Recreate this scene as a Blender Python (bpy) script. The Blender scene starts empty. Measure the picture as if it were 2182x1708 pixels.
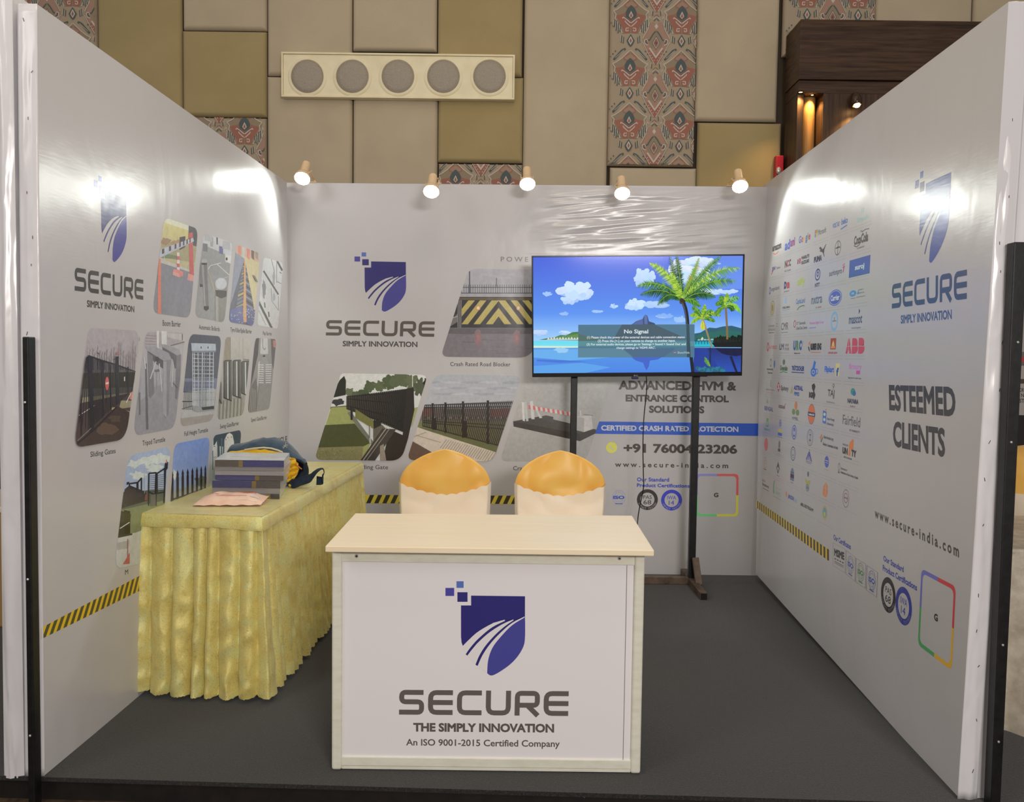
import bpy, bmesh, math, random
from mathutils import Vector, Matrix, noise
random.seed(7)
SC = bpy.context.scene
COL = SC.collection
pi = math.pi

# ------------------------------------------------------------------ camera
W, H, F = 2182.0, 1708.0, 1750.0
CAM = Vector((-0.0689, -5.2268, 1.3717))
PITCH, ROLL = -0.0511, -0.0128
ROT = Matrix.Rotation(PITCH, 3, 'X') @ Matrix.Rotation(ROLL, 3, 'Y')
cam_data = bpy.data.cameras.new('camera')
cam_data.sensor_fit = 'HORIZONTAL'
cam_data.sensor_width = 36.0
cam_data.lens = 36.0 * F / W
cam_data.clip_start = 0.05
cam = bpy.data.objects.new('camera', cam_data)
COL.objects.link(cam)
cam.matrix_world = Matrix.Translation(CAM) @ (ROT @ Matrix.Rotation(pi / 2, 3, 'X')).to_4x4()
SC.camera = cam

# ------------------------------------------------------------------ view, world and hall light
SC.view_settings.view_transform = 'Standard'
SC.view_settings.look = 'None'
SC.view_settings.gamma = 1.0
SC.view_settings.use_curve_mapping = False
SC.view_settings.exposure = 0.05
world = bpy.data.worlds.new('hall_ambience')
SC.world = world
world.use_nodes = True
world.node_tree.nodes['Background'].inputs[0].default_value = (1.0, 0.92, 0.85, 1)
world.node_tree.nodes['Background'].inputs[1].default_value = 0.28


def area(name, loc, size, power, color, target=None, sy=None):
    l = bpy.data.lights.new(name, 'AREA')
    l.energy = power
    l.color = color
    l.size = size
    if sy:
        l.shape = 'RECTANGLE'
        l.size_y = sy
    o = bpy.data.objects.new(name, l)
    COL.objects.link(o)
    o.location = loc
    if target is not None:
        d = Vector(target) - Vector(loc)
        o.rotation_euler = d.to_track_quat('-Z', 'Y').to_euler()
    return o


WARM = (1.0, 0.86, 0.68)
NEUT = (1.0, 0.94, 0.90)
# lamps of the hall ceiling, then an added fill light
area('hall_ceiling_light', (-1.2, -2.0, 5.6), 2.6, 13, WARM)
area('hall_ceiling_light', (1.6, -2.5, 5.6), 2.6, 13, WARM)
area('hall_ceiling_light', (0.0, -3.4, 4.8), 1.6, 32, WARM)
area('right_wall_fill', (-3.5, -5.5, 3.6), 1.6, 36, NEUT, (0.5, -2.0, 0.8))  # fill added from the left front to lift the right wall
# row of spotlights on the booth across the aisle
area('opposite_booth_light', (1.6, -8.2, 2.5), 1.5, 152, NEUT, (0, -2, 0.9), 0.5)

# ------------------------------------------------------------------ pixel -> place


def ray(px, py):
    return ROT @ Vector(((px - W / 2) / F, 1.0, -(py - H / 2) / F))


def on_plane(px, py, p0, n):
    r = ray(px, py)
    t = (Vector(p0) - CAM).dot(n) / r.dot(n)
    return CAM + r * t


def on_y(px, py, y): return on_plane(px, py, (0, y, 0), Vector((0, 1, 0)))
def on_z(px, py, z): return on_plane(px, py, (0, 0, z), Vector((0, 0, 1)))


def on_vert(px, py, x, y):      # height at which the ray passes nearest to a vertical through (x, y)
    r = ray(px, py)
    t = ((x - CAM.x) * r.x + (y - CAM.y) * r.y) / (r.x * r.x + r.y * r.y)
    return CAM.z + r.z * t


def lin(c):
    c = c / 255.0
    return c / 12.92 if c <= 0.04045 else ((c + 0.055) / 1.055) ** 2.4


def S(r, g, b, k=1.0): return (lin(r) * k, lin(g) * k, lin(b) * k, 1.0)

# ------------------------------------------------------------------ materials


MATS = {}


def mat(name, color=(0.8, 0.8, 0.8, 1), rough=0.5, metal=0.0, spec=0.5, coat=0.0, sheen=0.0, emit=None, estr=0.0, build=None):
    if name in MATS:
        return MATS[name]
    m = bpy.data.materials.new(name)
    m.use_nodes = True
    b = m.node_tree.nodes['Principled BSDF']
    b.inputs['Base Color'].default_value = color
    b.inputs['Roughness'].default_value = rough
    b.inputs['Metallic'].default_value = metal
    b.inputs['Specular IOR Level'].default_value = spec
    b.inputs['Coat Weight'].default_value = coat
    b.inputs['Coat Roughness'].default_value = 0.15
    b.inputs['Sheen Weight'].default_value = sheen
    if emit:
        b.inputs['Emission Color'].default_value = emit
        b.inputs['Emission Strength'].default_value = estr
    if build:
        build(N(m), b)
    MATS[name] = m
    return m


class N:
    """small node helper"""

    def __init__(s, m):
        s.t = m.node_tree

    def new(s, kind, **kw):
        n = s.t.nodes.new(kind)
        for k, v in kw.items():
            if k.startswith('i_'):
                n.inputs[k[2:].replace('_', ' ')].default_value = v
            else:
                setattr(n, k, v)
        return n

    def link(s, a, b): s.t.links.new(a, b)

    def coord(s, scale=(1, 1, 1), rot=(0, 0, 0), kind='Object'):
        c = s.new('ShaderNodeTexCoord')
        m = s.new('ShaderNodeMapping')
        m.inputs['Scale'].default_value = scale
        m.inputs['Rotation'].default_value = rot
        s.link(c.outputs[kind], m.inputs[0])
        return m.outputs[0]

    def noise(s, vec, scale=5, detail=4, rough=0.5, dist=0.0):
        n = s.new('ShaderNodeTexNoise')
        n.inputs['Scale'].default_value = scale
        n.inputs['Detail'].default_value = detail
        n.inputs['Roughness'].default_value = rough
        n.inputs['Distortion'].default_value = dist
        s.link(vec, n.inputs['Vector'])
        return n.outputs['Fac']

    def ramp(s, fac, stops):
        r = s.new('ShaderNodeValToRGB')
        while len(r.color_ramp.elements) < len(stops):
            r.color_ramp.elements.new(0.5)
        for e, (p, c) in zip(r.color_ramp.elements, stops):
            e.position = p
            e.color = c
        s.link(fac, r.inputs[0])
        return r.outputs[0]

    def math(s, op, a, b=0.5):
        n = s.new('ShaderNodeMath', operation=op)
        for i, v in enumerate((a, b)):
            if isinstance(v, (int, float)):
                n.inputs[i].default_value = v
            else:
                s.link(v, n.inputs[i])
        return n.outputs[0]

    def bump(s, h, bsdf, strength=0.3, dist=0.01):
        b = s.new('ShaderNodeBump')
        b.inputs['Strength'].default_value = strength
        b.inputs['Distance'].default_value = dist
        s.link(h, b.inputs['Height'])
        s.link(b.outputs[0], bsdf.inputs['Normal'])
        return b


def noisy(c1, c2, scale, bump=0.0, bd=0.004, detail=5, stretch=(1, 1, 1), lo=0.35, hi=0.65):
    def f(n, b):
        v = n.coord(stretch)
        x = n.noise(v, scale, detail, 0.6)
        n.link(n.ramp(x, [(lo, c1), (hi, c2)]), b.inputs['Base Color'])
        if bump:
            n.bump(x, b, bump, bd)
    return f

# ------------------------------------------------------------------ mesh building


ORG = {}


def origin(o): return ORG.get(o.name, Vector((0, 0, 0))) if o else Vector((0, 0, 0))


def tag(o, label=None, cat=None, group=None, kind=None):
    if label: o['label'] = label
    if cat: o['category'] = cat
    if group: o['group'] = group
    if kind: o['kind'] = kind
    return o


def thing(name, loc, label, cat, group=None, kind=None):
    o = bpy.data.objects.new(name, None)
    o.empty_display_size = 0.05
    COL.objects.link(o)
    o.location = loc
    ORG[o.name] = Vector(loc)
    return tag(o, label, cat, group, kind)


class MB:
    def __init__(s):
        s.v, s.f, s.c, s.m = [], [], [], []

    def add(s, verts, faces, col=None, mi=0):
        k = len(s.v)
        s.v += [Vector(p) for p in verts]
        for f in faces:
            s.f.append([k + i for i in f])
            s.c.append(col)
            s.m.append(mi)
        return s

    def hexa(s, p, mi=0):  # p: 4 bottom corners then 4 top corners, both counter-clockwise from above
        return s.add(p, [(3, 2, 1, 0), (4, 5, 6, 7), (0, 1, 5, 4), (1, 2, 6, 5), (2, 3, 7, 6), (3, 0, 4, 7)], mi=mi)

    def box(s, x0, x1, y0, y1, z0, z1, mi=0):
        return s.hexa([(x0, y0, z0), (x1, y0, z0), (x1, y1, z0), (x0, y1, z0), (x0, y0, z1), (x1, y0, z1), (x1, y1, z1), (x0, y1, z1)], mi)

    def slab(s, o, u, v, n, u0, u1, v0, v1, n0, n1):
        P = lambda a, b, c: o + u * a + v * b + n * c
        p = [P(u0, v0, n1), P(u1, v0, n1), P(u1, v0, n0), P(u0, v0, n0), P(u0, v1, n1), P(u1, v1, n1), P(u1, v1, n0), P(u0, v1, n0)]
        return s.hexa(p)

    def bar(s, a, b, w, d, up=(0, 0, 1)):
        a, b = Vector(a), Vector(b)
        t = (b - a).normalized()
        up = Vector(up)
        x = t.cross(up)
        if x.length < 1e-4: x = t.cross(Vector((0, 1, 0)))
        x.normalize()
        y = x.cross(t).normalized()
        q = [(-w, -d), (w, -d), (w, d), (-w, d)]
        P = [c + x * i * 0.5 + y * j * 0.5 for c in (a, b) for i, j in q]
        return s.add(P, [(0, 1, 2, 3)[::-1], (4, 5, 6, 7), (0, 1, 5, 4), (1, 2, 6, 5), (2, 3, 7, 6), (3, 0, 4, 7)])

    def lathe(s, prof, seg=32, o=(0, 0, 0), axis=(0, 0, 1), caps=True):
        o = Vector(o)
        ax = Vector(axis).normalized()
        x = ax.orthogonal().normalized()
        y = ax.cross(x)
        k = len(s.v)
        vs = []
        for r, h in prof:
            for i in range(seg):
                a = 2 * pi * i / seg
                vs.append(o + ax * h + (x * math.cos(a) + y * math.sin(a)) * r)
        fs = []
        for j in range(len(prof) - 1):
            for i in range(seg):
                a, b = j * seg + i, j * seg + (i + 1) % seg
                fs.append((a, b, b + seg, a + seg))
        if caps:
            fs.append(tuple(range(seg))[::-1])
            fs.append(tuple(range((len(prof) - 1) * seg, len(prof) * seg)))
        return s.add(vs, fs)

    def tube(s, pts, r, seg=10):
        pts = [Vector(p) for p in pts]
        vs, fs = [], []
        up = Vector((0.13, 0.21, 0.97))
        for i, p in enumerate(pts):
            t = (pts[min(i + 1, len(pts) - 1)] - pts[max(i - 1, 0)]).normalized()
            x = t.cross(up)
            if x.length < 1e-3: x = t.orthogonal()
            x.normalize()
            y = t.cross(x)
            rr = r[i] if isinstance(r, (list, tuple)) else r
            vs += [p + (x * math.cos(2 * pi * k / seg) + y * math.sin(2 * pi * k / seg)) * rr for k in range(seg)]
        for i in range(len(pts) - 1):
            for k in range(seg):
                a, b = i * seg + k, i * seg + (k + 1) % seg
                fs.append((a, b, b + seg, a + seg))
        fs += [tuple(range(seg))[::-1], tuple(range((len(pts) - 1) * seg, len(pts) * seg))]
        return s.add(vs, fs)

    def grid(s, fn, nu, nv, flip=False, wrap=False):
        vs = [fn(i / nu, j / nv) for j in range(nv + 1) for i in range(nu + 1)]
        fs = []
        for j in range(nv):
            for i in range(nu):
                a = j * (nu + 1) + i
                q = (a, a + 1, a + nu + 2, a + nu + 1)
                fs.append(q[::-1] if flip else q)
        return s.add(vs, fs)

    def ball(s, c, rx, ry, rz, nu=20, nv=12, fn=None):
        c = Vector(c)

        def p(u, v):
            a, b = 2 * pi * u, pi * (v - 0.5)
            d = Vector((math.cos(a) * math.cos(b), math.sin(a) * math.cos(b), math.sin(b)))
            k = fn(d) if fn else 1.0
            return c + Vector((d.x * rx, d.y * ry, d.z * rz)) * k
        return s.grid(p, nu, nv)

    def build(s, name, material, parent=None, smooth=False, bevel=0.0, seg=2, merge=False, solid=0.0):
        off = Vector((0, 0, 0))
        if parent is not None:
            off = origin(parent)
        me = bpy.data.meshes.new(name)
        me.from_pydata([tuple(p - off) for p in s.v], [], s.f)
        ms = material if isinstance(material, (list, tuple)) else [material]
        for m in ms: me.materials.append(m)
        if len(ms) > 1:
            me.polygons.foreach_set('material_index', s.m)
        if any(c is not None for c in s.c):
            a = me.color_attributes.new('Col', 'FLOAT_COLOR', 'CORNER')
            flat = []
            for c, p in zip(s.c, me.polygons):
                n = p.loop_total
                if c is None: c = (0.8, 0.8, 0.8, 1)
                if isinstance(c[0], (tuple, list)):
                    for q in c: flat += list(q)
                else:
                    flat += list(c) * n
            a.data.foreach_set('color', flat)
        me.update()
        if bevel or merge:
            bm = bmesh.new()
            bm.from_mesh(me)
            if merge: bmesh.ops.remove_doubles(bm, verts=bm.verts, dist=1e-5)
            if bevel:
                es = [e for e in bm.edges if len(e.link_faces) == 2 and e.calc_face_angle(0) > 0.6]
                bmesh.ops.bevel(bm, geom=es, offset=bevel, segments=seg, affect='EDGES', profile=0.5, clamp_overlap=True)
            bm.to_mesh(me)
            bm.free()
        if smooth:
            me.polygons.foreach_set('use_smooth', [True] * len(me.polygons))
            if smooth != 'all':
                try: me.set_sharp_from_angle(angle=0.7)
                except Exception: pass
        o = bpy.data.objects.new(name, me)
        COL.objects.link(o)
        if parent is not None:
            o.parent = parent
            ORG[o.name] = off
        else:
            ORG[o.name] = Vector((0, 0, 0))
        if solid:
            md = o.modifiers.new('thickness', 'SOLIDIFY')
            md.thickness = solid
            md.offset = 0
        return o

# ------------------------------------------------------------------ printed artwork on a plane


_txt = {}


def text_mesh(body, bold=0.0, space=1.0):
    key = (body, bold, space)
    if key in _txt: return _txt[key]
    c = bpy.data.curves.new('lettering', 'FONT')
    c.body = body
    c.resolution_u = 3
    c.space_character = space
    o = bpy.data.objects.new('lettering', c)
    COL.objects.link(o)
    dg = bpy.context.evaluated_depsgraph_get()
    dg.update()
    me = bpy.data.meshes.new_from_object(o.evaluated_get(dg))
    vs = [(v.co.x, v.co.y, 0) for v in me.vertices]
    fs = [tuple(p.vertices) for p in me.polygons]
    key_of, uniq = {}, []
    remap = []
    for v in vs:                      # weld coincident outline points
        k = (round(v[0], 4), round(v[1], 4))
        if k not in key_of:
            key_of[k] = len(uniq)
            uniq.append(v)
        remap.append(key_of[k])
    vs = uniq
    fs = [f for f in (tuple(remap[i] for i in f) for f in fs) if len(set(f)) == len(f)]
    if bold:
        # grow every outline outwards by a mitred rim
        if sum(vs[f[i]][0] * vs[f[(i + 1) % len(f)]][1] - vs[f[(i + 1) % len(f)]][0] * vs[f[i]][1] for f in fs for i in range(len(f))) < 0: fs = [f[::-1] for f in fs]
        es = set()
        for f in fs:
            for i in range(len(f)): es.add((f[i], f[(i + 1) % len(f)]))
        bd = [(p, q) for p, q in es if (q, p) not in es]
        nxt = {p: q for p, q in bd}
        prv = {q: p for p, q in bd}

        def nrm(p, q):
            dx, dy = vs[q][0] - vs[p][0], vs[q][1] - vs[p][1]
            L = math.hypot(dx, dy) or 1
            return dy / L, -dx / L
        rim = {}
        for p in nxt:
            if p not in prv: continue
            n1, n2 = nrm(prv[p], p), nrm(p, nxt[p])
            mx, my = n1[0] + n2[0], n1[1] + n2[1]
            L = math.hypot(mx, my) or 1
            k = bold / max(.62, L / 2)
            rim[p] = len(vs)
            vs.append((vs[p][0] + mx / L * k, vs[p][1] + my / L * k, 0))
        for p, q in bd:
            if p in rim and q in rim: fs.append((rim[p], rim[q], q, p))
    bpy.data.objects.remove(o)
    bpy.data.curves.remove(c)
    bpy.data.meshes.remove(me)
    _txt[key] = (vs, fs)
    return _txt[key]


def clip_poly(poly, clip):
    """Sutherland-Hodgman; points are tuples whose first two items are coordinates"""
    out = poly
    n = len(clip)
    ar = sum(clip[i][0] * clip[(i + 1) % n][1] - clip[(i + 1) % n][0] * clip[i][1] for i in range(n))
    sg = 1 if ar > 0 else -1
    for i in range(n):
        ax, ay = clip[i]
        bx, by = clip[(i + 1) % n]
        side = lambda p: sg * ((bx - ax) * (p[1] - ay) - (by - ay) * (p[0] - ax))
        inp, out = out, []
        for j in range(len(inp)):
            p, q = inp[j], inp[(j + 1) % len(inp)]
            sp, sq = side(p), side(q)
            if sp >= 0: out.append(p)
            if (sp >= 0) != (sq >= 0):
                t = sp / (sp - sq)
                out.append(tuple(p[k] + (q[k] - p[k]) * t for k in range(len(p))))
        if not out: return []
    return out


WHITE = (0.65, 0.64, 0.66)


class Art:
    STEP = 0.00003

    def __init__(s, plane, ref=172, view=(0, 0, 1.0), base=0.0002):
        s.o, s.n = Vector(plane[0]), Vector(plane[1]).normalized()
        s.uax = Vector(plane[2]).normalized() if len(plane) > 2 else Vector((0, 0, 1)).cross(s.n).normalized()
        s.vax = s.n.cross(s.uax).normalized()
        s.k = 0
        s.base = base
        s.ref = ref
        s.view = view
        s.mb = MB()
        s.clip = None
        s.wa = WHITE

    def px(s, x, y): return (s.view[0] + x / s.view[2], s.view[1] + y / s.view[2])

    def uv(s, x, y):
        p = on_plane(*s.px(x, y), s.o, s.n) - s.o
        return (p.dot(s.uax), p.dot(s.vax))

    def col(s, c):
        r = s.ref
        rr = r if isinstance(r, tuple) else (r, r, r)
        return tuple(min(0.95, s.wa[i] * lin(c[i]) / lin(rr[i])) for i in range(3)) + (1,)

    def off(s):
        s.k += 1
        return s.base + s.k * s.STEP

    def P3(s, u, v, d): return s.o + s.uax * u + s.vax * v + s.n * d

    def uvpoly(s, pts, c, d=None, raw=False):
        """pts in plane coordinates, c: 8-bit colour or one colour per point"""
        if d is None: d = s.off()
        multi = isinstance(c[0], (tuple, list))
        cc = [tuple(q) if raw else s.col(q) for q in c] if multi else (tuple(c) if raw else s.col(c))
        if s.clip:
            if multi:
                r = clip_poly([tuple(p) + tuple(q) for p, q in zip(pts, cc)], s.clip)
                if len(r) < 3: return
                pts, cc = [p[:2] for p in r], [p[2:] for p in r]
            else:
                pts = clip_poly([tuple(p) for p in pts], s.clip)
                if len(pts) < 3: return
        ar = sum(pts[i][0] * pts[(i + 1) % len(pts)][1] - pts[(i + 1) % len(pts)][0] * pts[i][1] for i in range(len(pts)))
        if ar < 0:
            pts = pts[::-1]
            if multi: cc = cc[::-1]
        s.mb.add([s.P3(u, v, d) for u, v in pts], [tuple(range(len(pts)))], cc)

    def poly(s, pts, c, d=None): s.uvpoly([s.uv(*p) for p in pts], c, d)

    def rect(s, x0, y0, x1, y1, c, d=None):
        s.poly([(x0, y0), (x1, y0), (x1, y1), (x0, y1)], c, d)

    def line(s, pts, w, c, d=None, w2=None):
        if d is None: d = s.off()
        n = len(pts) - 1
        for i in range(n):
            (ax, ay), (bx, by) = pts[i], pts[i + 1]
            L = math.hypot(bx - ax, by - ay)
            if L < 1e-6: continue
            wa = w if w2 is None else w + (w2 - w) * i / n
            wb = w if w2 is None else w + (w2 - w) * (i + 1) / n
            nx, ny = -(by - ay) / L / 2, (bx - ax) / L / 2
            s.poly([(ax + nx * wa, ay + ny * wa), (bx + nx * wb, by + ny * wb), (bx - nx * wb, by - ny * wb), (ax - nx * wa, ay - ny * wa)], c, d - s.STEP * .3 * (i % 2))
            if i and w > 2:
                s.poly([(ax + wa / 2 * math.cos(t * pi / 4), ay + wa / 2 * math.sin(t * pi / 4)) for t in range(8)], c, d - s.STEP * .55)

    def disc(s, x, y, rx, ry, c, n=28, d=None, rot=0.0):
        ca, sa = math.cos(rot), math.sin(rot)
        s.poly([(x + rx * math.cos(2 * pi * i / n) * ca - ry * math.sin(2 * pi * i / n) * sa,
                 y + rx * math.cos(2 * pi * i / n) * sa + ry * math.sin(2 * pi * i / n) * ca) for i in range(n)], c, d)

    def ring(s, x, y, rx, ry, w, c, n=32, shear=0.0):
        d = s.off()
        for i in range(n):
            a, b = 2 * pi * i / n, 2 * pi * (i + 1) / n
            k = 1 - w
            q = [(math.cos(a), math.sin(a)), (math.cos(b), math.sin(b)), (k * math.cos(b), k * math.sin(b)), (k * math.cos(a), k * math.sin(a))]
            s.poly([(x + rx * p[0], y + ry * p[1] + shear * rx * p[0]) for p in q], c, d)

    def blob(s, x, y, rx, ry, c, seed=0, rough=0.35, n=44, d=None):
        pts = []
        for i in range(n):
            a = 2 * pi * i / n
            k = 1 + rough * noise.noise(Vector((math.cos(a) * 1.9 + seed * 3.7, math.sin(a) * 1.9 + seed, seed * 1.3))) * 1.1 + .35 * rough * noise.noise(Vector((math.cos(a) * 6 + seed, math.sin(a) * 6, seed * 2.3)))
            pts.append((x + rx * k * math.cos(a), y + ry * k * math.sin(a)))
        s.poly(pts, c, d)

    def text(s, body, bl, br, tl, c, bold=0.0, space=1.0):
        vs, fs = text_mesh(body, bold, space)
        xs, ys = [v[0] for v in vs], [v[1] for v in vs]
        x0, x1, y0, y1 = min(xs), max(xs), min(ys), max(ys)
        A, B, C = s.uv(*bl), s.uv(*br), s.uv(*tl)
        d = s.off()
        cc = s.col(c)
        out = []
        for x, y, z in vs:
            a, b = (x - x0) / (x1 - x0), (y - y0) / (y1 - y0)
            out.append(s.P3(A[0] + (B[0] - A[0]) * a + (C[0] - A[0]) * b, A[1] + (B[1] - A[1]) * a + (C[1] - A[1]) * b, d + z * s.STEP))
        s.mb.add(out, fs, cc)

    def tbox(s, body, x0, y0, x1, y1, c, bold=0.0, space=1.0, sl=0.0):
        """ink box; sl = drop of the baseline per unit to the right"""
        dy = sl * (x1 - x0)
        s.text(body, (x0, y1), (x1, y1 + dy), (x0, y0), c, bold, space)

    def para(s, tl, tr, br, bl, r, n=7):
        """rounded four-sided outline in plane coordinates (metres radius)"""
        q = [s.uv(*p) for p in (tl, tr, br, bl)]
        rr = r if isinstance(r, (list, tuple)) else [r] * 4
        out = []
        for i in range(4):
            p = Vector(q[i])
            a = (Vector(q[i - 1]) - p).normalized()
            b = (Vector(q[(i + 1) % 4]) - p).normalized()
            s0, s1 = p + a * rr[i], p + b * rr[i]
            for k in range(n + 1):
                t = k / n
                z = s0 * (1 - t) ** 2 + p * 2 * t * (1 - t) + s1 * t * t
                out.append((z.x, z.y))
        return out

    def affine(s, src, dst):
        """map from three source points to three pixel points (in the current view), applied in plane coordinates"""
        A, B, C = [s.uv(*p) for p in dst]
        (x0, y0), (x1, y1), (x2, y2) = src
        M = Matrix(((x1 - x0, x2 - x0), (y1 - y0, y2 - y0))).inverted()

        def f(x, y):
            t = M @ Vector((x - x0, y - y0))
            return (A[0] + (B[0] - A[0]) * t.x + (C[0] - A[0]) * t.y, A[1] + (B[1] - A[1]) * t.x + (C[1] - A[1]) * t.y)
        return f

    def build(s, name, parent, material, label=None):
        o = s.mb.build(name, material, parent)
        if label: o['label'] = label
        return o

# ------------------------------------------------------------------ shared materials


def vinyl(read_col):
    def f(n, b):
        if read_col:
            a = n.new('ShaderNodeAttribute', attribute_name='Col')
            n.link(a.outputs['Color'], b.inputs['Base Color'])
        v = n.coord((1.2, 1.2, 0.7))
        big = n.noise(v, 2.2, 3, 0.5, 0.6)
        v2 = n.coord((3, 3, 22), (0.35, 0.1, 0.0))
        fine = n.noise(v2, 5.0, 3, 0.5)
        h = n.math('ADD', n.math('MULTIPLY', big, 1.0), n.math('MULTIPLY', fine, 0.03))
        n.bump(h, b, 0.22, 0.03)
    return f


VINYL = mat('white_vinyl', (0.65, 0.64, 0.66, 1), 0.25, spec=0.75, build=vinyl(False))
PRINT = mat('printed_vinyl', (0.8, 0.8, 0.8, 1), 0.25, spec=0.75, build=vinyl(True))


def photo_ink(n, b):
    a = n.new('ShaderNodeAttribute', attribute_name='Col')
    v = n.coord()
    x = n.noise(v, 38, 6, 0.7)
    m = n.new('ShaderNodeMix', data_type='RGBA', blend_type='MULTIPLY')
    m.inputs['Factor'].default_value = 1.0
    h = n.new('ShaderNodeHueSaturation')
    h.inputs['Saturation'].default_value = 0.86
    n.link(a.outputs['Color'], h.inputs['Color'])
    n.link(h.outputs['Color'], m.inputs['A'])
    n.link(n.ramp(x, [(0.3, (0.86, 0.86, 0.86, 1)), (0.7, (1.08, 1.08, 1.08, 1))]), m.inputs['B'])
    n.link(m.outputs['Result'], b.inputs['Base Color'])
    v2 = n.coord((1.2, 1.2, 0.7))
    n.bump(n.noise(v2, 2.2, 3, 0.5, 0.6), b, 0.22, 0.03)


PHOTO = mat('printed_photo_ink', (0.8, 0.8, 0.8, 1), 0.25, spec=0.75, build=photo_ink)


def flap_build(n, b):
    v = n.coord((4, 4, 1.6), (0.2, 0.3, 0))
    n.bump(n.noise(v, 3.0, 2, 0.4, 0.4), b, 0.3, 0.03)


FLAP = mat('folded_vinyl_edge', (0.78, 0.77, 0.79, 1), 0.22, spec=0.6, build=flap_build)
CARPET = mat('dark_grey_carpet', rough=0.95, spec=0.15, sheen=0.25, build=lambda n, b: (
    n.link(n.ramp(n.noise(n.coord((1, 1, 1)), 160, 6, 0.75), [(0.30, S(22, 22, 22)), (0.56, S(49, 48, 46)), (0.80, S(92, 89, 84))]), b.inputs['Base Color']),
    n.bump(n.noise(n.coord(), 240, 3, 0.7), b, 0.6, 0.004)))
BLACKBOARD = mat('black_painted_board', rough=0.6, build=noisy(S(14, 10, 9), S(30, 23, 20), 18))
HALLFLOOR = mat('brown_hall_carpet', rough=0.9, spec=0.2, build=noisy(S(58, 46, 36), S(92, 74, 56), 30, 0.3))
BLACKSTEEL = mat('black_painted_steel', rough=0.42, spec=0.45, build=noisy(S(12, 13, 13), S(26, 27, 26), 26, 0.25, 0.003))
WHITEDOT = mat('screw_head_metal', S(205, 205, 198), 0.35, 0.6)
DARKDOT = mat('dark_staple_metal', S(60, 60, 62), 0.4, 0.8)

# ------------------------------------------------------------------ booth walls
TLb, TRb = on_y(611, 389, 0), on_y(1624, 398, 0)
BRb = on_y(1610, 1222, 0)
LFB = on_z(94, 1652, 0)
LFT = on_y(78, 8, LFB.y)
RFB = on_z(2040, 1701, 0)
RFT = on_y(2149, 4, RFB.y)
LBK = on_y(616, 980, 0)
RBK = on_y(1617, 810, 0)


def wall_plane(fb, ft, bk):
    mid = (fb + ft) / 2
    d = Vector((bk.x - mid.x, bk.y - mid.y, 0)).normalized()
    leanf = (ft.x - fb.x) / (ft.z - fb.z)
    up = Vector((leanf * 0.7, 0, 1)).normalized()
    n = d.cross(up).normalized()
    p0 = (mid + Vector((bk.x, bk.y, mid.z))) / 2
    return p0, n


lp0, ln = wall_plane(LFB, LFT, LBK)
if ln.x < 0: ln = -ln
rp0, rn = wall_plane(RFB, RFT, RBK)
if rn.x > 0: rn = -rn
PLEFT = (lp0, ln)
PRIGHT = (rp0, rn)
PBACK = (Vector((0, 0, 0)), Vector((0, -1, 0)))


def panel_from(corners, n, th):
    """corners: BL, BR, TR, TL seen from the printed side; thickness grows away from it"""
    c = [Vector(p) for p in corners]
    r = [p - n * th for p in c]
    return MB().hexa([c[0], c[1], r[1], r[0], c[3], c[2], r[2], r[3]])


def wgrid(corners, n, th, nu, nv, fn):
    """like panel_from but with a finely gridded printed side that may ripple by fn(u, v)"""
    c = [Vector(p) for p in corners]
    m = panel_from(corners, n, th)

    def p(u, v):
        a = c[0] * (1 - u) + c[1] * u
        b = c[3] * (1 - u) + c[2] * u
        return a * (1 - v) + b * v + n * fn(u, v)
    return m.grid(p, nu, nv)


def lw(px, py): return on_plane(px, py, lp0, ln)
def rw(px, py): return on_plane(px, py, rp0, rn)


left_c = [lw(94, 1652), lw(617.5, 1216), lw(611, 388.5), lw(78, 8)]
wl = panel_from(left_c, ln, 0.058).build('wall_left', VINYL, None)
tag(wl, 'white printed booth partition with product photos behind the gold draped table', 'booth wall', kind='structure')
rgt_c = [rw(1610.5, 1222), rw(2040, 1701), rw(2149, 4), rw(1624, 397.5)]
wr = panel_from(rgt_c, rn, 0.058).build('wall_right', VINYL, None)
tag(wr, 'white printed booth partition with a grid of client logos', 'booth wall', kind='structure')
bk_c = [Vector((TLb.x - 0.045, 0, 0)), Vector((BRb.x + 0.045, 0, 0)), Vector((TRb.x + 0.045, 0, TRb.z)), Vector((TLb.x - 0.045, 0, TLb.z))]


def sm(a, b, x):
    t = max(0.0, min(1.0, (x - a) / (b - a)))
    return t * t * (3 - 2 * t)


wb = MB().hexa([bk_c[0], bk_c[1], bk_c[1] + Vector((0, .058, 0)), bk_c[0] + Vector((0, .058, 0)), bk_c[3], bk_c[2], bk_c[2] + Vector((0, .058, 0)), bk_c[3] + Vector((0, .058, 0))]).build('wall_back', VINYL, None)
tag(wb, 'white printed booth back partition carrying the spotlights and the crash barrier photos', 'booth wall', kind='structure')

# wrinkled strip of loose vinyl along the top right of the back wall


def ripple(u, v):
    env = sm(0, .18, u) * sm(0, .12, 1 - u) * sm(0, .25, v) * sm(0, .12, 1 - v)
    q = noise.noise(Vector((u * 3.0 + v * 2.0, v * 9 - u * 3.4, 3.1))) + 0.5 * noise.noise(Vector((u * 5 + v * 3, v * 24 - u * 8, 8.7)))
    return 0.0009 + env * (0.008 + 0.011 * q)


ra, rb = on_y(1120, 540, 0), on_y(1618, 402, 0)
MB().grid(lambda u, v: Vector((ra.x + (rb.x - ra.x) * u, -ripple(u, v), ra.z + (rb.z - ra.z) * v)), 90, 60).build('wrinkled_vinyl', VINYL, wb, smooth='all')

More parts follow.
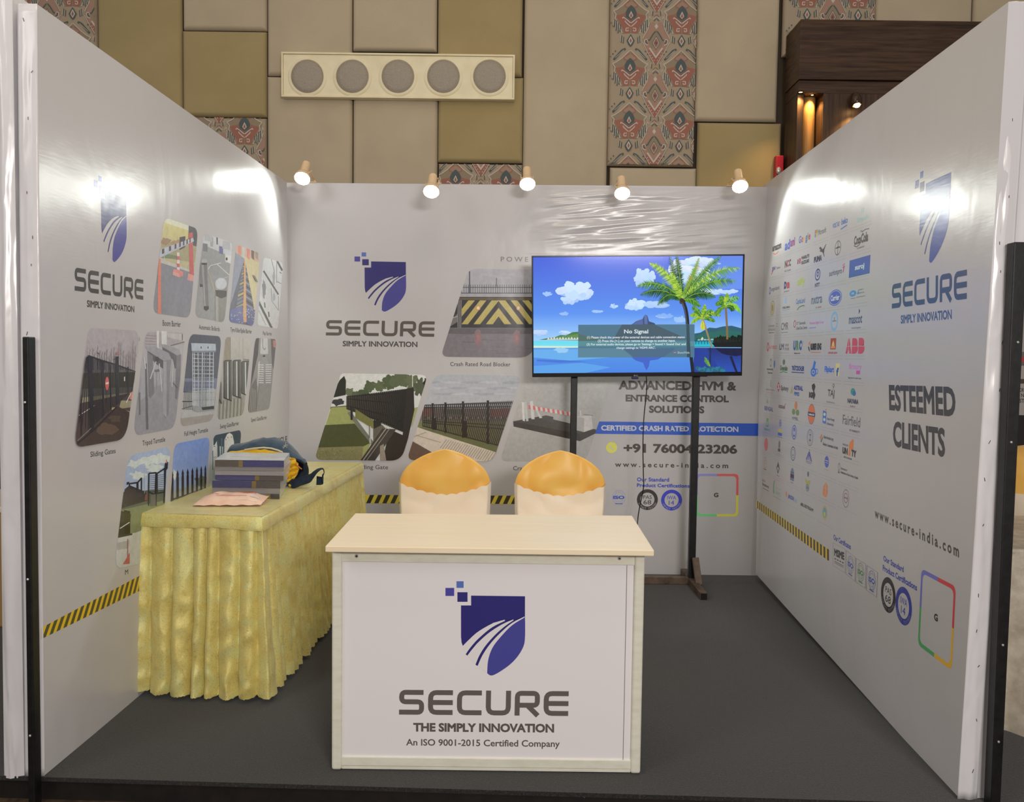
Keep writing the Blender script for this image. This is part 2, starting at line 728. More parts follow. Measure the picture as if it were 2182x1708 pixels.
# folded vinyl wrapped round the wall ends
for nm, wall, pts in (('left', wl, [(94, 1652), (78, 8), (37, 10), (54, 1652)]), ('right', wr, [(2040, 1701), (2149, 4), (2197, 4), (2082, 1701)])):
    y0 = (LFB.y if nm == 'left' else RFB.y) - 0.006
    q = [on_y(x, y, y0) for x, y in pts]
    if nm == 'left': q[0], q[1] = q[0] + Vector((.002, 0, 0)), q[1] + Vector((.002, 0, 0))

    def flapfn(u, v, q=q, s=3 if nm == 'left' else 9):
        p = (q[0] * (1 - v) + q[1] * v) * (1 - u) + (q[3] * (1 - v) + q[2] * v) * u
        e = 4 * u * (1 - u)
        p.y -= 0.004 * e * (1 + 1.2 * noise.noise(Vector((u * 2.5, v * 9, s)))) + 0.003 * e * noise.noise(Vector((u * 5, v * 30, s + 4)))
        return p
    fl = MB().grid(flapfn, 10, 90, flip=(nm == 'left')).build('folded_vinyl_edge', FLAP, wall, smooth='all', solid=0.0015)
    st = MB()
    rnd = random.Random(5)
    for k in range(16):
        v = (k + 0.5 + rnd.uniform(-.3, .3)) / 16
        u = 0.45 + rnd.uniform(-.2, .25)
        p = flapfn(u, v) + Vector((0, -0.002, 0))
        st.bar(p, p + Vector((rnd.uniform(-.003, .006), 0, rnd.uniform(.006, .012))), .0012, .0012, (0, 1, 0))
    st.build('staples', DARKDOT, wall)

# neighbouring partitions seen edge-on
yl = LFB.y
q = [on_y(9, 1655, yl), on_y(52, 1655, yl), on_y(26, -20, yl), on_y(-12, -20, yl)]
nl = MB()


def nlf(u, v):
    p = (q[0] * (1 - u) + q[1] * u) * (1 - v) + (q[3] * (1 - u) + q[2] * u) * v
    e = 4 * u * (1 - u)
    p.y -= 0.010 * e * (1 + .8 * noise.noise(Vector((u * 3, v * 7, 1)))) + 0.012 * e * sm(.25, .0, v) * noise.noise(Vector((u * 4 + v * 9, v * 16, 5)))
    return p


back = [p + Vector((-0.10, 2.2, 0)) for p in q]
nl.hexa([q[0], q[1], back[1], back[0], q[3], q[2], back[2], back[3]])
nl.grid(nlf, 10, 80)
tag(nl.build('wall_neighbour_left', FLAP, None, smooth=True), 'white wrapped end of the next booth partition beside the left black post', 'booth wall', kind='structure')
yr = RFB.y
q2 = [on_y(2082, 1701, yr), on_y(2106, 1701, yr), on_y(2222, 4, yr), on_y(2197, 4, yr)]
q2 = [p + Vector((.003, .004, 0)) for p in q2]
back = [p + Vector((0.26, 2.2, 0)) for p in q2]
tag(MB().hexa([q2[0], q2[1], back[1], back[0], q2[3], q2[2], back[2], back[3]]).build('wall_neighbour_right', FLAP, None),
    'white wrapped end of the next booth partition beside the right black post', 'booth wall', kind='structure')

# ------------------------------------------------------------------ platform and hall floor
e0, e1 = on_z(94, 1655, 0), on_z(1740, 1703, 0)
d = (e1 - e0).normalized()
E0, E1 = e0 - d * 3.0, e0 + d * 6.0
fl = MB()
fl.hexa([E0 + Vector((0, 0, -.014)), E1 + Vector((0, 0, -.014)), Vector((E1.x, .6, -.014)), Vector((E0.x, .6, -.014)), E0, E1, Vector((E1.x, .6, 0)), Vector((E0.x, .6, 0))])
floor = fl.build('floor', CARPET, None)
tag(floor, 'dark grey carpeted booth platform', 'floor', kind='structure')
k = Vector((d.y, -d.x, 0)) * 0.012
A, B = E0 - Vector((0, 0, .014)) , E1 - Vector((0, 0, .014))
fb = MB().hexa([A - k + Vector((0, 0, -.066)), B - k + Vector((0, 0, -.066)), B - k * 3 + Vector((0, 0, -.066)), A - k * 3 + Vector((0, 0, -.066)), A - k, B - k, B - k * 3, A - k * 3])
pf = fb.build('trim_1', BLACKBOARD, None)
tag(pf, 'black riser board along the front edge of the platform', 'platform riser', kind='structure')
nm = MB()
zt = -0.02
for px, py in ((218, 1662), (532, 1672), (823, 1681), (1245, 1696)):
    c = on_plane(px, py, A - k * 0.9, Vector((d.y, -d.x, 0)))
    nm.ball(c, .004, .004, .004, 8, 6)
nm.build('nail_head', WHITEDOT, pf)
tag(MB().box(-7, 7, -7.5, 7, -.10, -.08).build('floor_hall', HALLFLOOR, None), 'brown hall floor in front of the platform', 'floor', kind='structure')

# black square posts standing before the wall ends


def post(bx0, bx1, by, tx0, tx1, ty, y, label):
    z0 = -0.08
    b0, b1 = on_y(bx0, by, y), on_y(bx1, by, y)
    t0, t1 = on_y(tx0, ty, y), on_y(tx1, ty, y)
    f = (b0.z - z0) / (t0.z - b0.z)
    b0, b1 = b0 - (t0 - b0) * f, b1 - (t1 - b1) * f
    b0.z = b1.z = z0
    t1.z = t0.z
    w = Vector((0, .04, 0))
    o = thing('steel_post', ((b0.x + b1.x) / 2, y, z0), label, 'post', 'black steel posts beside the booth walls')
    MB().hexa([b0, b1, b1 + w, b0 + w, t0, t1, t1 + w, t0 + w]).build('tube', BLACKSTEEL, o, bevel=.003)
    return o, b0, b1, t0, t1


po, *_q = post(60, 74, 1700, 47, 60, 717, LFB.y - .055, 'black square steel post standing before the left printed wall')
yy = LFB.y - .057
for px, py in ((53, 857), (59, 1234), (64, 1567)):
    MB().ball(on_y(px, py, yy), .004, .003, .004, 10, 6).build('screw', WHITEDOT, po)
po, *_q = post(2112, 2133, 1700, 2162, 2190, 515, RFB.y - .055, 'black square steel post standing before the right printed wall')
yy = RFB.y - .057
for px, py in ((2169, 729), (2155, 942), (2137, 1374), (2128, 1580)):
    MB().ball(on_y(px, py, yy), .004, .003, .004, 10, 6).build('screw', WHITEDOT, po)

# ------------------------------------------------------------------ hall wall with padded panels
HP = Vector((0, 0.70, 1.5))
HN = Vector((0, -1, 0))
HU = Vector((1, 0, 0))


def hw(px, py, off=0.0): return on_plane(px, py, HP + HN * off, HN)


hw0 = MB()
a, b = HP - HU * 5 - HN * .02, HP + HU * 5 - HN * .02
hw0.hexa([Vector((a.x, a.y, -.08)), Vector((b.x, b.y, -.08)), Vector((b.x, b.y + .1, -.08)), Vector((a.x, a.y + .1, -.08)), Vector((a.x, a.y, 4.4)), Vector((b.x, b.y, 4.4)), Vector((b.x, b.y + .1, 4.4)), Vector((a.x, a.y + .1, 4.4))])
tag(hw0.build('wall_rear', mat('dark_taupe_wall', S(70, 60, 46), 0.9), None), 'taupe hall wall behind the booth', 'hall wall', kind='structure')


def cloth(name, c1, c2):
    def f(n, b):
        v = n.coord()
        x = n.noise(v, 3.0, 3, 0.5)
        w = n.noise(v, 320, 2, 0.6)
        n.link(n.ramp(x, [(0.3, c1), (0.7, c2)]), b.inputs['Base Color'])
        n.bump(w, b, 0.35, 0.002)
    return mat(name, rough=0.85, spec=0.25, sheen=0.25, build=f)


TAUPE = cloth('taupe_panel_cloth', S(188, 174, 148), S(198, 183, 156))
OLIVE = cloth('olive_panel_cloth', S(166, 148, 104), S(174, 156, 112))


def ikat_build(n, b):
    a = n.new('ShaderNodeAttribute', attribute_name='Col')
    n.link(a.outputs['Color'], b.inputs['Base Color'])
    n.bump(n.noise(n.coord(), 320, 2, 0.6), b, 0.3, 0.002)


IKAT = mat('ikat_panel_cloth', rough=0.85, spec=0.25, build=ikat_build)


def pillow(x0, y0, x1, y1, dep=.042, r=.028):
    """padded panel between pixel edges on the hall wall; returns mesh, plane coordinates of its face"""
    a = hw((x0 + x1) / 2 - (x1 - x0) / 2, (y0 + y1) / 2, dep)
    b = hw(x1, (y0 + y1) / 2, dep)
    t = hw((x0 + x1) / 2, y0, dep)
    u = hw((x0 + x1) / 2, y1, dep)
    U0, U1 = (a - HP).dot(HU) + .003, (b - HP).dot(HU) - .003
    z0, z1 = u.z + .002, t.z - .002
    fr = [0, .08, .25, .5, .75, 1.0]

    def stops(lo, hi):
        s = [lo + r * f for f in fr]
        m = [lo + r + (hi - lo - 2 * r) * i / 6 for i in range(1, 6)]
        return s + m + [hi - r * f for f in fr[::-1]]
    us, zs = stops(U0, U1), stops(z0, z1)

    def prof(e): return math.sqrt(max(0, 1 - (1 - min(1, e / r)) ** 2))
    m = MB()

    def p(i, j):
        uu, zz = us[i], zs[j]
        e = min(prof(min(uu - U0, U1 - uu)), prof(min(zz - z0, z1 - zz)))
        bulge = .006 * (1 - ((2 * uu - U0 - U1) / (U1 - U0)) ** 4) * (1 - ((2 * zz - z0 - z1) / (z1 - z0)) ** 4)
        q = HP + HU * uu + HN * ((dep - .006) * e + bulge * e)
        return Vector((q.x, q.y, zz))
    nu, nz = len(us) - 1, len(zs) - 1
    m.add([p(i, j) for j in range(nz + 1) for i in range(nu + 1)], [(j * (nu + 1) + i, j * (nu + 1) + i + 1, (j + 1) * (nu + 1) + i + 1, (j + 1) * (nu + 1) + i) for j in range(nz) for i in range(nu)])
    return m, (U0, U1, z0, z1), p


TOPY, LOWY = -190, 560
panels = [
    ('taupe', 1115, TOPY, 1298, LOWY, 'tall taupe padded panel directly left of the long patterned panel'),
    ('taupe', 386, TOPY, 567, 62, 'taupe padded panel above the small olive square, left of the speaker row'),
    ('olive', 386, 63, 567, 247, 'small olive padded square over a patterned panel, left of the speaker row'),
    ('olive', 205, TOPY, 386, 420, 'tall olive padded panel rising over the left booth wall'),
    ('taupe', 567, TOPY, 750, 160, 'taupe padded panel behind the left end of the speaker row, upper one'),
    ('taupe', 567, 161, 750, LOWY, 'taupe padded panel behind the first spotlight'),
    ('taupe', 750, TOPY, 932, 107, 'taupe padded panel above the middle of the speaker row'),
    ('taupe', 750, 160, 932, LOWY, 'taupe padded panel below the middle of the speaker row'),
    ('olive', 932, TOPY, 1115, 160, 'olive padded panel above the right end of the speaker row'),
    ('olive', 932, 161, 1115, 345, 'olive padded square below the right end of the speaker row'),
    ('taupe', 1298, 355, 1484, LOWY, 'taupe padded panel under the long patterned panel, behind the fourth spotlight'),
    ('taupe', 1486, TOPY, 1664, 257, 'taupe padded panel between the long patterned panel and the dark wood cabinet'),
    ('olive', 1484, 259, 1664, LOWY, 'olive padded panel behind the fifth spotlight beside the red alarm'),
    ('taupe', 1868, TOPY, 2078, 120, 'taupe padded panel above the dark wood cabinet'),
    ('taupe', 2079, TOPY, 2290, 120, 'taupe padded panel above the far end of the dark wood cabinet'),
    ('ikat', 20, TOPY, 205, 300, 'patterned padded panel at the upper left corner'),
    ('ikat', 386, 248, 567, LOWY, 'patterned padded panel under the small olive square'),
    ('ikat', 932, 347, 1113, LOWY, 'patterned padded panel showing its top edge between second and third spotlights'),
    ('ikat', 1298, TOPY, 1486, 353, 'long patterned padded panel, the tallest with an ikat print'),
    ('ikat', 1672, TOPY, 1868, 120, 'patterned padded panel just above the left end of the dark wood cabinet'),
]


def ikat_polys():
    """one repeat, in units of the closest view; A motif at (0, 0), B motif at (190, 190)"""
    cr, dk, ru, tn, lr = (186, 174, 150), (82, 88, 80), (148, 98, 78), (140, 122, 94), (158, 124, 100)
    out = []

    def both(c, pts, o=(0, 0)):
        out.append((c, [(o[0] + x, o[1] + y) for x, y in pts]))
        out.append((c, [(o[0] - x, o[1] + y) for x, y in pts]))

    def st(c, pts, w, o=(0, 0)):
        for (ax, ay), (bx, by) in zip(pts, pts[1:]):
            L = math.hypot(bx - ax, by - ay) or 1
            nx, ny = -(by - ay) / L * w / 2, (bx - ax) / L * w / 2
            both(c, [(ax + nx, ay + ny), (bx + nx, by + ny), (bx - nx, by - ny), (ax - nx, ay - ny)], o)
    # motif A
    both(tn, [(0, -135), (70, -70), (128, -25), (118, 20), (62, 125), (0, 120)])
    both(ru, [(0, -60), (55, -20), (112, -8), (100, 18), (55, 95), (0, 70)])
    both(dk, [(0, -85), (28, -60), (42, -30), (38, 2), (0, 26)])
    both(lr, [(0, -112), (34, -88), (40, -70), (0, -84)])
    st(ru, [(8, -118), (28, -104), (48, -92), (46, -72), (26, -66)], 8)
    both(cr, [(0, -42), (17, -6), (0, 14)])
    both(ru, [(0, -28), (10, -4), (0, 6)])
    st(cr, [(2, 46), (38, 16), (58, 4), (64, 14)], 8)
    st(dk, [(2, 36), (32, 14), (52, 0)], 5)
    st(cr, [(2, 74), (40, 40), (44, 30)], 7)
    both(ru, [(3, 72), (52, 66), (56, 108), (44, 122), (6, 120)])
    st(cr, [(14, 84), (36, 84), (38, 104), (20, 106), (20, 96)], 6)
    st(cr, [(2, -140), (60, -84), (104, -52), (132, -40), (112, -16), (118, 14), (96, 52), (64, 122)], 6)
    st(dk, [(36, -150), (62, -140), (104, -92), (124, -70)], 15)
    st(cr, [(48, -142), (112, -84)], 3)
    for i, (x, y) in enumerate(((112, -132), (130, -112), (148, -92), (132, 70), (148, 48))):
        both(dk, [(x - 6, y), (x, y - 7), (x + 6, y), (x, y + 7)])
    for x, y0, y1 in ((78, 60, 112), (92, 44, 122), (106, 30, 104), (120, 22, 76), (52, 150, 196), (66, 140, 190)):
        st(dk, [(x, y0), (x + 3, y1)], 6)
        st(cr, [(x + 8, y0 + 4), (x + 10, y1 - 6)], 4)
    both(dk, [(0, 128), (14, 150), (30, 176), (16, 206), (0, 222)])
    both(cr, [(0, 142), (10, 160), (18, 178), (0, 208)])
    both(ru, [(0, 156), (10, 178), (0, 196)])
    # motif B
    B = (190, 190)
    both(lr, [(0, -120), (20, -152), (46, -150), (52, -112), (86, -40), (98, -14), (60, 64), (0, 152)], B)
    both(tn, [(0, -96), (30, -70), (60, -20), (40, 40), (0, 40)], B)
    both(cr, [(0, -140), (14, -120), (0, -100)], B)
    st(dk, [(4, -84), (20, -66), (34, -44), (50, -16), (72, -22), (78, -6), (64, 8)], 9, B)
    st(cr, [(60, 18), (84, 8), (88, -18), (70, -26), (62, -10)], 6, B)
    both(dk, [(0, -50), (30, 2), (0, 54)], B)
    both(cr, [(0, -42), (25, 2), (0, 46)], B)
    both(ru, [(0, -34), (20, 2), (0, 38)], B)
    both(dk, [(0, -10), (8, 2), (0, 16)], B)
    both(ru, [(0, 118), (54, 46), (60, 74), (36, 128), (0, 162)], B)
    both(cr, [(0, 98), (44, 34), (54, 42), (0, 116)], B)
    for x, y in ((12, 128), (24, 110), (36, 92), (46, 74)):
        both(cr, [(x - 4, y), (x, y - 5), (x + 4, y), (x, y + 5)], B)
    st(dk, [(2, -176), (20, -158)], 5, B)
    st(cr, [(2, -192), (26, -168)], 5, B)
    st(ru, [(2, -206), (18, -190)], 5, B)
    st(cr, [(64, -150), (52, -190), (40, -170)], 4, B)
    st(dk, [(28, 156), (30, 190)], 5, B)
    st(cr, [(36, 150), (40, 180)], 4, B)
    st(cr, [(100, -30), (60, -104), (52, -148)], 5, B)
    st(cr, [(8, 160), (62, 70), (100, -4)], 5, B)
    return out


TILE = ikat_polys()
for kind, x0, y0, x1, y1, lab in panels:
    m, (U0, U1, z0, z1), pf_ = pillow(x0, y0, x1, y1)
    if kind == 'ikat':
        art = Art((HP + HN * .042, HN, HU), ref=(192, 186, 174), view=(1080, 0, 3.519))
        cell = (hw(1080 + 110.0, 200, .042) - hw(1080, 200, .042)).length / 387.0
        ax = (hw(1080 + 920 / 3.519, 200, .042) - HP).dot(HU)
        az = hw(1341, 520 / 3.519, .042).z - HP.z
        if x0 == 1672: ax = (hw(1600 + 448 / 3.749, 30, .042) - HP).dot(HU); az = hw(1719, -20, .042).z - HP.z
        elif x0 == 20: ax = (hw(530 / 3.416, 20, .042) - HP).dot(HU); az = hw(155, -22, .042).z - HP.z
        elif x0 == 386: ax = (hw(1780 / 3.416, 290, .042) - HP).dot(HU); az = hw(521, 272, .042).z - HP.z
        elif x0 == 932: ax = (hw(560 + 1545 / 3.762, 370, .042) - HP).dot(HU); az = hw(970, 385, .042).z - HP.z
        ins = .006
        art.clip = [(U0 + ins, z0 + ins - HP.z), (U1 - ins, z0 + ins - HP.z), (U1 - ins, z1 - ins - HP.z), (U0 + ins, z1 - ins - HP.z)]
        art.STEP = 0.00003
        u = ax
        while u - 190 * cell > U0: u -= 380 * cell
        offs = [art.off() for _ in TILE]
        while u - 400 * cell < U1:
            v = az
            while v < z1 - HP.z: v += 386 * cell
            while v + 560 * cell > z0 - HP.z and v > hw(1000, 430, 0).z - HP.z - .05:
                for (c, pts), dd in zip(TILE, offs):
                    art.uvpoly([(u + x * cell, v - y * cell) for x, y in pts], c, dd)
                v -= 386 * cell
            u += 380 * cell
        base = art.col((158, 140, 110))
        m.c = [base] * len(m.f)
        k0 = len(m.v)
        m.v += art.mb.v
        m.f += [[i + k0 for i in f] for f in art.mb.f]
        m.c += art.mb.c
        m.m += art.mb.m
        o = m.build('acoustic_panel', IKAT, None)
    else:
        o = m.build('acoustic_panel', TAUPE if kind == 'taupe' else OLIVE, None, smooth='all')
    tag(o, lab, 'wall panel', 'padded acoustic panels on the hall wall')

# ------------------------------------------------------------------ counter
CREAM = mat('cream_laminate', rough=0.38, spec=0.4, build=noisy(S(250, 232, 198), S(253, 238, 208), 9, 0.05, 0.001, stretch=(.25, 3, 1)))
FRAMEW = mat('scuffed_white_aluminium', rough=0.45, spec=0.45, build=noisy(S(226, 224, 205), S(238, 236, 220), 14, 0.1, 0.001, stretch=(1, 1, 3), lo=.3, hi=.6))
cxm, cyf, cz = -0.1351, -2.6146, 0.7676
tf = MB()
YT = [on_z(693, 1163, cz), on_z(1394, 1172, cz), on_z(1347, 1098, cz), on_z(757, 1093, cz)]
ctr = thing('reception_counter', (cxm, cyf + .27, 0), 'white counter with blue shield logo and cream top at the booth front', 'counter')
th = Vector((0, 0, .0195))
tf.hexa([p - th for p in YT] + YT)
tf.build('counter_top', CREAM, ctr, bevel=.0025)
YB = cyf + .045
zt = cz - .0195
bl, br = on_y(706, 1640, YB), on_y(1365, 1640, YB)
bl.z = br.z = 0
x0, x1 = bl.x, br.x
pw = .0335
yb = YT[3].y - .03
for xa in (x0, x1 - pw):
    for ya, yb_ in ((YB, YB + .035), (yb - .035, yb)):
        MB().box(xa, xa + pw, ya, yb_, 0.003, zt).build('corner_post', FRAMEW, ctr, bevel=.008, seg=3)
xi0, xi1 = x0 + pw - .001, x1 - pw + .001
zr = on_y(1037, 1201, YB).z
zb = on_y(1037, 1618, YB).z
for side, yy in (('front', YB + .006), ('rear', yb - .03)):
    MB().box(xi0, xi1, yy, yy + .022, zr, zt - .013).build('top_rail', FRAMEW, ctr, bevel=.0015)
    MB().box(xi0, xi1, yy + .002, yy + .02, zt - .0115, zt - .0005).build('top_rail', FRAMEW, ctr, bevel=.001)
    MB().box(xi0, xi1, yy, yy + .022, .016, zb).build('bottom_rail', FRAMEW, ctr, bevel=.0015)
    MB().box(xi0, xi1, yy + .002, yy + .02, .004, .0145).build('bottom_rail', FRAMEW, ctr, bevel=.001)
for xa in (x0 + .004, x1 - .026):
    for za, zb2 in ((zr, zt - .002), (.004, zb)):
        MB().box(xa, xa + .022, YB + .034, yb - .034, za, zb2).build('side_rail', FRAMEW, ctr, bevel=.0015)
    MB().box(xa + .008, xa + .014, YB + .034, yb - .034, zb, zr).build('side_panel', VINYL, ctr)
yp = YB + .012
CPAN = mat('bright_white_print_panel', (.93, .90, .91, 1), .3, spec=.5)
cpanel = MB().box(xi0, xi1, yp, yp + .006, zb - .002, zr + .002).build('front_panel', CPAN, ctr)
PCTR = (Vector((0, yp, .4)), Vector((0, -1, 0)))
for px, py in ((760, 1184), (1320, 1189)):
    c = on_y(px, py, YB + .006)
    s_ = MB().lathe([(.0062, 0), (.0062, .0015), (.0052, .003), (.0034, .003), (.003, .0005)], 20, c, (0, -1, 0)).build('lock_ring', WHITEDOT, ctr, smooth=True)
    MB().lathe([(.0046, .001), (.0046, .0022), (.003, .0031)], 16, c, (0, -1, 0)).build('lock_core', DARKDOT, ctr, smooth=True)
sm_ = MB()
sx = on_y(1332, 1400, yp).x
sm_.box(sx - .0009, sx + .0009, yp - .0006, yp + .001, zb, zr)
sm_.build('panel_seam', mat('seam_grey', S(120, 116, 116), 0.6), ctr)  # thin grey strip marking the joint in the front panel

# ------------------------------------------------------------------ covered table
def gold_build(n, b):
    v = n.coord((1, 1, 1))
    big = n.noise(v, 7, 3, 0.6, 1.5)
    v2 = n.coord((1, 1, .8), (.3, .2, .5))
    fl = n.noise(v2, 34, 8, 0.8, 3.5)
    base = n.ramp(big, [(0.30, S(224, 204, 114)), (0.5, S(238, 224, 136)), (0.72, S(234, 234, 162))])
    f = n.ramp(fl, [(0.40, (1, 1, 1, 1)), (0.44, (0, 0, 0, 1)), (0.60, (0, 0, 0, 1)), (0.64, (.75, .75, .75, 1))])
    fl2 = n.noise(v2, 260, 4, 0.75, 1.5)
    spk = n.ramp(n.math('MULTIPLY', fl2, n.math('ADD', fl, 0.5)), [(0.37, (.85, .85, .85, 1)), (0.43, (0, 0, 0, 1))])
    m = n.new('ShaderNodeMix', data_type='RGBA')
    n.link(spk, m.inputs['Factor'])
    n.link(base, m.inputs['A'])
    m.inputs['B'].default_value = S(150, 128, 66)
    m2 = n.new('ShaderNodeMix', data_type='RGBA')
    n.link(n.math('MULTIPLY', f, 0.5), m2.inputs['Factor'])
    n.link(m.outputs['Result'], m2.inputs['A'])
    m2.inputs['B'].default_value = S(250, 236, 170)
    n.link(m2.outputs['Result'], b.inputs['Base Color'])
    n.bump(n.math('ADD', fl, n.math('MULTIPLY', fl2, 0.3)), b, 0.35, 0.004)


GOLD = mat('gold_brocade_cloth', rough=0.30, metal=0.22, spec=0.5, sheen=0.2, build=gold_build)
ZT = 0.735
tFL, tFR, tBR = on_z(287, 1092, ZT), on_z(558, 1101, ZT), on_z(771, 985, ZT)
tBR.y = min(tBR.y, -.05)
tBL = lw(300, 1092)
tBL = Vector((0, 0, ZT))
# the table stands along the left wall: far left corner follows the wall
dl = (LBK - LFB)
dl.z = 0
dl.normalize()
tFL = Vector((tFL.x + .012, tFL.y, ZT))
tBL = tFL + dl * ((tBR.y - tFL.y) / dl.y)
tbl = thing('banquet_table', ((tFL.x + tFR.x) / 2, (tFL.y + tBR.y) / 2, 0), 'banquet table hidden under the gold brocade drape', 'table')
ins = Vector((.02, .02, 0))
MB().hexa([tFL + Vector((.025, .025, -.035)), tFR + Vector((-.025, .025, -.035)), tBR + Vector((-.025, -.01, -.035)), tBL + Vector((.02, -.01, -.035)),
           tFL + Vector((.025, .025, -.008)), tFR + Vector((-.025, .025, -.008)), tBR + Vector((-.025, -.01, -.008)), tBL + Vector((.02, -.01, -.008))]).build('tabletop', mat('plywood', S(176, 140, 96), .6), tbl)
for c, sx, sy in ((tFL, .07, .1), (tFR, -.07, .1), (tBR, -.07, -.08), (tBL, .07, -.08)):
    MB().tube([(c.x + sx, c.y + sy, 0.0), (c.x + sx, c.y + sy, ZT - .034)], .014, 12).build('leg', BLACKSTEEL, tbl)

cl = thing('table_drape', tbl.location, 'gold brocade tablecloth with pleated skirt over the table by the left wall', 'tablecloth')
# top sheet with its overhanging band
path = [tBL + (tFL - tBL) * .06, tFL, tFR, tBR]


def topfn(u, v):
    a, b = tFL * (1 - u) + tFR * u, tBL * (1 - u) + tBR * u
    p = a * (1 - v) + b * v
    p.z += .0025 * noise.noise(Vector((p.x * 9, p.y * 7, 2))) + .0015
    return p


tp = MB().grid(topfn, 30, 60)


def along(s):
    """corner-rounded run of the drape edge: s in 0..1 -> point, outward normal"""
    q = [path[0], path[1], path[2], path[3]]
    L = [(q[i + 1] - q[i]).length for i in range(3)]
    T = sum(L)
    d_ = s * T
    for i in range(3):
        if d_ <= L[i] or i == 2:
            t = (q[i + 1] - q[i]).normalized()
            p = q[i] + t * d_
            nn = Vector((t.y, -t.x, 0))
            # blend the normal near corners
            for j, k in ((i, -1), (i + 1, 1)):
                if 0 < j < 3:
                    dist = (p - q[j]).length
                    if dist < .05:
                        o = i + k
                        t2 = (q[o + 1] - q[o]).normalized()
                        n2 = Vector((t2.y, -t2.x, 0))
                        w = .5 * (1 - dist / .05)
                        nn = (nn * (1 - w) + n2 * w).normalized()
            return p, nn, i, d_
        d_ -= L[i]


Ls = [(path[i + 1] - path[i]).length for i in range(3)]
TT = sum(Ls)
S_FRONT = Ls[0] / TT
S_SIDE = (Ls[0] + Ls[1]) / TT
BAND = .052


def bandfn(u, v):
    p, nn, i, dd = along(u)
    sag = .010 * noise.noise(Vector((u * TT * 5, 1, 1)))
    z = ZT + .001 - v * (BAND + sag * v)
    wob = .003 * noise.noise(Vector((u * TT * 14, v * 2, 5)))
    return Vector((p.x, p.y, 0)) + nn * (-.002 + .006 * sm(0, .15, v) + .010 * math.sin(v * pi * .6) + wob * v) + Vector((0, 0, z))


tp.grid(bandfn, 220, 8)
tp.build('top_cloth', GOLD, cl, smooth='all')

# pleats: irregular folds, finer along the side
folds = []
rnd = random.Random(21)
s_ = 0.0
while s_ < TT:
    w = rnd.uniform(.045, .098) if s_ < Ls[0] + Ls[1] + .02 else rnd.uniform(.048, .072)
    folds.append((s_, w, rnd.uniform(.6, 1.25), rnd.uniform(-.25, .25), rnd.uniform(-.02, .02)))
    s_ += w


def skirtfn(u, v):
    p, nn, i, dd = along(u)
    sd = u * TT
    k = 0
    while k + 1 < len(folds) and folds[k + 1][0] <= sd: k += 1
    f0, w, a, ph, dr = folds[k]
    x = (sd - f0) / w
    x = x + ph * math.sin(pi * x) * .5
    fold = math.sin(pi * max(0, min(1, x)))
    fold = fold ** .55
    drop = v
    amp = .018 + .048 * (drop ** .6) * a
    side = sd > Ls[0] + Ls[1]
    if side: amp *= .72
    flare = .004 + .030 * drop ** 1.4
    wr = .012 * drop ** .5 * noise.noise(Vector((sd * 13, v * 1.6, 3))) +   .006 * (1 - abs(noise.noise(Vector((sd * 15 + v * 4, v * 5 - sd * 9, 7)))) * 3) * drop ** .5
    if side: wr *= .6
    off = -.006 + flare + amp * (fold - .45) + wr
    if i == 0: off = max(-.02, off) * .55
    hem = .012 + .004 * abs(math.sin(sd * 2 * pi / .022)) + (.022 if not side else .01) * (.5 + noise.noise(Vector((sd * 6, 0, 9)))) - (.0 if side else .010)
    hem = max(.004, hem)
    z0 = ZT - BAND * .86
    z = z0 + (hem - z0) * v
    t = Vector((-nn.y, nn.x, 0))
    return Vector((p.x, p.y, 0)) + nn * off + t * (.010 * drop * noise.noise(Vector((sd * 11, v * 3, 12)))) + Vector((0, 0, z))


MB().grid(skirtfn, 900, 56).build('pleated_skirt', GOLD, cl, smooth='all')

# ------------------------------------------------------------------ wrapped brochure bundles
WRAP = {}


def wrap_mat(name, col):
    def f(n, b):
        a = n.new('ShaderNodeAttribute', attribute_name='Col')
        v = n.coord()
        st = n.noise(n.coord((1, 1, 60)), 12, 3, .6)
        m = n.new('ShaderNodeMix', data_type='RGBA', blend_type='MULTIPLY')
        m.inputs['Factor'].default_value = .5
        n.link(a.outputs['Color'], m.inputs['A'])
        n.link(n.ramp(st, [(.3, (.6, .6, .6, 1)), (.7, (1, 1, 1, 1))]), m.inputs['B'])
        n.link(m.outputs['Result'], b.inputs['Base Color'])
        x = n.noise(n.coord((1, 1, 1.3)), 110, 5, .8, 1.5)
        n.bump(x, b, .8, .005)
    return mat(name, rough=.22, spec=.8, coat=.5, build=f)


WRAPM = wrap_mat('shrink_wrapped_paper', None)
BK = Art((Vector((0, 0, 0)), Vector((0, -1, 0))), view=(380, 900, 4.959))
bookY = on_z(380 + 720 / 4.959, 900 + 810 / 4.959, ZT).y
layers = [  # left, right, bottom, top in the close view, spine colours left -> right
    ('grey', 360, 1070, 810, 752, [(70, 66, 66)], 'lowest wrapped brochure bundle, grey with a dark right end'),
    ('grey', 358, 1076, 752, 690, [(168, 166, 168)], 'second wrapped brochure bundle from the bottom with plain grey edges'),
    ('blue', 358, 1078, 690, 616, [(72, 74, 130), (92, 88, 88)], 'third wrapped brochure bundle from the bottom with a blue and grey spine'),
    ('blue', 388, 1112, 614, 556, [(84, 84, 140), (104, 98, 92)], 'fourth wrapped brochure bundle from the bottom with a dull violet spine'),
    ('grey', 386, 1112, 556, 512, [(176, 174, 176)], 'wrapped brochure bundle with pale grey edges in the middle of the stack'),
    ('grey', 386, 1114, 512, 468, [(160, 158, 160)], 'wrapped brochure bundle with grey edges just below the topmost one'),
    ('blue', 388, 1116, 468, 400, [(104, 96, 86), (72, 72, 138)], 'topmost wrapped brochure bundle, brown and blue spine under a silvery cover'),
]
zprev = ZT + .0025
dep = .262
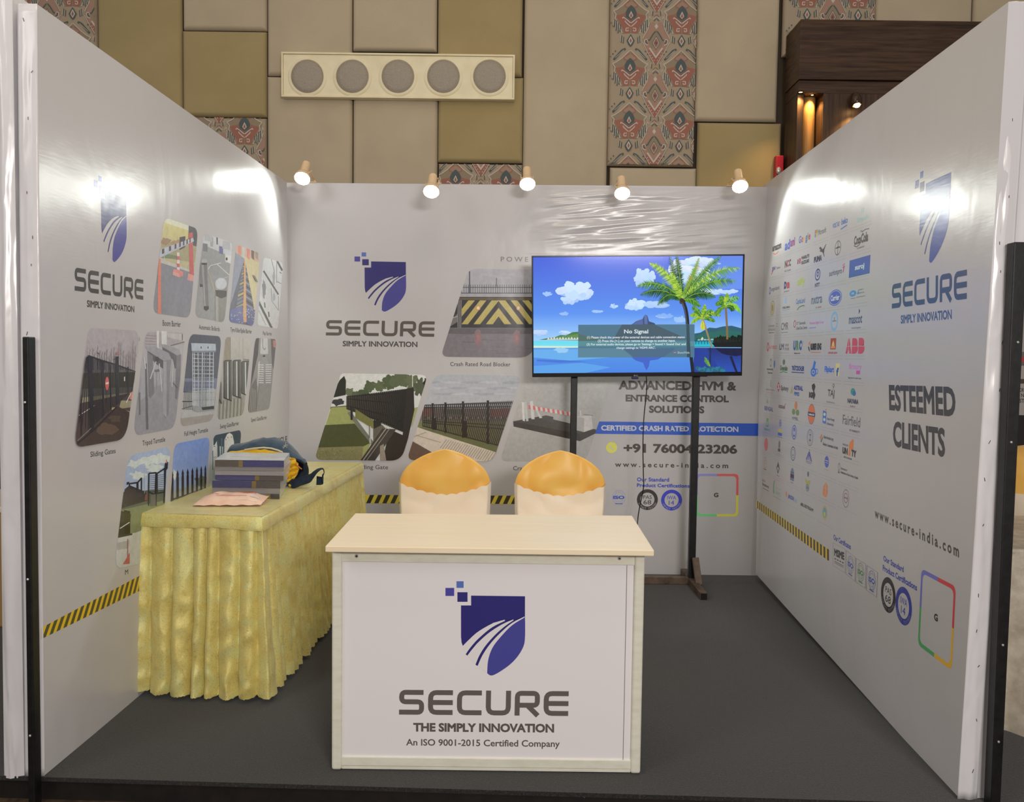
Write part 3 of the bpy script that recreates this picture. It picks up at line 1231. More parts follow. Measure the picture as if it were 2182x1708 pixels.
for k, (kd, xa, xb, yb_, yt_, cols, lab) in enumerate(layers):
    y0 = bookY + (.0 if k < 3 else .008) + (k % 2) * .003
    pa, pb = on_y(*BK.px(xa, yb_), y0), on_y(*BK.px(xb, yb_), y0)
    ztop = on_y(*BK.px((xa + xb) / 2, yt_), y0).z
    skew = Vector((on_y(*BK.px(xb + 60, yt_ - 84), y0 + dep).x - pb.x + .004 * (k % 3), dep, 0))
    o = thing('brochure_bundle', ((pa.x + pb.x) / 2, y0, zprev), lab, 'brochures', 'shrink-wrapped brochure bundles on the gold table')
    z0, z1 = zprev, ztop
    A0, B0 = Vector((pa.x, y0, z0)), Vector((pb.x, y0, z0))
    up = Vector((0, 0, z1 - z0))
    if k == 0:   # lowest: only its right end shows a spine
        cols = [(150, 148, 150), (78, 74, 72)]
    pg = MB()
    pg.hexa([A0 + Vector((.003, .003, .0005)), B0 + Vector((-.003, .003, .0005)), B0 + skew, A0 + skew, A0 + up + Vector((.003, .003, -.0015)), B0 + up + Vector((-.003, .003, -.0015)), B0 + skew + up - Vector((0, 0, .0015)), A0 + skew + up - Vector((0, 0, .0015))])
    wc = (.80, .80, .82, 1) if k < len(layers) - 1 else (.90, .93, .96, 1)
    pg.c = [wc] * len(pg.f)
    bdy = pg.build('pages', WRAPM, o, bevel=.0015)
    sp = MB()
    n = len(cols)
    cut = [0, .38, 1] if k == len(layers) - 1 else ([0, .62, 1] if n == 2 else [0, 1])
    if k == 0: cut = [0, .84, 1]
    for i, c in enumerate(cols):
        a = A0 + (B0 - A0) * cut[i]
        b_ = A0 + (B0 - A0) * cut[i + 1]
        sp.add([a, b_, b_ + up, a + up], [(0, 1, 2, 3)], S(*c))
        if n == 2 and i == 0:
            g = .012
            sp.add([b_ - Vector((g, .0004, 0)), b_ + Vector((g * .6, -.0004, 0)), b_ + up + Vector((g * .6, -.0004, 0)), b_ + up - Vector((g, .0004, 0))], [(0, 1, 2, 3)], S(150, 128, 72))
    sp.build('spine', WRAPM, o)
    if k == len(layers) - 1:
        cv = MB()
        cv.grid(lambda u, v: A0 + up + (B0 - A0) * u + skew * v + Vector((0, 0, .0012 + .003 * sm(0, .3, v) * (1 + .8 * noise.noise(Vector((u * 5, v * 5, 1)))))), 20, 16)
        cv.c = [(.90, .94, .97, 1)] * len(cv.f)
        cv.build('cover', WRAPM, o, smooth='all')
    zprev = z1 + .0002
STACK_TOP = zprev

# ------------------------------------------------------------------ paper parcel lying before the stack
PK = [(150, 880), (290, 750), (930, 755), (965, 790), (862, 878), (560, 893)]
pq = [on_z(*BK.px(x, y), ZT + .004) for x, y in ((150, 884), (868, 880), (960, 822), (285, 816))]
PAPER = mat('pinkish_wrapping_paper', rough=.5, spec=.3, build=noisy(S(246, 206, 180), S(252, 218, 196), 30, .3, .003))
par = thing('paper_parcel', (pq[0] + pq[2]) / 2, 'flat pinkish paper parcel with red print before the brochure stack', 'parcel')


def parfn(u, v, top=True):
    p = (pq[0] * (1 - u) + pq[1] * u) * (1 - v) + (pq[3] * (1 - u) + pq[2] * u) * v
    e = min(1, 4.5 * min(u, 1 - u)) ** .7 * min(1, 4.5 * min(v, 1 - v)) ** .7
    if top: p.z += .016 * v + .004 + .026 * e + .005 * e * noise.noise(Vector((u * 5, v * 4, 3)))
    else: p.z += .003 - .002
    if top: p.z += .003 * noise.noise(Vector((u * 9, v * 9, 6))) * (1 - e)
    p.z = max(p.z, ZT + .004)
    return p


pm = MB().grid(parfn, 28, 16)
pm.grid(lambda u, v: parfn(u, v, False), 28, 16, flip=True)
pm.build('wrapper', PAPER, par, smooth='all')
rp = MB()


def pstrip(u0, u1, v0, v1, nseg=12, lift=.0022):
    k = len(rp.v)
    for i in range(nseg):
        a, b_ = u0 + (u1 - u0) * i / nseg, u0 + (u1 - u0) * (i + 1) / nseg
        q = [parfn(a, v0), parfn(b_, v0), parfn(b_, v1), parfn(a, v1)]
        rp.add([x + Vector((0, 0, lift)) for x in q], [(0, 1, 2, 3)])


rnd = random.Random(3)
for v0, u0, u1, hgt in ((.80, .52, .80, .05), (.70, .58, .84, .06), (.62, .66, .80, .03), (.36, .28, .74, .045), (.30, .44, .66, .02), (.52, .10, .30, .03)):
    u = u0
    while u < u1:
        w = rnd.uniform(.008, .022)
        pstrip(u, min(u1, u + w), v0, v0 + hgt * rnd.uniform(.7, 1), 1)
        u += w + rnd.uniform(.003, .007)
rp.build('printed_lettering', mat('red_print_ink', S(206, 92, 84), .5), par)
rp = MB()
pstrip(.60, .93, .12, .34, 10, .0012)
pstrip(.80, .93, .3, .55, 6, .0014)
rp.build('tape', mat('white_tape', S(240, 226, 214), .35), par)

# ------------------------------------------------------------------ bag
NAVY = mat('navy_bag_cloth', rough=.72, spec=.3, sheen=.3, build=noisy(S(44, 64, 82), S(56, 78, 98), 14, .5, .004, stretch=(1, 1, 2)))
DNAVY = mat('dark_navy_webbing', rough=.7, spec=.3, build=noisy(S(24, 38, 54), S(36, 52, 70), 60, .3, .002))
YEL = mat('yellow_lining_cloth', rough=.6, spec=.3, sheen=.2, build=noisy(S(222, 172, 8), S(240, 196, 30), 16, .4, .004))
CRM = mat('cream_piping', S(226, 214, 178), .6)
BAGSHADE = mat('bag_inside_shade', S(14, 16, 24), .8)
yB = bookY + .465
bc = on_y(*BK.px(935, 400), yB)
bag = thing('cloth_bag', (bc.x, yB, ZT), 'navy and yellow cloth bag slumped behind the brochure stack', 'bag')
sil = [(515, 640), (520, 400), (528, 275), (560, 238), (700, 218), (800, 180), (900, 162), (1030, 168), (1130, 205), (1190, 268), (1270, 340), (1325, 392), (1342, 440), (1320, 520), (1270, 590), (1225, 640)]


def silz(x):
    best = None
    top = [p for p in sil if p[1] <= 640]
    for (x0, y0), (x1, y1) in zip(top[1:12], top[2:13]):
        if x0 <= x <= x1: return y0 + (y1 - y0) * (x - x0) / (x1 - x0 + 1e-6)
    return 440


def bagfn(u, v):
    x = 522 + (1338 - 522) * u
    zt_ = on_y(*BK.px(x, silz(x)), yB).z
    P = on_y(*BK.px(x, 400), yB)
    a = pi * v
    hh = max(.02, zt_ - ZT - .003)
    taper = .35 + .65 * math.sin(pi * min(1, max(0, u * .94 + .03))) ** .5
    y = yB - math.cos(a) * .125 * taper
    z = ZT + .003 + hh * (math.sin(a) ** .55)
    w = .014 * noise.noise(Vector((u * 7, v * 5, 4))) * math.sin(a) + .008 * (1 - 3 * abs(noise.noise(Vector((u * 6 - v * 5, v * 7 + u * 3, 8))))) * math.sin(a)
    return Vector((P.x + .01 * noise.noise(Vector((u * 3, v * 4, 2))), y + w, z + (w * .4 if .3 < v < .7 else 0)))


MB().grid(bagfn, 60, 36).build('bag_body', NAVY, bag, smooth='all')
# rolled opening lip: yellow lining, cream piping


def lipY(x): return yB - .135


lp = MB()
lip = [(530, 312), (620, 300), (720, 288), (820, 282), (900, 284), (970, 296), (1050, 310), (1110, 316)]
ll = [on_y(*BK.px(x, y), lipY(x)) for x, y in lip]


def lipfn(u, v):
    f = u * (len(ll) - 1)
    i = min(int(f), len(ll) - 2)
    p = ll[i] * (1 - f + i) + ll[i + 1] * (f - i)
    return p + Vector((0, -.014 * math.sin(pi * v), -.045 * v + .006 * noise.noise(Vector((u * 9, v * 4, 3)))))


MB().grid(lipfn, 40, 8, flip=True).build('lining', YEL, bag, smooth='all', solid=.003)
cp = [on_y(*BK.px(x, y), lipY(x) - .006) for x, y in ((700, 288), (800, 272), (900, 264), (980, 272), (1050, 292), (1100, 312))]
MB().tube(cp, .004, 8).build('piping', CRM, bag, smooth=True)
# open side mouth: near-black sheet for the shaded inside, yellow folds spilling out
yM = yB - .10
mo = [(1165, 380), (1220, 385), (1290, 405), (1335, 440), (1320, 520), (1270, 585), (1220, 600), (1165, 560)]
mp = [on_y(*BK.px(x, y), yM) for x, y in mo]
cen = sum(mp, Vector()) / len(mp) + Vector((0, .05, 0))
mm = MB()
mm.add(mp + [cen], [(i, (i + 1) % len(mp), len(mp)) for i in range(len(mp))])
mm.build('mouth', BAGSHADE, bag)
MB().tube(mp[1:6], .007, 8).build('mouth_rim', DNAVY, bag, smooth=True)


def spill(u, v):
    xl_ = 1163 + 10 * math.sin(v * 9)
    xr_ = 1180 + 100 * math.sin(pi * (.12 + .80 * v)) ** .8 - 18 * v
    y_ = 352 + 268 * v + 24 * u * (1 - v)
    p = on_y(*BK.px(xl_ + (xr_ - xl_) * u, y_), yM - .02)
    fold = abs(math.sin(pi * (4.6 * v + .8 * u + .3 * noise.noise(Vector((u * 3, v * 4, 2))))))
    p.y += -.012 - .026 * fold * (1 - .5 * u) + .02 * u + .006 * noise.noise(Vector((u * 8, v * 11, 6)))
    p.z = max(p.z, ZT + .006)
    return p


MB().grid(spill, 24, 60, flip=True).build('yellow_fold', YEL, bag, smooth='all', solid=.003)
orp = [on_y(*BK.px(x, y), yM - .03) for x, y in ((1195, 405), (1240, 440), (1285, 478), (1305, 492))]
MB().tube(orp, .0028, 8).build('orange_cord', mat('orange_cord', S(214, 120, 24), .5), bag, smooth=True)
# strap lying over the table
stc = [(1180, 590), (1195, 640), (1240, 640), (1310, 612), (1390, 588), (1430, 548), (1475, 505), (1525, 487), (1540, 530), (1520, 575), (1528, 612), (1460, 612)]
sty = [yM - .03, yM - .05, yM - .055, yM - .05, yM - .05, yM - .045, yM - .04, yM - .04, yM - .05, yM - .06, yM - .06, yM - .06]
sp_ = [on_y(*BK.px(x, y), yy_) for (x, y), yy_ in zip(stc, sty)]


def cr(pts, u):
    n = len(pts) - 1
    f = min(u * n, n - 1e-6)
    i = int(f)
    t = f - i
    P = [pts[max(0, i - 1)], pts[i], pts[i + 1], pts[min(n, i + 2)]]
    return (P[1] * 2 + (P[2] - P[0]) * t + (P[0] * 2 - P[1] * 5 + P[2] * 4 - P[3]) * t * t + (P[1] * 3 - P[0] - P[2] * 3 + P[3]) * t ** 3) * .5


def strapfn(u, v):
    p = cr(sp_, u)
    q = cr(sp_, min(1, u + .01)) - cr(sp_, max(0, u - .01))
    side = Vector((-.15, .75, .45 + .5 * math.sin(u * 7))).normalized()
    w = .030
    p = p + side * (v - .5) * 2 * w * .85
    p.z = max(p.z, ZT + .0045)
    return p


MB().grid(strapfn, 70, 4).build('strap', DNAVY, bag, smooth='all', solid=.003)
yp_ = [on_y(*BK.px(x, y), yM - .06) for x, y in ((1168, 655), (1200, 682), (1260, 676), (1305, 655))]
for p in yp_: p.z = max(p.z, ZT + .006)
MB().tube(yp_, .005, 8).build('yellow_trim', YEL, bag, smooth=True)
em = MB()
for (xa, ya, xb, yb2) in ((1100, 262, 1150, 236), (1108, 276, 1128, 240), (1124, 258, 1136, 206), (1112, 238, 1150, 262), (1128, 232, 1160, 240)):
    a, b_ = on_y(*BK.px(xa, ya), yB - .138), on_y(*BK.px(xb, yb2), yB - .138)
    em.bar(a, b_, .0014, .0014, (0, 1, 0))
em.build('embroidery', CRM, bag)

# ------------------------------------------------------------------ covered chairs
GOLDSAT = mat('gold_satin', rough=.38, spec=.45, sheen=.2, build=noisy(S(250, 190, 84), S(254, 206, 106), 5, .25, .01, detail=2))
WHSAT = mat('ivory_satin', rough=.45, spec=.4, sheen=.2, build=noisy(S(254, 236, 210), S(255, 242, 220), 6, .3, .008, detail=3))
CHT = [(0, 0.0), (.05, .18), (.14, .36), (.25, .53), (.40, .70), (.58, .84), (.78, .94), (1.0, 1.0)]


def chair(cxp, wpx, toppx, y, label, seed, lean=0.0):
    a = on_y(cxp - wpx / 2, 1040, y)
    b = on_y(cxp + wpx / 2, 1040, y)
    hw_ = (b.x - a.x) / 2
    cx_ = (a.x + b.x) / 2
    ztop = on_y(cxp, toppx, y).z
    zsh = on_y(cxp, toppx + 66, y).z
    o = thing('banquet_chair', (cx_, y, 0), label, 'chair', 'satin covered banquet chairs behind the counter')
    zs = .46

    def half(z):
        if z >= zsh:
            t = (ztop - z) / (ztop - zsh)
            for (t0, w0), (t1, w1) in zip(CHT, CHT[1:]):
                if t0 <= t <= t1: return hw_ * (w0 + (w1 - w0) * (t - t0) / (t1 - t0))
        return hw_ * (1.0 - .035 * sm(zsh, zs, z))

    def shell(u, v):      # u round, v up
        tt = 1 - (1 - v) ** 1.8
        z = zs - .30 + (ztop - zs + .30) * tt
        h = half(min(z, ztop))
        an = 2 * pi * u
        cx2 = math.copysign(abs(math.cos(an)) ** .55, math.cos(an)) * h
        cy2 = math.copysign(abs(math.sin(an)) ** .6, math.sin(an)) * (.034 * (1 - .55 * sm(zsh, ztop, z)))
        if z >= ztop - .0005: cx2 *= .02; cy2 *= .02
        bow = -.025 * (1 - (cx2 / hw_) ** 2)
        wr = .004 * noise.noise(Vector((cx2 * 9 + seed, z * 6, seed))) + .007 * (1 - 3 * abs(noise.noise(Vector((cx2 * 5 + z * 4 + seed, z * 3 - cx2 * 6, seed + 4)))))
        return Vector((cx_ + cx2, y + cy2 + bow * 0 + .035 + (wr if cy2 < 0 else 0) + .1 * (zs - z) * .0, z))
    MB().grid(shell, 72, 48).build('gold_back', GOLDSAT, o, smooth='all')

    # ivory apron with scalloped upper edge, wrapped over the front
    def edge(u):
        s = 2 * u - 1
        base = on_y(cxp, toppx + 94, y).z + .060 * abs(s) ** 1.7
        return base + .007 * abs(math.sin(u * pi * 9.5)) - .004

    def apron(u, v):
        s = 2 * u - 1
        z1 = edge(u)
        z = z1 + (zs - .06 - z1) * v
        h = half(z) + .004
        x = s * h
        k = abs(s)
        yy_ = y - .016 + (.052 * sm(.93, 1.0, k))
        yy_ += .006 * noise.noise(Vector((x * 8 + seed, z * 7, seed + 9))) - .003 * v + .004 * (1 - 3 * abs(noise.noise(Vector((x * 5 + z * 7 + seed, z * 4 - x * 5, seed + 3))))) * sm(0, .15, v)
        return Vector((cx_ + x * 1.004, yy_, z))
    MB().grid(apron, 90, 24, flip=True).build('ivory_apron', WHSAT, o, smooth='all')

    # seat and floor-length skirt
    def seat(u, v):
        an = 2 * pi * u
        r = .55
        ex = math.copysign(abs(math.cos(an)) ** r, math.cos(an)) * (hw_ + .002)
        ey = math.copysign(abs(math.sin(an)) ** r, math.sin(an)) * .215
        if v < .15: k, z = v / .15, zs + .01
        else: k, z = 1 + .05 * (v - .15) + .03 * (v - .15) * math.sin(an * 14), zs * (1 - (v - .15) / .85) + .004
        return Vector((cx_ + ex * k, y - .20 + ey * k, z))
    MB().grid(seat, 84, 24, flip=True).build('seat_cover', WHSAT, o, smooth='all')
    return o


chair(947, 194, 958, -1.06, 'gold and ivory covered chair nearest the gold table, behind the counter', 2.0)
chair(1194.5, 193, 961, -1.06, 'gold and ivory covered chair in front of the television stand pole', 7.0)

# ------------------------------------------------------------------ television on its stand
pb_ = on_z(1475, 1244, 0)
yS = pb_.y
stand = thing('tv_stand', (on_y(1350, 1240, yS).x, yS, 0), 'black steel floor stand carrying the television', 'stand')
RUST = mat('worn_brown_steel', rough=.5, spec=.4, build=noisy(S(70, 56, 46), S(112, 94, 78), 12, .2, .002))


def xat(px, py): return on_y(px, py, yS).x


for (xa, ya, xb, yb2, wpx) in ((1474.5, 1225, 1481.5, 805, 14.5), (1216, 1225, 1224, 805, 13.5)):
    x = (xat(xa, ya) + xat(xb, yb2)) / 2
    w = wpx * (CAM.y * -1 + yS) / F
    MB().box(x - w / 2, x + w / 2, yS - w / 2, yS + w / 2, .03, 1.62).build('pole', BLACKSTEEL, stand, bevel=.003)
    MB().box(x - w * .5, x + w * .5, yS - .335, yS + .215, .0, w).build('foot', RUST, stand, bevel=.002)
    MB().box(x - w * .42, x + w * .42, yS - .339, yS - .335, .003, w - .003).build('end_cap', BLACKSTEEL, stand)
    MB().bar((x + .022, yS - .115, w * .6), (x + .012, yS - .045, .175), w * .95, w * .6, (0, 1, 0)).build('gusset', RUST, stand, bevel=.002)
    if xa > 1400: xr = x
    else: xl = x
MB().box(xl + .018, xr - .018, yS - .018, yS + .018, .002, .046).build('cross_bar', RUST, stand, bevel=.002)
for z in (1.28, 1.52):
    MB().box(xl - .10, xr + .06, yS - .036, yS - .0205, z, z + .05).build('mount_rail', BLACKSTEEL, stand, bevel=.002)

TILT = math.radians(3.2)
tn = Vector((0, -math.cos(TILT), -math.sin(TILT)))
tyv = yS - .105
p0 = on_y(1358, 673, tyv)
tc = [on_plane(px, py, p0, tn) for px, py in ((1134, 803), (1580.5, 800.5), (1587, 541), (1133, 545))]
cenT = sum(tc, Vector()) / 4
U = ((tc[1] - tc[0]) + (tc[2] - tc[3])).normalized()
V = ((tc[3] - tc[0]) + (tc[2] - tc[1]))
V = (V - U * V.dot(U)).normalized()
Nn = U.cross(V).normalized()
if Nn.y > 0: Nn = -Nn
hwT = ((tc[1] - tc[0]).length + (tc[2] - tc[3]).length) / 4
hhT = ((tc[3] - tc[0]).length + (tc[2] - tc[1]).length) / 4
tv = thing('television', cenT, 'large black television showing a palm beach, on the steel stand', 'television')
GLOSSBLK = mat('gloss_black_plastic', S(10, 10, 13), .22, spec=.5)
BKTV = mat('matt_black_plastic', S(20, 20, 22), .5)
bz, bb = .0085, .024
sl = MB()
for (u0, u1, v0, v1) in ((-hwT, hwT, -hhT, -hhT + bb), (-hwT, hwT, hhT - bz, hhT), (-hwT, -hwT + bz, -hhT + bb, hhT - bz), (hwT - bz, hwT, -hhT + bb, hhT - bz)):
    MB().slab(cenT, U, V, Nn, u0, u1, v0, v1, -.03, .004).build('bezel', GLOSSBLK, tv, bevel=.0015)
MB().slab(cenT, U, V, Nn, -hwT + .004, hwT - .004, -hhT + .004, hhT - .004, -.030, -.004).build('back_shell', BKTV, tv)
MB().slab(cenT, U, V, Nn, -hwT * .6, hwT * .6, -hhT * .8, hhT * .3, -.052, -.030).build('rear_housing', BKTV, tv, bevel=.006)
sx0, sx1, sy0, sy1 = -hwT + bz, hwT - bz, -hhT + bb, hhT - bz
c0 = on_plane(1353, 803, cenT, Nn)
MB().slab(c0, U, V, Nn, -.020, .020, -.012, .001, -.02, .006).build('sensor_foot', mat('indigo_plastic', S(40, 34, 96), .25, spec=.6), tv, bevel=.004, seg=3)

# power lead hanging from the television
cb = [(1377, 800), (1378, 830), (1372, 890), (1370, 950), (1371, 1010), (1371, 1040), (1362, 1085), (1358, 1120), (1356, 1180), (1352, 1235)]
pts = [on_y(x, y, yS - .045 + .012 * math.sin(i * 1.3)) for i, (x, y) in enumerate(cb)]
pts[-1].z = .006
pts = [cr(pts, i / 60) for i in range(61)]
pts += [pts[-1] + Vector((-.03 * i, .01 * i, 0)) for i in range(1, 8)]
lead = MB().tube(pts, .0032, 8).build('power_lead', mat('black_rubber', S(14, 14, 15), .5), None, smooth=True)
tag(lead, 'thin black power lead hanging from the television down to the carpet', 'cable')

# ------------------------------------------------------------------ spotlights on the back wall
LAMPB = mat('cream_lamp_body', S(236, 206, 164), .35, spec=.5)
BULB = mat('led_lens', (.9, .95, .92, 1), .3, emit=(0.93, 1.0, 0.90, 1), estr=24.0)


BEAM = 8.0


def spot(fx, fy, bx, by, y, label):
    c = on_y(fx, fy, y)
    top = on_y(bx, by, y + .075)
    ax = (c - top).normalized()
    ax = Vector((ax.x, -.66, -.75)).normalized()
    o = thing('spotlight', c - ax * .10, label, 'spotlight', 'cream clip-on spotlights along the top of the back wall')
    ap = c - ax * .112
    MB().lathe([(.018, -.034), (.025, -.030), (.027, .058), (.029, .064), (.036, .072), (.0475, .100), (.0485, .112), (.046, .114), (.0455, .108)], 32, ap, ax).build('lamp_body', LAMPB, o, smooth=True)
    MB().lathe([(.0452, .1075), (.040, .1125), (.025, .1155), (.006, .1165)], 32, ap, ax).build('bulb', BULB, o, smooth='all')
    l = bpy.data.lights.new('spotlight_beam', 'SPOT')
    l.energy = BEAM
    l.color = (0.95, 1.0, 0.93)
    l.spot_size = math.radians(138)
    l.spot_blend = 0.25
    l.shadow_soft_size = 0.03
    lo = bpy.data.objects.new('spotlight_beam', l)
    COL.objects.link(lo)
    lo.location = ap + ax * .150
    lo.rotation_euler = ax.to_track_quat('-Z', 'Y').to_euler()
    side = ax.cross(Vector((0, 0, 1))).normalized()
    for s_ in (-1, 1):
        ub = MB()
        a = ap + ax * .055 + side * s_ * .026
        ub.tube([a, a + side * s_ * .010], .005, 10)
        ub.tube([a + side * s_ * .010, a + side * s_ * .012 - ax * .028 + Vector((0, .02, 0))], .0028, 8)
        ub.build('swivel_screw', LAMPB, o, smooth=True)
    wz = TLb.z + (TRb.z - TLb.z) * (c.x - TLb.x) / (TRb.x - TLb.x)
    arm = [ap + ax * .01, ap + Vector((0, .03, .004)), Vector((c.x + .004, -.02, wz + .030)), Vector((c.x + .004, .029, wz + .030)), Vector((c.x + .004, .029, wz - .0)), ]
    MB().tube([cr(arm, i / 20) for i in range(21)], .0055, 10).build('arm', LAMPB, o, smooth=True)
    MB().box(c.x - .016, c.x + .024, -.006, .064, wz + .0005, wz + .008).build('clip', LAMPB, o, bevel=.002)
    return o


LY = -.26
spot(644, 380, 651, 345, LY, 'cream spotlight nearest the left printed wall')
spot(919, 408, 922, 378, LY - .13, 'second spotlight along, right above the back wall shield logo')
spot(1124, 392, 1123, 366, LY, 'middle one of the five spotlights above the back wall')
spot(1326, 412, 1325, 372, LY, 'spotlight hanging over the middle of the television')
spot(1577, 397, 1574, 366, LY, 'spotlight nearest the right printed wall')

# ------------------------------------------------------------------ ceiling speaker row on the hall wall
SPK = mat('aged_cream_paint', rough=.5, spec=.4, build=noisy(S(240, 228, 190), S(248, 238, 204), 8))
ob = .10
a, b = hw(599, 110, ob), hw(1096, 212, ob)
X0, X1, Z0, Z1 = a.x, b.x, b.z, a.z
yF = a.y
sb = thing('speaker_row', ((X0 + X1) / 2, yF, (Z0 + Z1) / 2), 'long cream wall box holding five round speakers', 'speaker')
t = .012
MB().box(X0, X1, yF, HP.y - .046, Z1 - t, Z1).build('frame', SPK, sb, bevel=.0015)
MB().box(X0, X1, yF, HP.y - .046, Z0, Z0 + t).build('frame', SPK, sb, bevel=.0015)
MB().box(X0, X0 + t, yF, HP.y - .046, Z0 + t, Z1 - t).build('frame', SPK, sb, bevel=.0015)
MB().box(X1 - t, X1, yF, HP.y - .046, Z0 + t, Z1 - t).build('frame', SPK, sb, bevel=.0015)
MB().box(X0 + t + .002, X1 - t - .002, yF + .010, yF + .022, Z0 + t + .002, Z1 - t - .002).build('baffle', SPK, sb)
GRILL = mat('grey_speaker_mesh', rough=.6, spec=.3, build=lambda n, b: (
    n.link(n.ramp(n.noise(n.coord(), 500, 1, .5), [(.4, S(150, 140, 126)), (.6, S(182, 172, 156))]), b.inputs['Base Color']), None)[0])
for px in (655, 751, 848, 945, 1043):
    c = hw(px, 163.5, ob - .010)
    rg = MB().lathe([(.134, 0), (.134, .004), (.126, .009), (.116, .009), (.112, .003)], 48, c, (0, -1, 0), caps=False).build('trim_ring', SPK, sb, smooth=True)
    MB().lathe([(.1135, .002), (.1135, .004), (.08, .009), (.03, .012), (.004, .0125)], 48, c, (0, -1, 0)).build('grille', GRILL, sb, smooth='all')

# ------------------------------------------------------------------ dark wood cabinet
WOOD = mat('dark_walnut_veneer', rough=.45, spec=.35, build=noisy(S(48, 32, 22), S(84, 60, 42), 9, .15, .002, detail=8, stretch=(.35, 1, 7)))
WOODV = mat('dark_walnut_veneer_upright', rough=.45, spec=.35, build=noisy(S(52, 36, 26), S(84, 62, 44), 9, .15, .002, detail=8, stretch=(6, 6, .35)))
CV = lambda x, y: (1600 + x / 3.749, y / 3.749)
yC = HP.y - .34
tlc = on_y(*CV(400, 152), yC)
cab = thing('wood_cabinet', (tlc.x + .7, HP.y - .17, 0), 'dark walnut cabinet with lit niche standing beyond the right booth wall', 'cabinet')
zT, zM = tlc.z, on_y(*CV(380, 636), yC).z
xL, xR = tlc.x, tlc.x + 1.62
MB().box(xL, xR, yC, HP.y - .047, zM + .004, zT).build('fascia', WOOD, cab, bevel=.003)
yC2 = yC + .018
xL2 = xL + .006
xa, xb = on_y(*CV(432, 800), yC2).x, on_y(*CV(578, 800), yC2).x
zN = on_y(*CV(500, 742), yC2).z
zlow = -.08
MB().box(xL2, xR, yC2, HP.y - .047, zN, zM).build('head_panel', WOOD, cab)
MB().box(xL2, xa, yC2 + .02, HP.y - .047, zlow, zN).build('side_stile', WOODV, cab, bevel=.004)
MB().box(xb, xR, yC2, HP.y - .047, zlow, zN).build('body_panel', WOODV, cab, bevel=.004)
MB().box(xa, xb, yC2 + .14, HP.y - .047, zlow, zN).build('niche_back', WOODV, cab)
xm = xa + (xb - xa) * .52
MB().lathe([(.05, zlow), (.05, zN - .001)], 24, (xm, yC2 + .13, 0), (0, 0, 1)).build('round_column', mat('lit_column_veneer', rough=.45, spec=.35, build=noisy(S(150, 112, 62), S(176, 136, 82), 9, .1, .002, detail=6, stretch=(6, 6, .35))), cab, smooth=True)  # column wood lightened so the niche looks more brightly lit
WLED = mat('warm_lamp_lens', (1, .8, .5, 1), .3, emit=(1, .62, .22, 1), estr=30)


def warm_spot(loc, target, e, ang=100):
    l = bpy.data.lights.new('cabinet_downlight', 'SPOT')
    l.energy = e
    l.color = (1, .60, .22)
    l.spot_size = math.radians(ang)
    l.spot_blend = .6
    l.shadow_soft_size = .012
    o = bpy.data.objects.new('cabinet_downlight', l)
    COL.objects.link(o)
    o.location = loc
    o.rotation_euler = (Vector(target) - Vector(loc)).to_track_quat('-Z', 'Y').to_euler()


for xx, yy_ in ((xm + .0, yC2 + .045), (xa - .035, yC2 - .012)):
    MB().lathe([(.022, 0), (.022, -.006), (.014, -.007), (.012, -.002)], 20, (xx, yy_, zN + .004), (0, 0, 1)).build('downlight', WLED if False else mat('bronze_lamp', S(60, 42, 26), .35, .6), cab, smooth=True)
    MB().lathe([(.012, -.0035), (.002, -.0045)], 16, (xx, yy_, zN + .004), (0, 0, 1)).build('downlight_lens', WLED, cab)
    warm_spot((xx, yy_, zN - .012), (xx, yy_ + .03, 0), 8, 115)
# wall lamp
wl_c = on_y(*CV(838, 800), yC2 - .06)
MB().lathe([(.004, .05), (.022, .045), (.034, .025), (.037, -.005), (.034, -.03), (.028, -.036), (.026, -.03)], 24, wl_c, (-.12, .25, 1)).build('wall_lamp_shade', mat('bronze_lamp_glass', S(66, 46, 30), .2, .3), cab, smooth=True)
MB().tube([wl_c + Vector((0, .01, .02)), wl_c + Vector((0, .06, .02))], .008, 10).build('wall_lamp_arm', mat('bronze_lamp', S(60, 42, 26), .35, .6), cab)
MB().ball(wl_c + Vector((.006, -.006, -.034)), .020, .020, .016, 16, 10).build('wall_lamp_bulb', WLED, cab, smooth='all')
warm_spot(wl_c + Vector((.006, -.004, -.056)), wl_c + Vector((-.01, .05, -.5)), 5, 105)

# fire alarm
RED = mat('red_alarm_plastic', S(190, 24, 44), .35, spec=.5)
ya = HP.y - .10
c = [on_y(*CV(x, y), ya) for x, y in ((200, 1345), (262, 1345), (262, 1240), (200, 1258))]
al = thing('fire_alarm', (c[0] + c[2]) / 2, 'small red fire alarm sounder beside the dark wood cabinet', 'alarm')
zA0, zA1 = c[0].z - .09, c[2].z
MB().box(c[0].x, c[1].x, ya, HP.y - .045, zA0, zA1).build('housing', RED, al, bevel=.006)
for i in range(3):
    x = c[0].x + (c[1].x - c[0].x) * (.3 + .22 * i)
    MB().box(x, x + .006, ya - .003, ya + .001, zA0 + .05, zA1 - .01).build('rib', RED, al)
bc_ = on_y(*CV(222, 1362), ya - .012)
MB().ball(bc_, .018, .014, .026, 14, 10).build('strobe', mat('silver_strobe', S(200, 196, 190), .2, .4), al, smooth='all')

# ------------------------------------------------------------------ neighbours glimpsed past the partitions
IVT = mat('ivory_damask_cloth', rough=.5, spec=.35, build=noisy(S(188, 176, 156), S(222, 212, 194), 14, .5, .006, detail=6))
yN = -2.2
pa_ = on_y(2140, 1170, yN)
zt_ = pa_.z
nt = thing('draped_table', (pa_.x + .55, yN + .35, -.08), 'ivory draped table glimpsed beyond the right black post', 'table')
MB().box(pa_.x - .02, pa_.x + 1.1, yN, yN + .7, zt_ - .02, zt_).build('top_cloth', IVT, nt, bevel=.008)


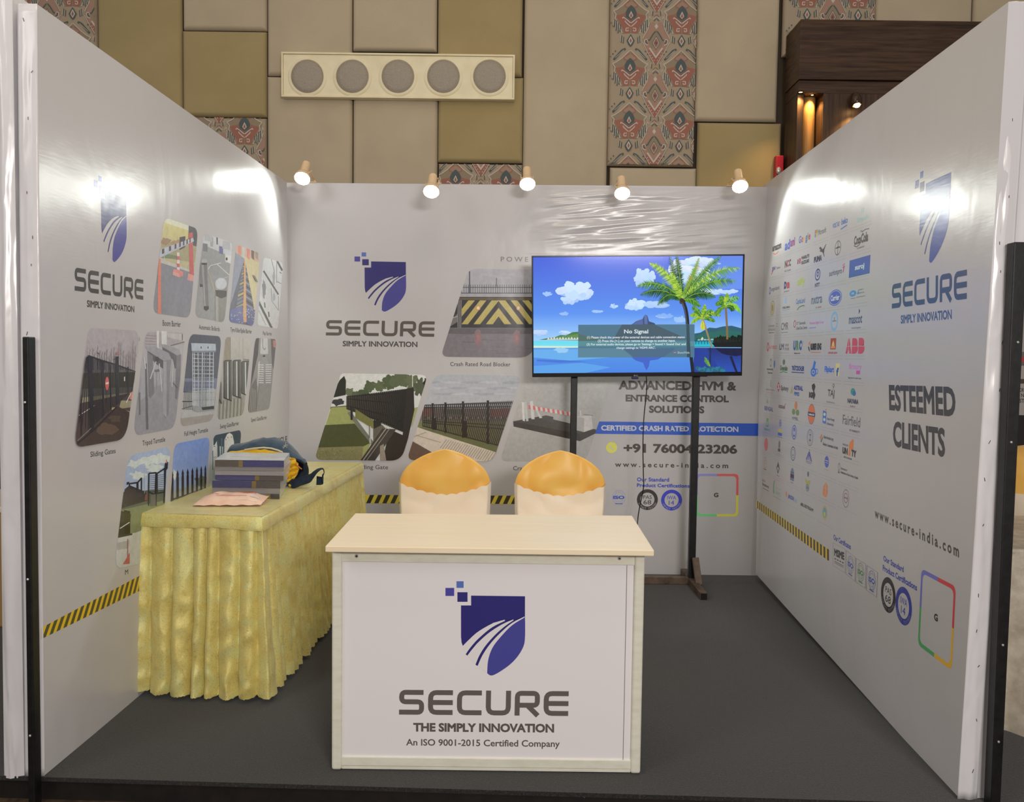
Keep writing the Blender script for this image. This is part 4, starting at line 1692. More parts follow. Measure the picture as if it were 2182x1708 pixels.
def nsk(u, v):
    x = pa_.x - .02 + 1.12 * u
    amp = (.01 + .03 * v)
    zb_ = on_y(2160, 1560, yN).z + .012 * abs(math.sin(u * pi * 24))
    return Vector((x, yN - .004 - .03 * v + amp * (math.sin(u * 44) + .5 * noise.noise(Vector((u * 20, v * 3, 1)))), zt_ - .01 + (zb_ - zt_) * v))


MB().grid(nsk, 160, 20, flip=True).build('skirt', IVT, nt, smooth='all')
MB().box(pa_.x + .1, pa_.x + .98, yN + .1, yN + .62, -.08, zt_ - .02).build('pedestal', BLACKBOARD, nt)
chair_y = yN + 1.0
nc = on_y(2205, 1060, chair_y)
no = thing('banquet_chair', (nc.x, chair_y, -.08), 'gold covered chair glimpsed behind the ivory draped table', 'chair')
nz = on_y(2180, 945, chair_y).z
MB().lathe([(.26, 0), (.26, .45), (.25, .60), (.20, .70), (.10, .76), (.01, .78)], 32, (nc.x, chair_y, nz - .78), (0, 0, 1)).build('gold_back', GOLDSAT, no, smooth='all')
MB().lathe([(.268, .02), (.268, .42), (.262, .52), (.258, .56)], 32, (nc.x, chair_y, nz - .78), (0, 0, 1), caps=False).build('ivory_apron', WHSAT, no, smooth='all')
MB().lathe([(.27, 0), (.255, .3)], 32, (nc.x, chair_y, -.08), (0, 0, 1)).build('seat_cover', WHSAT, no, smooth='all')
# poster of the stand beyond
yP = -.4
p1, p2 = on_y(2150, 900, yP), on_y(2300, 700, yP)
ps = thing('poster_stand', ((p1.x + p2.x) / 2, yP, -.08), 'grey poster with black lettering past the right black post', 'poster')
MB().box(p1.x, p2.x, yP, yP + .02, on_y(2170, 884, yP).z, on_y(2170, 640, yP).z).build('poster_sheet', mat('pale_poster', S(176, 172, 168), .5), ps)
MB().box(p1.x, p2.x, yP - .02, yP + .03, -.08, on_y(2170, 884, yP).z).build('base_cabinet', mat('dark_plinth', S(36, 30, 30), .5), ps)
pp = Art((Vector((0, yP, 1)), Vector((0, -1, 0))), ref=215, view=(2060, 480, 4.066))
pp.rect(440, 1095, 700, 1140, (120, 110, 112))
pp.rect(440, 1140, 700, 1180, (200, 60, 56))
pp.rect(440, 1180, 700, 1215, (110, 100, 98))
pp.rect(440, 1330, 700, 1370, (80, 66, 60))
pp.tbox('OR', 456, 1408, 496, 1442, (80, 80, 78), .03)
pp.tbox('N', 470, 1455, 497, 1488, (80, 80, 78), .03)
pp.tbox('ST', 454, 1500, 500, 1536, (80, 80, 78), .03)
pp.build('lettering', ps, PRINT)
# left side
yQ = -1.2
p1 = on_y(-140, 1255, yQ)
p2 = on_y(8, 1080, yQ)
lt = thing('draped_table', ((p1.x + p2.x) / 2, yQ + .3, -.08), 'cream draped table glimpsed at the left edge of the frame', 'table')
MB().box(p1.x, p2.x, yQ, yQ + .6, p2.z - .03, p2.z).build('top_cloth', CREAM, lt, bevel=.006)
MB().box(p1.x + .01, p2.x - .01, yQ + .01, yQ + .59, -.0, p2.z - .03).build('skirt', mat('tan_drape', S(176, 140, 84), .7), lt, bevel=.01)

# ------------------------------------------------------------------ printed artwork: logo and lettering
INKD = (72, 66, 62)
BLUE_D, BLUE_L = (40, 37, 98), (62, 60, 128)


def curve(pts, n=6):
    P = [Vector((x, y, 0)) for x, y in pts]
    m = (len(pts) - 1) * n
    return [tuple(cr(P, i / m)[:2]) for i in range(m + 1)]


SHIELD_TOP = [(902, 604), (959, 604), (959, 549), (1262, 553), (1262, 680), (1254, 668)]
SW = [([(1147, 686), (1080, 705), (1000, 750), (950, 793), (912, 831)], [(1150, 690), (1075, 728), (1000, 790), (955, 840), (928, 878)]),
      ([(1195, 683), (1130, 712), (1060, 757), (1000, 810), (965, 850), (937, 886)], [(1198, 687), (1150, 720), (1095, 768), (1040, 830), (1005, 885), (983, 937)]),
      ([(1254, 669), (1190, 702), (1130, 752), (1070, 815), (1025, 880), (995, 944)], [(1257, 673), (1190, 715), (1130, 775), (1080, 840), (1055, 910), (1049, 985)])]


def strip(art, f, A, B, c, d):
    for i in range(len(A) - 1):
        art.uvpoly([f(*A[i]), f(*A[i + 1]), f(*B[i + 1]), f(*B[i])], c, d)


def shield(art, src, dst, dark=BLUE_D, light=BLUE_L, sq=True):
    f = art.affine(src, dst)
    d = art.off()
    C = [(curve(a), curve(b)) for a, b in SW]
    # upper field: between the outline and the first road stripe
    up = C[0][0]                      # from the tip down to the left
    top = [(1262, 553), (1180, 551), (1100, 550), (1040, 549), (1000, 549), (959, 549), (959, 604), (930, 604), (902, 604), (902, 640), (902, 690), (902, 740), (902, 790), (905, 812), (912, 831)]
    n = len(up)
    # upper field is drawn as fans from three outline runs
    art.uvpoly([f(*p) for p in [(959, 549), (1262, 553), (1262, 668), (1254, 667), (1195, 681), (1147, 684), (1080, 703), (959, 700)]], dark, d)
    art.uvpoly([f(*p) for p in [(902, 604), (959, 604), (959, 700), (1080, 703)] + [(1080, 705)] + [p for p in up if p[0] <= 1079] + [(905, 812), (902, 780)]], dark, d)
    # dark stripes between the white ones
    for (la, lb), (ra_, rb_) in ((C[0], C[1]), (C[1], C[2])):
        m = max(len(lb), len(ra_))
        g = lambda L: [tuple(cr([Vector((x, y, 0)) for x, y in L], i / 30)[:2]) for i in range(31)]
        strip(art, f, g(lb), g(ra_), dark, d)
    art.uvpoly([f(*p) for p in [(1147, 684), (1195, 681), (1198, 687), (1150, 690)]], dark, d)
    art.uvpoly([f(*p) for p in [(1195, 681), (1254, 667), (1257, 673), (1198, 687)]], dark, d)
    leaf = C[2][1]
    right = curve([(1262, 668), (1263, 720), (1262, 790), (1252, 838), (1215, 898), (1160, 950), (1081, 997), (1049, 985)], 4)
    g = lambda L: [tuple(cr([Vector((x, y, 0)) for x, y in L], i / 30)[:2]) for i in range(31)]
    strip(art, f, g(leaf), g(right), light, d)
    # the white road stripes lie over the field where its outline bulges
    d2 = art.off()
    w = art.white
    for a, b in C:
        strip(art, f, g(a), g(b), w, d2)
    if sq:
        for x0, y0, x1, y1, c in ((815, 506, 864, 551, (66, 62, 136)), (877, 469, 917, 506, (78, 98, 160)), (882, 530, 939, 584, (44, 40, 100))):
            art.uvpoly([f(x0, y0), f(x1, y0), f(x1, y1), f(x0, y1)], c, d)


def rpath(pts, r, n=4):
    out = [pts[0]]
    for i in range(1, len(pts) - 1):
        p, a, b = Vector(pts[i]), Vector(pts[i - 1]), Vector(pts[i + 1])
        s0, s1 = p + (a - p).normalized() * r, p + (b - p).normalized() * r
        out += [tuple(s0 * (1 - t) ** 2 + p * 2 * t * (1 - t) + s1 * t * t) for t in [k / n for k in range(n + 1)]]
    return out + [pts[-1]]


GLY = [
    [(([(.97, .9), (.1, .9), (.1, .52), (.9, .52), (.9, .1), (0, .1)]), .16)],
    [(([(.99, .9), (.1, .9), (.1, .1), (.99, .1)]), .24), ([(.2, .5), (.99, .5)], .1)],
    [(([(.99, .9), (.1, .9), (.1, .1), (.99, .1)]), .24)],
    [(([(.1, 1), (.1, .1), (.9, .1), (.9, 1)]), .24)],
    [(([(.1, 0), (.1, .9), (.9, .9), (.9, .42), (.2, .42)]), .16), ([(.52, .40), (.93, 0)], .1)],
    [(([(.99, .9), (.1, .9), (.1, .1), (.99, .1)]), .24), ([(.2, .5), (.99, .5)], .1)],
]


def wordmark(art, bl, br, tl, c=INKD):
    f = art.affine([(0, 0), (6.775, 0), (0, 1)], [bl, br, tl])
    w = .2
    for k, gl in enumerate(GLY):
        for pts, r in gl:
            d = art.off()
            q = rpath(pts, r) if len(pts) > 2 else pts
            nrm = []
            for i in range(len(q)):
                a, b = Vector(q[max(0, i - 1)]), Vector(q[min(len(q) - 1, i + 1)])
                t = (b - a).normalized()
                nrm.append((-t.y * w / 2, t.x * w / 2))
            for i in range(len(q) - 1):
                P = [(q[i][0] + nrm[i][0], q[i][1] + nrm[i][1]), (q[i + 1][0] + nrm[i + 1][0], q[i + 1][1] + nrm[i + 1][1]),
                     (q[i + 1][0] - nrm[i + 1][0], q[i + 1][1] - nrm[i + 1][1]), (q[i][0] - nrm[i][0], q[i][1] - nrm[i][1])]
                art.uvpoly([f(x + k * 1.157, y) for x, y in P], c, d)


def arctext(art, body, c0, r, h, a0, a1, col, bold=.02):
    """letters along an arc about plane point c0 reading left to right below the centre"""
    n = len(body)
    cc = art.col(col)
    d = art.off()
    for i, ch in enumerate(body):
        if ch == ' ': continue
        a = a0 + (a1 - a0) * i / (n - 1)
        vs, fs = text_mesh(ch, bold)
        xs, ys = [v[0] for v in vs], [v[1] for v in vs]
        k = h / .7
        ca, sa = math.cos(a), math.sin(a)
        xm, = ((min(xs) + max(xs)) / 2,)
        out = []
        for x, y, z in vs:
            t, q = (x - xm) * k, r - y * k
            out.append(art.P3(c0[0] + ca * q - sa * t, c0[1] + sa * q + ca * t, d))
        art.mb.add(out, fs, cc)


def uvdisc(art, c, r, col, n=40, inner=0.0):
    d = art.off()
    for i in range(n):
        a, b = 2 * pi * i / n, 2 * pi * (i + 1) / n
        q = [(c[0] + r * math.cos(a), c[1] + r * math.sin(a)), (c[0] + r * math.cos(b), c[1] + r * math.sin(b))]
        if inner:
            q += [(c[0] + inner * math.cos(b), c[1] + inner * math.sin(b)), (c[0] + inner * math.cos(a), c[1] + inner * math.sin(a))]
        else: q.append(c)
        art.uvpoly(q, col, d)


def mk(plane, view, ref, base=.0002):
    a = Art(plane, ref=ref, view=view, base=base)
    a.white = tuple(a.ref if isinstance(a.ref, tuple) else (a.ref,) * 3)
    return a


def hazard(art, top, bot, n, ycol, dcol, slant, ystart=True):
    """top and bottom edge as pixel pairs; n dark bars"""
    A, B = [art.uv(*p) for p in top]
    C, D = [art.uv(*p) for p in bot]
    L = lambda P, Q, t: (P[0] + (Q[0] - P[0]) * t, P[1] + (Q[1] - P[1]) * t)
    art.uvpoly([A, B, D, C], ycol)
    d = art.off()
    art.clip = [A, B, D, C]
    for i in range(n):
        t0, t1 = (i + .42) / n, (i + .95) / n
        art.uvpoly([L(A, B, t0 + slant), L(A, B, t1 + slant), L(C, D, t1 - slant), L(C, D, t0 - slant)], dcol, d)
    art.clip = None


def T(wall, plane, view, ref, name, body, bl, br, tl, c, bold=0.0, space=1.0, base=.0002, wa=None):
    a = mk(plane, view, ref, base)
    if wa: a.wa = wa
    if name == 'wordmark': wordmark(a, bl, br, tl, c)
    else: a.text(body, bl, br, tl, c, bold, space)
    return a.build(name, wall, PRINT)


# counter front
VC = (640, 1060, 2.636)
a = mk(PCTR, VC, (200, 190, 188), .0003)
a.wa = (.93, .90, .91)
shield(a, [(815, 506), (1262, 553), (1080, 997)], [(815, 506), (1262, 553), (1080, 997)])
a.build('shield_logo', cpanel, PRINT, 'navy shield logo with white road stripes')
a = mk(PCTR, VC, (200, 190, 188), .0003)
a.wa = (.93, .90, .91)
T(cpanel, PCTR, VC, (200, 190, 188), 'wordmark', '', (554, 1217), (1504, 1225), (556, 1078), (88, 78, 74), base=.0003, wa=(.93, .90, .91))
T(cpanel, PCTR, VC, (200, 190, 188), 'tagline', 'THE SIMPLY INNOVATION', (634, 1313), (1425, 1319), (634, 1263), (82, 74, 72), .045, base=.0003, wa=(.93, .90, .91))
T(cpanel, PCTR, VC, (200, 190, 188), 'caption', 'An ISO 9001-2015 Certified Company', (594, 1402), (1457, 1411), (594, 1353), (82, 74, 72), .018, base=.0003, wa=(.93, .90, .91))

# back wall
V5, V7, V8 = (600, 420, 3.882), (640, 780, 3.209), (1260, 780, 5.024)
RB = (168, 166, 168)
RL = (140, 136, 136)
a = mk(PBACK, V5, RB)
shield(a, [(815, 506), (1262, 553), (1080, 997)], [(603, 490), (1028, 536), (858, 945)])
a.build('shield_logo', wb, PRINT, 'navy shield logo with white road stripes')
a = mk(PBACK, V5, RB)
T(wb, PBACK, V5, RB, 'wordmark', '', (366, 1143), (1262, 1154), (370, 1016), (78, 74, 70))
T(wb, PBACK, V5, RB, 'tagline', 'SIMPLY INNOVATION', (505, 1233), (1124, 1240), (505, 1187), (70, 68, 68), .035)
T(wb, PBACK, V5, RB, 'heading', 'POWE', (1813, 532), (2040, 535), (1813, 491), (110, 108, 108), .012, 1.5)
T(wb, PBACK, V5, RB, 'caption', 'Crash Rated Road Blocker', (1395, 1396), (1893, 1399), (1395, 1362), (66, 64, 64), .010, 1.05)
a = mk(PBACK, V7, RL)
T(wb, PBACK, V7, RL, 'caption', 'Sliding Gate', (383, 711), (600, 713), (383, 673), (60, 58, 58), .008)
T(wb, PBACK, V7, RL, 'caption', 'Crash Barrier', (1455, 711), (1690, 713), (1455, 682), (60, 58, 58), .008)
a = mk(PBACK, V7, RL)
hazard(a, ((440, 879), (1760, 886)), ((440, 936), (1760, 943)), 24, (196, 152, 52), (46, 40, 34), .010)
a.build('hazard_stripe', wb, PRINT, 'yellow and black hazard stripe')
a = mk(PBACK, V8, RL, .0003)
K8 = (56, 50, 48)
T(wb, PBACK, V8, RL, 'heading', 'ADVANCED HVM &', (290, 250), (1553, 262), (290, 152), K8, .045, base=.0003)
T(wb, PBACK, V8, RL, 'heading', 'ENTRANCE CONTROL', (367, 378), (1472, 388), (367, 302), K8, .05, base=.0003)
T(wb, PBACK, V8, RL, 'heading', 'SOLUTIONS', (617, 500), (1210, 506), (617, 420), K8, .05, base=.0003)
a.poly([(85, 590), (1790, 613), (1788, 746), (38, 722)], (32, 66, 146))
a.build('blue_band', wb, PRINT, 'blue band')
a = mk(PBACK, V8, RL, .0003)
T(wb, PBACK, V8, RL, 'caption', 'CERTIFIED CRASH RATED PROTECTION', (105, 688), (1574, 704), (105, 630), (152, 152, 158), .042, base=.0006)
c0 = a.uv(217, 870)
uvdisc(a, c0, .059 * 5.2268 / F / 5.024 * 1000, (214, 172, 70))
r1 = [(196, 845), (203, 838), (214, 850), (211, 860), (218, 874), (228, 884), (238, 881), (244, 893), (236, 902), (222, 896), (206, 880), (197, 862)]
a.poly([(x - 2, y) for x, y in r1], (150, 148, 148))
a.build('phone_icon', wb, PRINT, 'yellow telephone roundel')
T(wb, PBACK, V8, RL, 'phone_number', '+91 76004 23206', (345, 926), (1562, 940), (345, 824), K8, .04, base=.0003)
T(wb, PBACK, V8, RL, 'web_address', 'www.secure-india.com', (253, 1077), (1465, 1092), (253, 1022), K8, .025, 1.5, base=.0003)
BT = (52, 62, 138)
T(wb, PBACK, V8, RL, 'heading', 'Our Standard', (488, 1232), (833, 1236), (488, 1189), BT, .04, 1.08, base=.0003)
T(wb, PBACK, V8, RL, 'heading', 'Product Certifications', (488, 1292), (1052, 1300), (488, 1252), BT, .04, 1.05, base=.0003)


def badge(art, c, r, col, l1, l2, arc, tcol):
    uvdisc(art, c, r, col)
    uvdisc(art, c, r * .67, art.white)
    vs = []
    for body, x0, x1, y0, y1 in ((l1, -.42, .42, .06, .42), (l2, -.38, .38, -.46, -.04)):
        if body == '14': x0, x1 = -.27, .25
        q = lambda x, y: (c[0] + x * r, c[1] + y * r)
        tv_, fs = text_mesh(body, .01)
        X = [v[0] for v in tv_]
        Y = [v[1] for v in tv_]
        d = art.off()
        art.mb.add([art.P3(*q(x0 + (x1 - x0) * (x - min(X)) / (max(X) - min(X)), y0 + (y1 - y0) * (y - min(Y)) / (max(Y) - min(Y))), d + z * art.STEP) for x, y, z in tv_], fs, art.col(tcol))
    arctext(art, arc, c, r * .94, r * .17, math.radians(205), math.radians(335), (120, 116, 124))


a = mk(PBACK, V8, RL, .0003)
rr = (Vector(a.uv(600, 1315)) - Vector(a.uv(600, 1538))).length / 2
badge(a, a.uv(600, 1427), rr, (46, 42, 42), 'PAS', '68', 'IMPACT TESTED', (60, 56, 56))
badge(a, a.uv(859, 1432), rr, (50, 54, 146), 'IWA', '14', 'IMPACT TESTED', (56, 60, 140))
a.build('certification_badges', wb, PRINT)


def frame(art, q, c, w=2):
    d = art.off()
    for i in range(4): art.line([q[i], q[(i + 1) % 4]], w, c, d)


def iso(art, q, c, word='ISO'):
    """q: TL, TR, BR, BL of the framed mark"""
    frame(art, q, (130, 130, 136), 1.6 if art.view[2] < 4 else 2.4)
    A, B, C, D = [Vector(art.uv(*p)) for p in q]
    L = lambda x, y: tuple((A * (1 - x) + B * x) * (1 - y) + (D * (1 - x) + C * x) * y)
    cc = L(.5, .46)
    r = (A - B).length * .36
    for k in (1.0, .72):
        uvdisc(art, cc, r * k, tuple(int(170 * .5 + v * .5) for v in c), 32, r * k * .95)
    for dx in (-.5, 0, .5):
        d = art.off()
        art.uvpoly([(cc[0] + r * dx * .7 - r * .015, cc[1] - r * .9), (cc[0] + r * dx * .7 + r * .015, cc[1] - r * .9), (cc[0] + r * dx + r * .015, cc[1] + r * .9), (cc[0] + r * dx - r * .015, cc[1] + r * .9)], tuple(int(170 * .6 + v * .4) for v in c), d)
    art.uvpoly([L(.16, .36), L(.84, .36), L(.84, .58), L(.16, .58)], art.white)
    f0, f1, f2 = L(.2, .58), L(.8, .58), L(.2, .37)
    vs, fs = text_mesh(word, .05)
    X = [v[0] for v in vs]
    Y = [v[1] for v in vs]
    d = art.off()
    art.mb.add([art.P3(f0[0] + (f1[0] - f0[0]) * (x - min(X)) / (max(X) - min(X)) + (f2[0] - f0[0]) * (y - min(Y)) / (max(Y) - min(Y)), f0[1] + (f1[1] - f0[1]) * (x - min(X)) / (max(X) - min(X)) + (f2[1] - f0[1]) * (y - min(Y)) / (max(Y) - min(Y)), d + z * art.STEP) for x, y, z in vs], fs, art.col(c))
    art.uvpoly([L(.3, .86), L(.7, .86), L(.7, .90), L(.3, .90)], c)


a = mk(PBACK, V8, RL, .0003)
iso(a, [(193, 1322), (397, 1324), (396, 1492), (192, 1490)], (40, 62, 140))
frame(a, [(-30, 1320), (171, 1322), (170, 1490), (-30, 1488)], (130, 130, 136), 2.4)
a.build('certificate_marks', wb, PRINT)


def code_frame(art, q, r, w, cols):
    """rounded frame in four colours around a blank field; q TL TR BR BL"""
    outer = art.para(*q, r)
    A, B, C, D = [Vector(art.uv(*p)) for p in q]
    cen = (A + B + C + D) / 4
    inner = [tuple(cen + (Vector(p) - cen) * (1 - w)) for p in outer]
    d = art.off()
    n = len(outer)
    ex, ey = (B - A).normalized(), (A - D).normalized()
    for i in range(n):
        p, p2 = outer[i], outer[(i + 1) % n]
        seg = []
        m = 6
        for k in range(m):
            u0 = [Vector(p) + (Vector(p2) - Vector(p)) * (k / m), Vector(p) + (Vector(p2) - Vector(p)) * ((k + 1) / m)]
            v0 = [Vector(inner[i]) + (Vector(inner[(i + 1) % n]) - Vector(inner[i])) * (k / m), Vector(inner[i]) + (Vector(inner[(i + 1) % n]) - Vector(inner[i])) * ((k + 1) / m)]
            mid = (u0[0] + u0[1]) / 2 - cen
            x, y = mid.dot(ex), mid.dot(ey)
            c = cols[0] if x < 0 and y > .0 else cols[1] if x >= 0 and y >= 0 else cols[2] if x >= 0 else cols[3]
            art.uvpoly([tuple(u0[0]), tuple(u0[1]), tuple(v0[1]), tuple(v0[0])], c, d)


GC = [(112, 110, 186), (206, 72, 74), (222, 172, 60), (84, 160, 96)]
a = mk(PBACK, V8, RL, .0003)
code_frame(a, [(1118, 1150), (1577, 1152), (1572, 1608), (1114, 1604)], .028, .105, GC)
a.tbox('G', 1311, 1354, 1361, 1402, (60, 56, 56), .05)
a.build('rounded_colour_frame', wb, PRINT)

# ------------------------------------------------------------------ left wall lettering
V2, VM, V3 = (100, 380, 3.559), (130, 680, 4.453), (0, 860, 3.409)
RLW = (172, 166, 162)
a = mk(PLEFT, V2, RLW)
shield(a, [(912, 830), (1254, 670), (1080, 997)], [(418, 415), (598, 286), (513, 633)])
a.build('shield_logo', wl, PRINT, 'navy shield logo with white road stripes')
a = mk(PLEFT, V2, RLW)
T(wl, PLEFT, V2, RLW, 'wordmark', '', (210, 850), (730, 920), (210, 673), (64, 62, 58))
T(wl, PLEFT, V2, RLW, 'tagline', 'SIMPLY INNOVATION', (303, 975), (662, 1016), (303, 921), (58, 56, 54), .035)
CAPK = (62, 60, 58)
T(wl, PLEFT, V2, RLW, 'caption', 'Boom Barrier', (877, 1117), (1014, 1127), (877, 1073), CAPK, .012)
T(wl, PLEFT, V2, RLW, 'caption', 'Automatic Bollards', (1152, 1142), (1310, 1159), (1152, 1107), CAPK, .012)
T(wl, PLEFT, V2, RLW, 'caption', 'Tyre Killer/Spike Barrier', (1391, 1173), (1553, 1187), (1391, 1128), CAPK, .012)
T(wl, PLEFT, V2, RLW, 'caption', 'Flap Barrier', (1637, 1195), (1706, 1201), (1637, 1157), CAPK, .01)
a.view = VM
T(wl, PLEFT, VM, RLW, 'caption', 'Sliding Gates', (278, 1323), (518, 1284), (278, 1256), CAPK, .012)
T(wl, PLEFT, VM, RLW, 'caption', 'Tripod Turnstile', (772, 1216), (988, 1174), (772, 1152), CAPK, .012)
T(wl, PLEFT, VM, RLW, 'caption', 'Full Height Turnstile', (1170, 1122), (1394, 1080), (1170, 1066), CAPK, .012)
T(wl, PLEFT, VM, RLW, 'caption', 'Swing Gate/Barrier', (1508, 1052), (1688, 1014), (1508, 998), CAPK, .01)
T(wl, PLEFT, VM, RLW, 'caption', 'Speed Gate/Barrier', (1803, 986), (1952, 958), (1803, 936), CAPK, .01)
a.view = V3
T(wl, PLEFT, V3, RLW, 'caption', 'M', (908, 1242), (931, 1236), (908, 1206), CAPK, .012)
T(wl, PLEFT, V3, RLW, 'heading', 'VEHICLE', (1958, 312), (2086, 278), (1958, 262), (60, 58, 58), .045)
a = mk(PLEFT, V3, (160, 148, 138))
hazard(a, ((300, 1626), (1260, 1118)), ((300, 1708), (1252, 1240)), 24, (206, 150, 24), (62, 54, 36), .014)
a.build('hazard_stripe', wl, PRINT, 'yellow and black hazard stripe')

# ------------------------------------------------------------------ right wall lettering
V6, V9, R1, R2 = (1820, 340, 3.881), (1740, 1050, 2.595), (1600, 400, 4.743), (1600, 740, 4.379)
RR = (188, 180, 176)
a = mk(PRIGHT, V6, RR)
shield(a, [(815, 506), (1262, 553), (1080, 997)], [(507, 178), (804, 102), (640, 850)], (52, 62, 132), (70, 82, 150))
a.build('shield_logo', wr, PRINT, 'navy shield logo with white road stripes')
a = mk(PRIGHT, V6, RR)
T(wr, PRIGHT, V6, RR, 'wordmark', '', (312, 1231), (932, 1150), (314, 1032), (64, 74, 96))
T(wr, PRIGHT, V6, RR, 'tagline', 'SIMPLY INNOVATION', (386, 1357), (808, 1318), (386, 1286), (72, 84, 120), .035)
a.view = (0, 0, 1)
T(wr, PRIGHT, (0, 0, 1), RR, 'heading', 'ESTEEMED', (1895, 874), (2037, 889), (1894, 819), (70, 66, 66), .038)
T(wr, PRIGHT, (0, 0, 1), RR, 'heading', 'CLIENTS', (1903, 951), (2014, 975), (1903, 896), (70, 66, 66), .038)
a.view = V9
T(wr, PRIGHT, V9, RR, 'web_address', 'www.secure-india.com', (322, 136), (788, 358), (322, 82), (72, 68, 66), .03, 1.45)
BT2 = (66, 76, 158)
T(wr, PRIGHT, V9, RR, 'heading', 'Our Certificates', (94, 257), (190, 314), (94, 227), BT2, .03)
T(wr, PRIGHT, V9, RR, 'heading', 'Our Standard', (370, 375), (482, 440), (370, 343), BT2, .035)
T(wr, PRIGHT, V9, RR, 'heading', 'Product Certifications', (366, 428), (556, 543), (366, 394), BT2, .035)
a = mk(PRIGHT, V9, RR)
frame(a, [(92, 275), (160, 312), (157, 442), (90, 400)], (130, 126, 126), 1.2)
a.text('MSME', (98, 347), (153, 372), (98, 305), (48, 44, 44), .05)
for i in range(4):
    x = 99 + i * 14
    a.poly([(x, 358 + i * 7), (x + 9, 363 + i * 7), (x + 9, 369 + i * 7), (x, 364 + i * 7)], (70, 66, 66))
a.poly([(99, 374), (150, 402), (150, 406), (99, 378)], (110, 106, 106))
a.poly([(99, 383), (150, 411), (150, 414), (99, 386)], (110, 106, 106))
iso(a, [(165, 318), (214, 355), (212, 488), (162, 445)], (56, 76, 158))
iso(a, [(219, 360), (273, 393), (270, 526), (217, 490)], (60, 124, 62))
iso(a, [(280, 400), (338, 438), (333, 575), (276, 535)], (56, 76, 158))
a.build('certificate_marks', wr, PRINT)
a = mk(PRIGHT, V9, RR)
r_ = (Vector(a.uv(396, 464)) - Vector(a.uv(396, 660))).length / 2
badge(a, a.uv(396, 563), r_, (52, 48, 46), 'PAS', '68', 'IMPACT TESTED', (66, 62, 60))
badge(a, a.uv(481, 624), r_ * 1.03, (56, 66, 150), 'IWA', '14', 'IMPACT TESTED', (60, 70, 150))
a.build('certification_badges', wr, PRINT)
a = mk(PRIGHT, V9, RR)
code_frame(a, [(580, 417), (771, 517), (748, 982), (560, 838)], .028, .105, GC)
a.text('G', (650, 703), (671, 713), (650, 662), (60, 56, 56), .05)
a.build('rounded_colour_frame', wr, PRINT)
a = mk(PRIGHT, (1340, 1060, 4.745), (170, 162, 156))
hazard(a, ((1290, 25), (2028, 528)), ((1288, 98), (2023, 640)), 27, (214, 164, 40), (58, 52, 40), -.003)
a.build('hazard_stripe', wr, PRINT, 'yellow and black hazard stripe')

# ------------------------------------------------------------------ client logos, one part for each cell of the grid
g = mk(PRIGHT, R1, RR)
uL, uR = g.uv(170, 1131)[0], g.uv(1205, 906)[0]
vL = [g.uv(170, 938)[1], g.uv(170, 1517)[1]]
vR = [g.uv(1205, 635)[1], g.uv(1205, 1450)[1]]
dvL, dvR = (vL[1] - vL[0]) / 3, (vR[1] - vR[0]) / 3


def cell(c, r, x, y):      # column, row, then 0..1 across and 0..1 down
    t = (c + x) / 6
    vl, vr = vL[0] + dvL * (r + y - 2), vR[0] + dvR * (r + y - 2)
    return (uL + (uR - uL) * t, vl + (vr - vl) * t)


LC = (158, 152, 150)
for r in range(13):
    for c in range(6):
        if r == 12 and c == 5: continue
        for y in (.02, .90):
            if r == 0 and y < .1: continue
            A, B = cell(c, r, .06, y), cell(c, r, .96, y)
            g.uvpoly([A, B, (B[0], B[1] - .0011), (A[0], A[1] - .0011)], LC, g.base)
g.build('logo_grid_lines', wr, PRINT)


class Cell:
    def __init__(s, c, r):
        s.c, s.r = c, r
        s.a = mk(PRIGHT, R1, RR)

    def t(s, body, x0, y0, x1, y1, col, bold=.02, sp=1.0):
        A, B, T = cell(s.c, s.r, x0, y1), cell(s.c, s.r, x1, y1), cell(s.c, s.r, x0, y0)
        vs, fs = text_mesh(body, bold, sp)
        X = [v[0] for v in vs]
        Y = [v[1] for v in vs]
        mx, my, wx, wy = min(X), min(Y), max(X) - min(X), max(Y) - min(Y)
        d = s.a.off()
        s.a.mb.add([s.a.P3(A[0] + (B[0] - A[0]) * (x - mx) / wx + (T[0] - A[0]) * (y - my) / wy, A[1] + (B[1] - A[1]) * (x - mx) / wx + (T[1] - A[1]) * (y - my) / wy, d + z * s.a.STEP) for x, y, z in vs], fs, s.a.col(col))
        return s

    def p(s, pts, col):
        s.a.uvpoly([cell(s.c, s.r, x, y) for x, y in pts], col)
        return s

    def b(s, x0, y0, x1, y1, col): return s.p([(x0, y0), (x1, y0), (x1, y1), (x0, y1)], col)

    def e(s, x, y, rx, ry, col, inner=0, n=26):
        d = s.a.off()
        for i in range(n):
            A, B = 2 * pi * i / n, 2 * pi * (i + 1) / n
            q = [(x + rx * math.cos(A), y + ry * math.sin(A)), (x + rx * math.cos(B), y + ry * math.sin(B))]
            q += [(x + inner * rx * math.cos(B), y + inner * ry * math.sin(B)), (x + inner * rx * math.cos(A), y + inner * ry * math.sin(A))] if inner else [(x, y)]
            s.a.uvpoly([cell(s.c, s.r, *k) for k in q], col, d)
        return s

    def l(s, pts, w, col):
        for (ax, ay), (bx, by) in zip(pts, pts[1:]):
            L = math.hypot(bx - ax, by - ay) or 1
            nx, ny = -(by - ay) / L * w / 2, (bx - ax) / L * w / 2
            s.p([(ax + nx, ay + ny), (bx + nx, by + ny), (bx - nx, by - ny), (ax - nx, ay - ny)], col)
        return s

    def done(s): return s.a.build('client_logo', wr, PRINT)


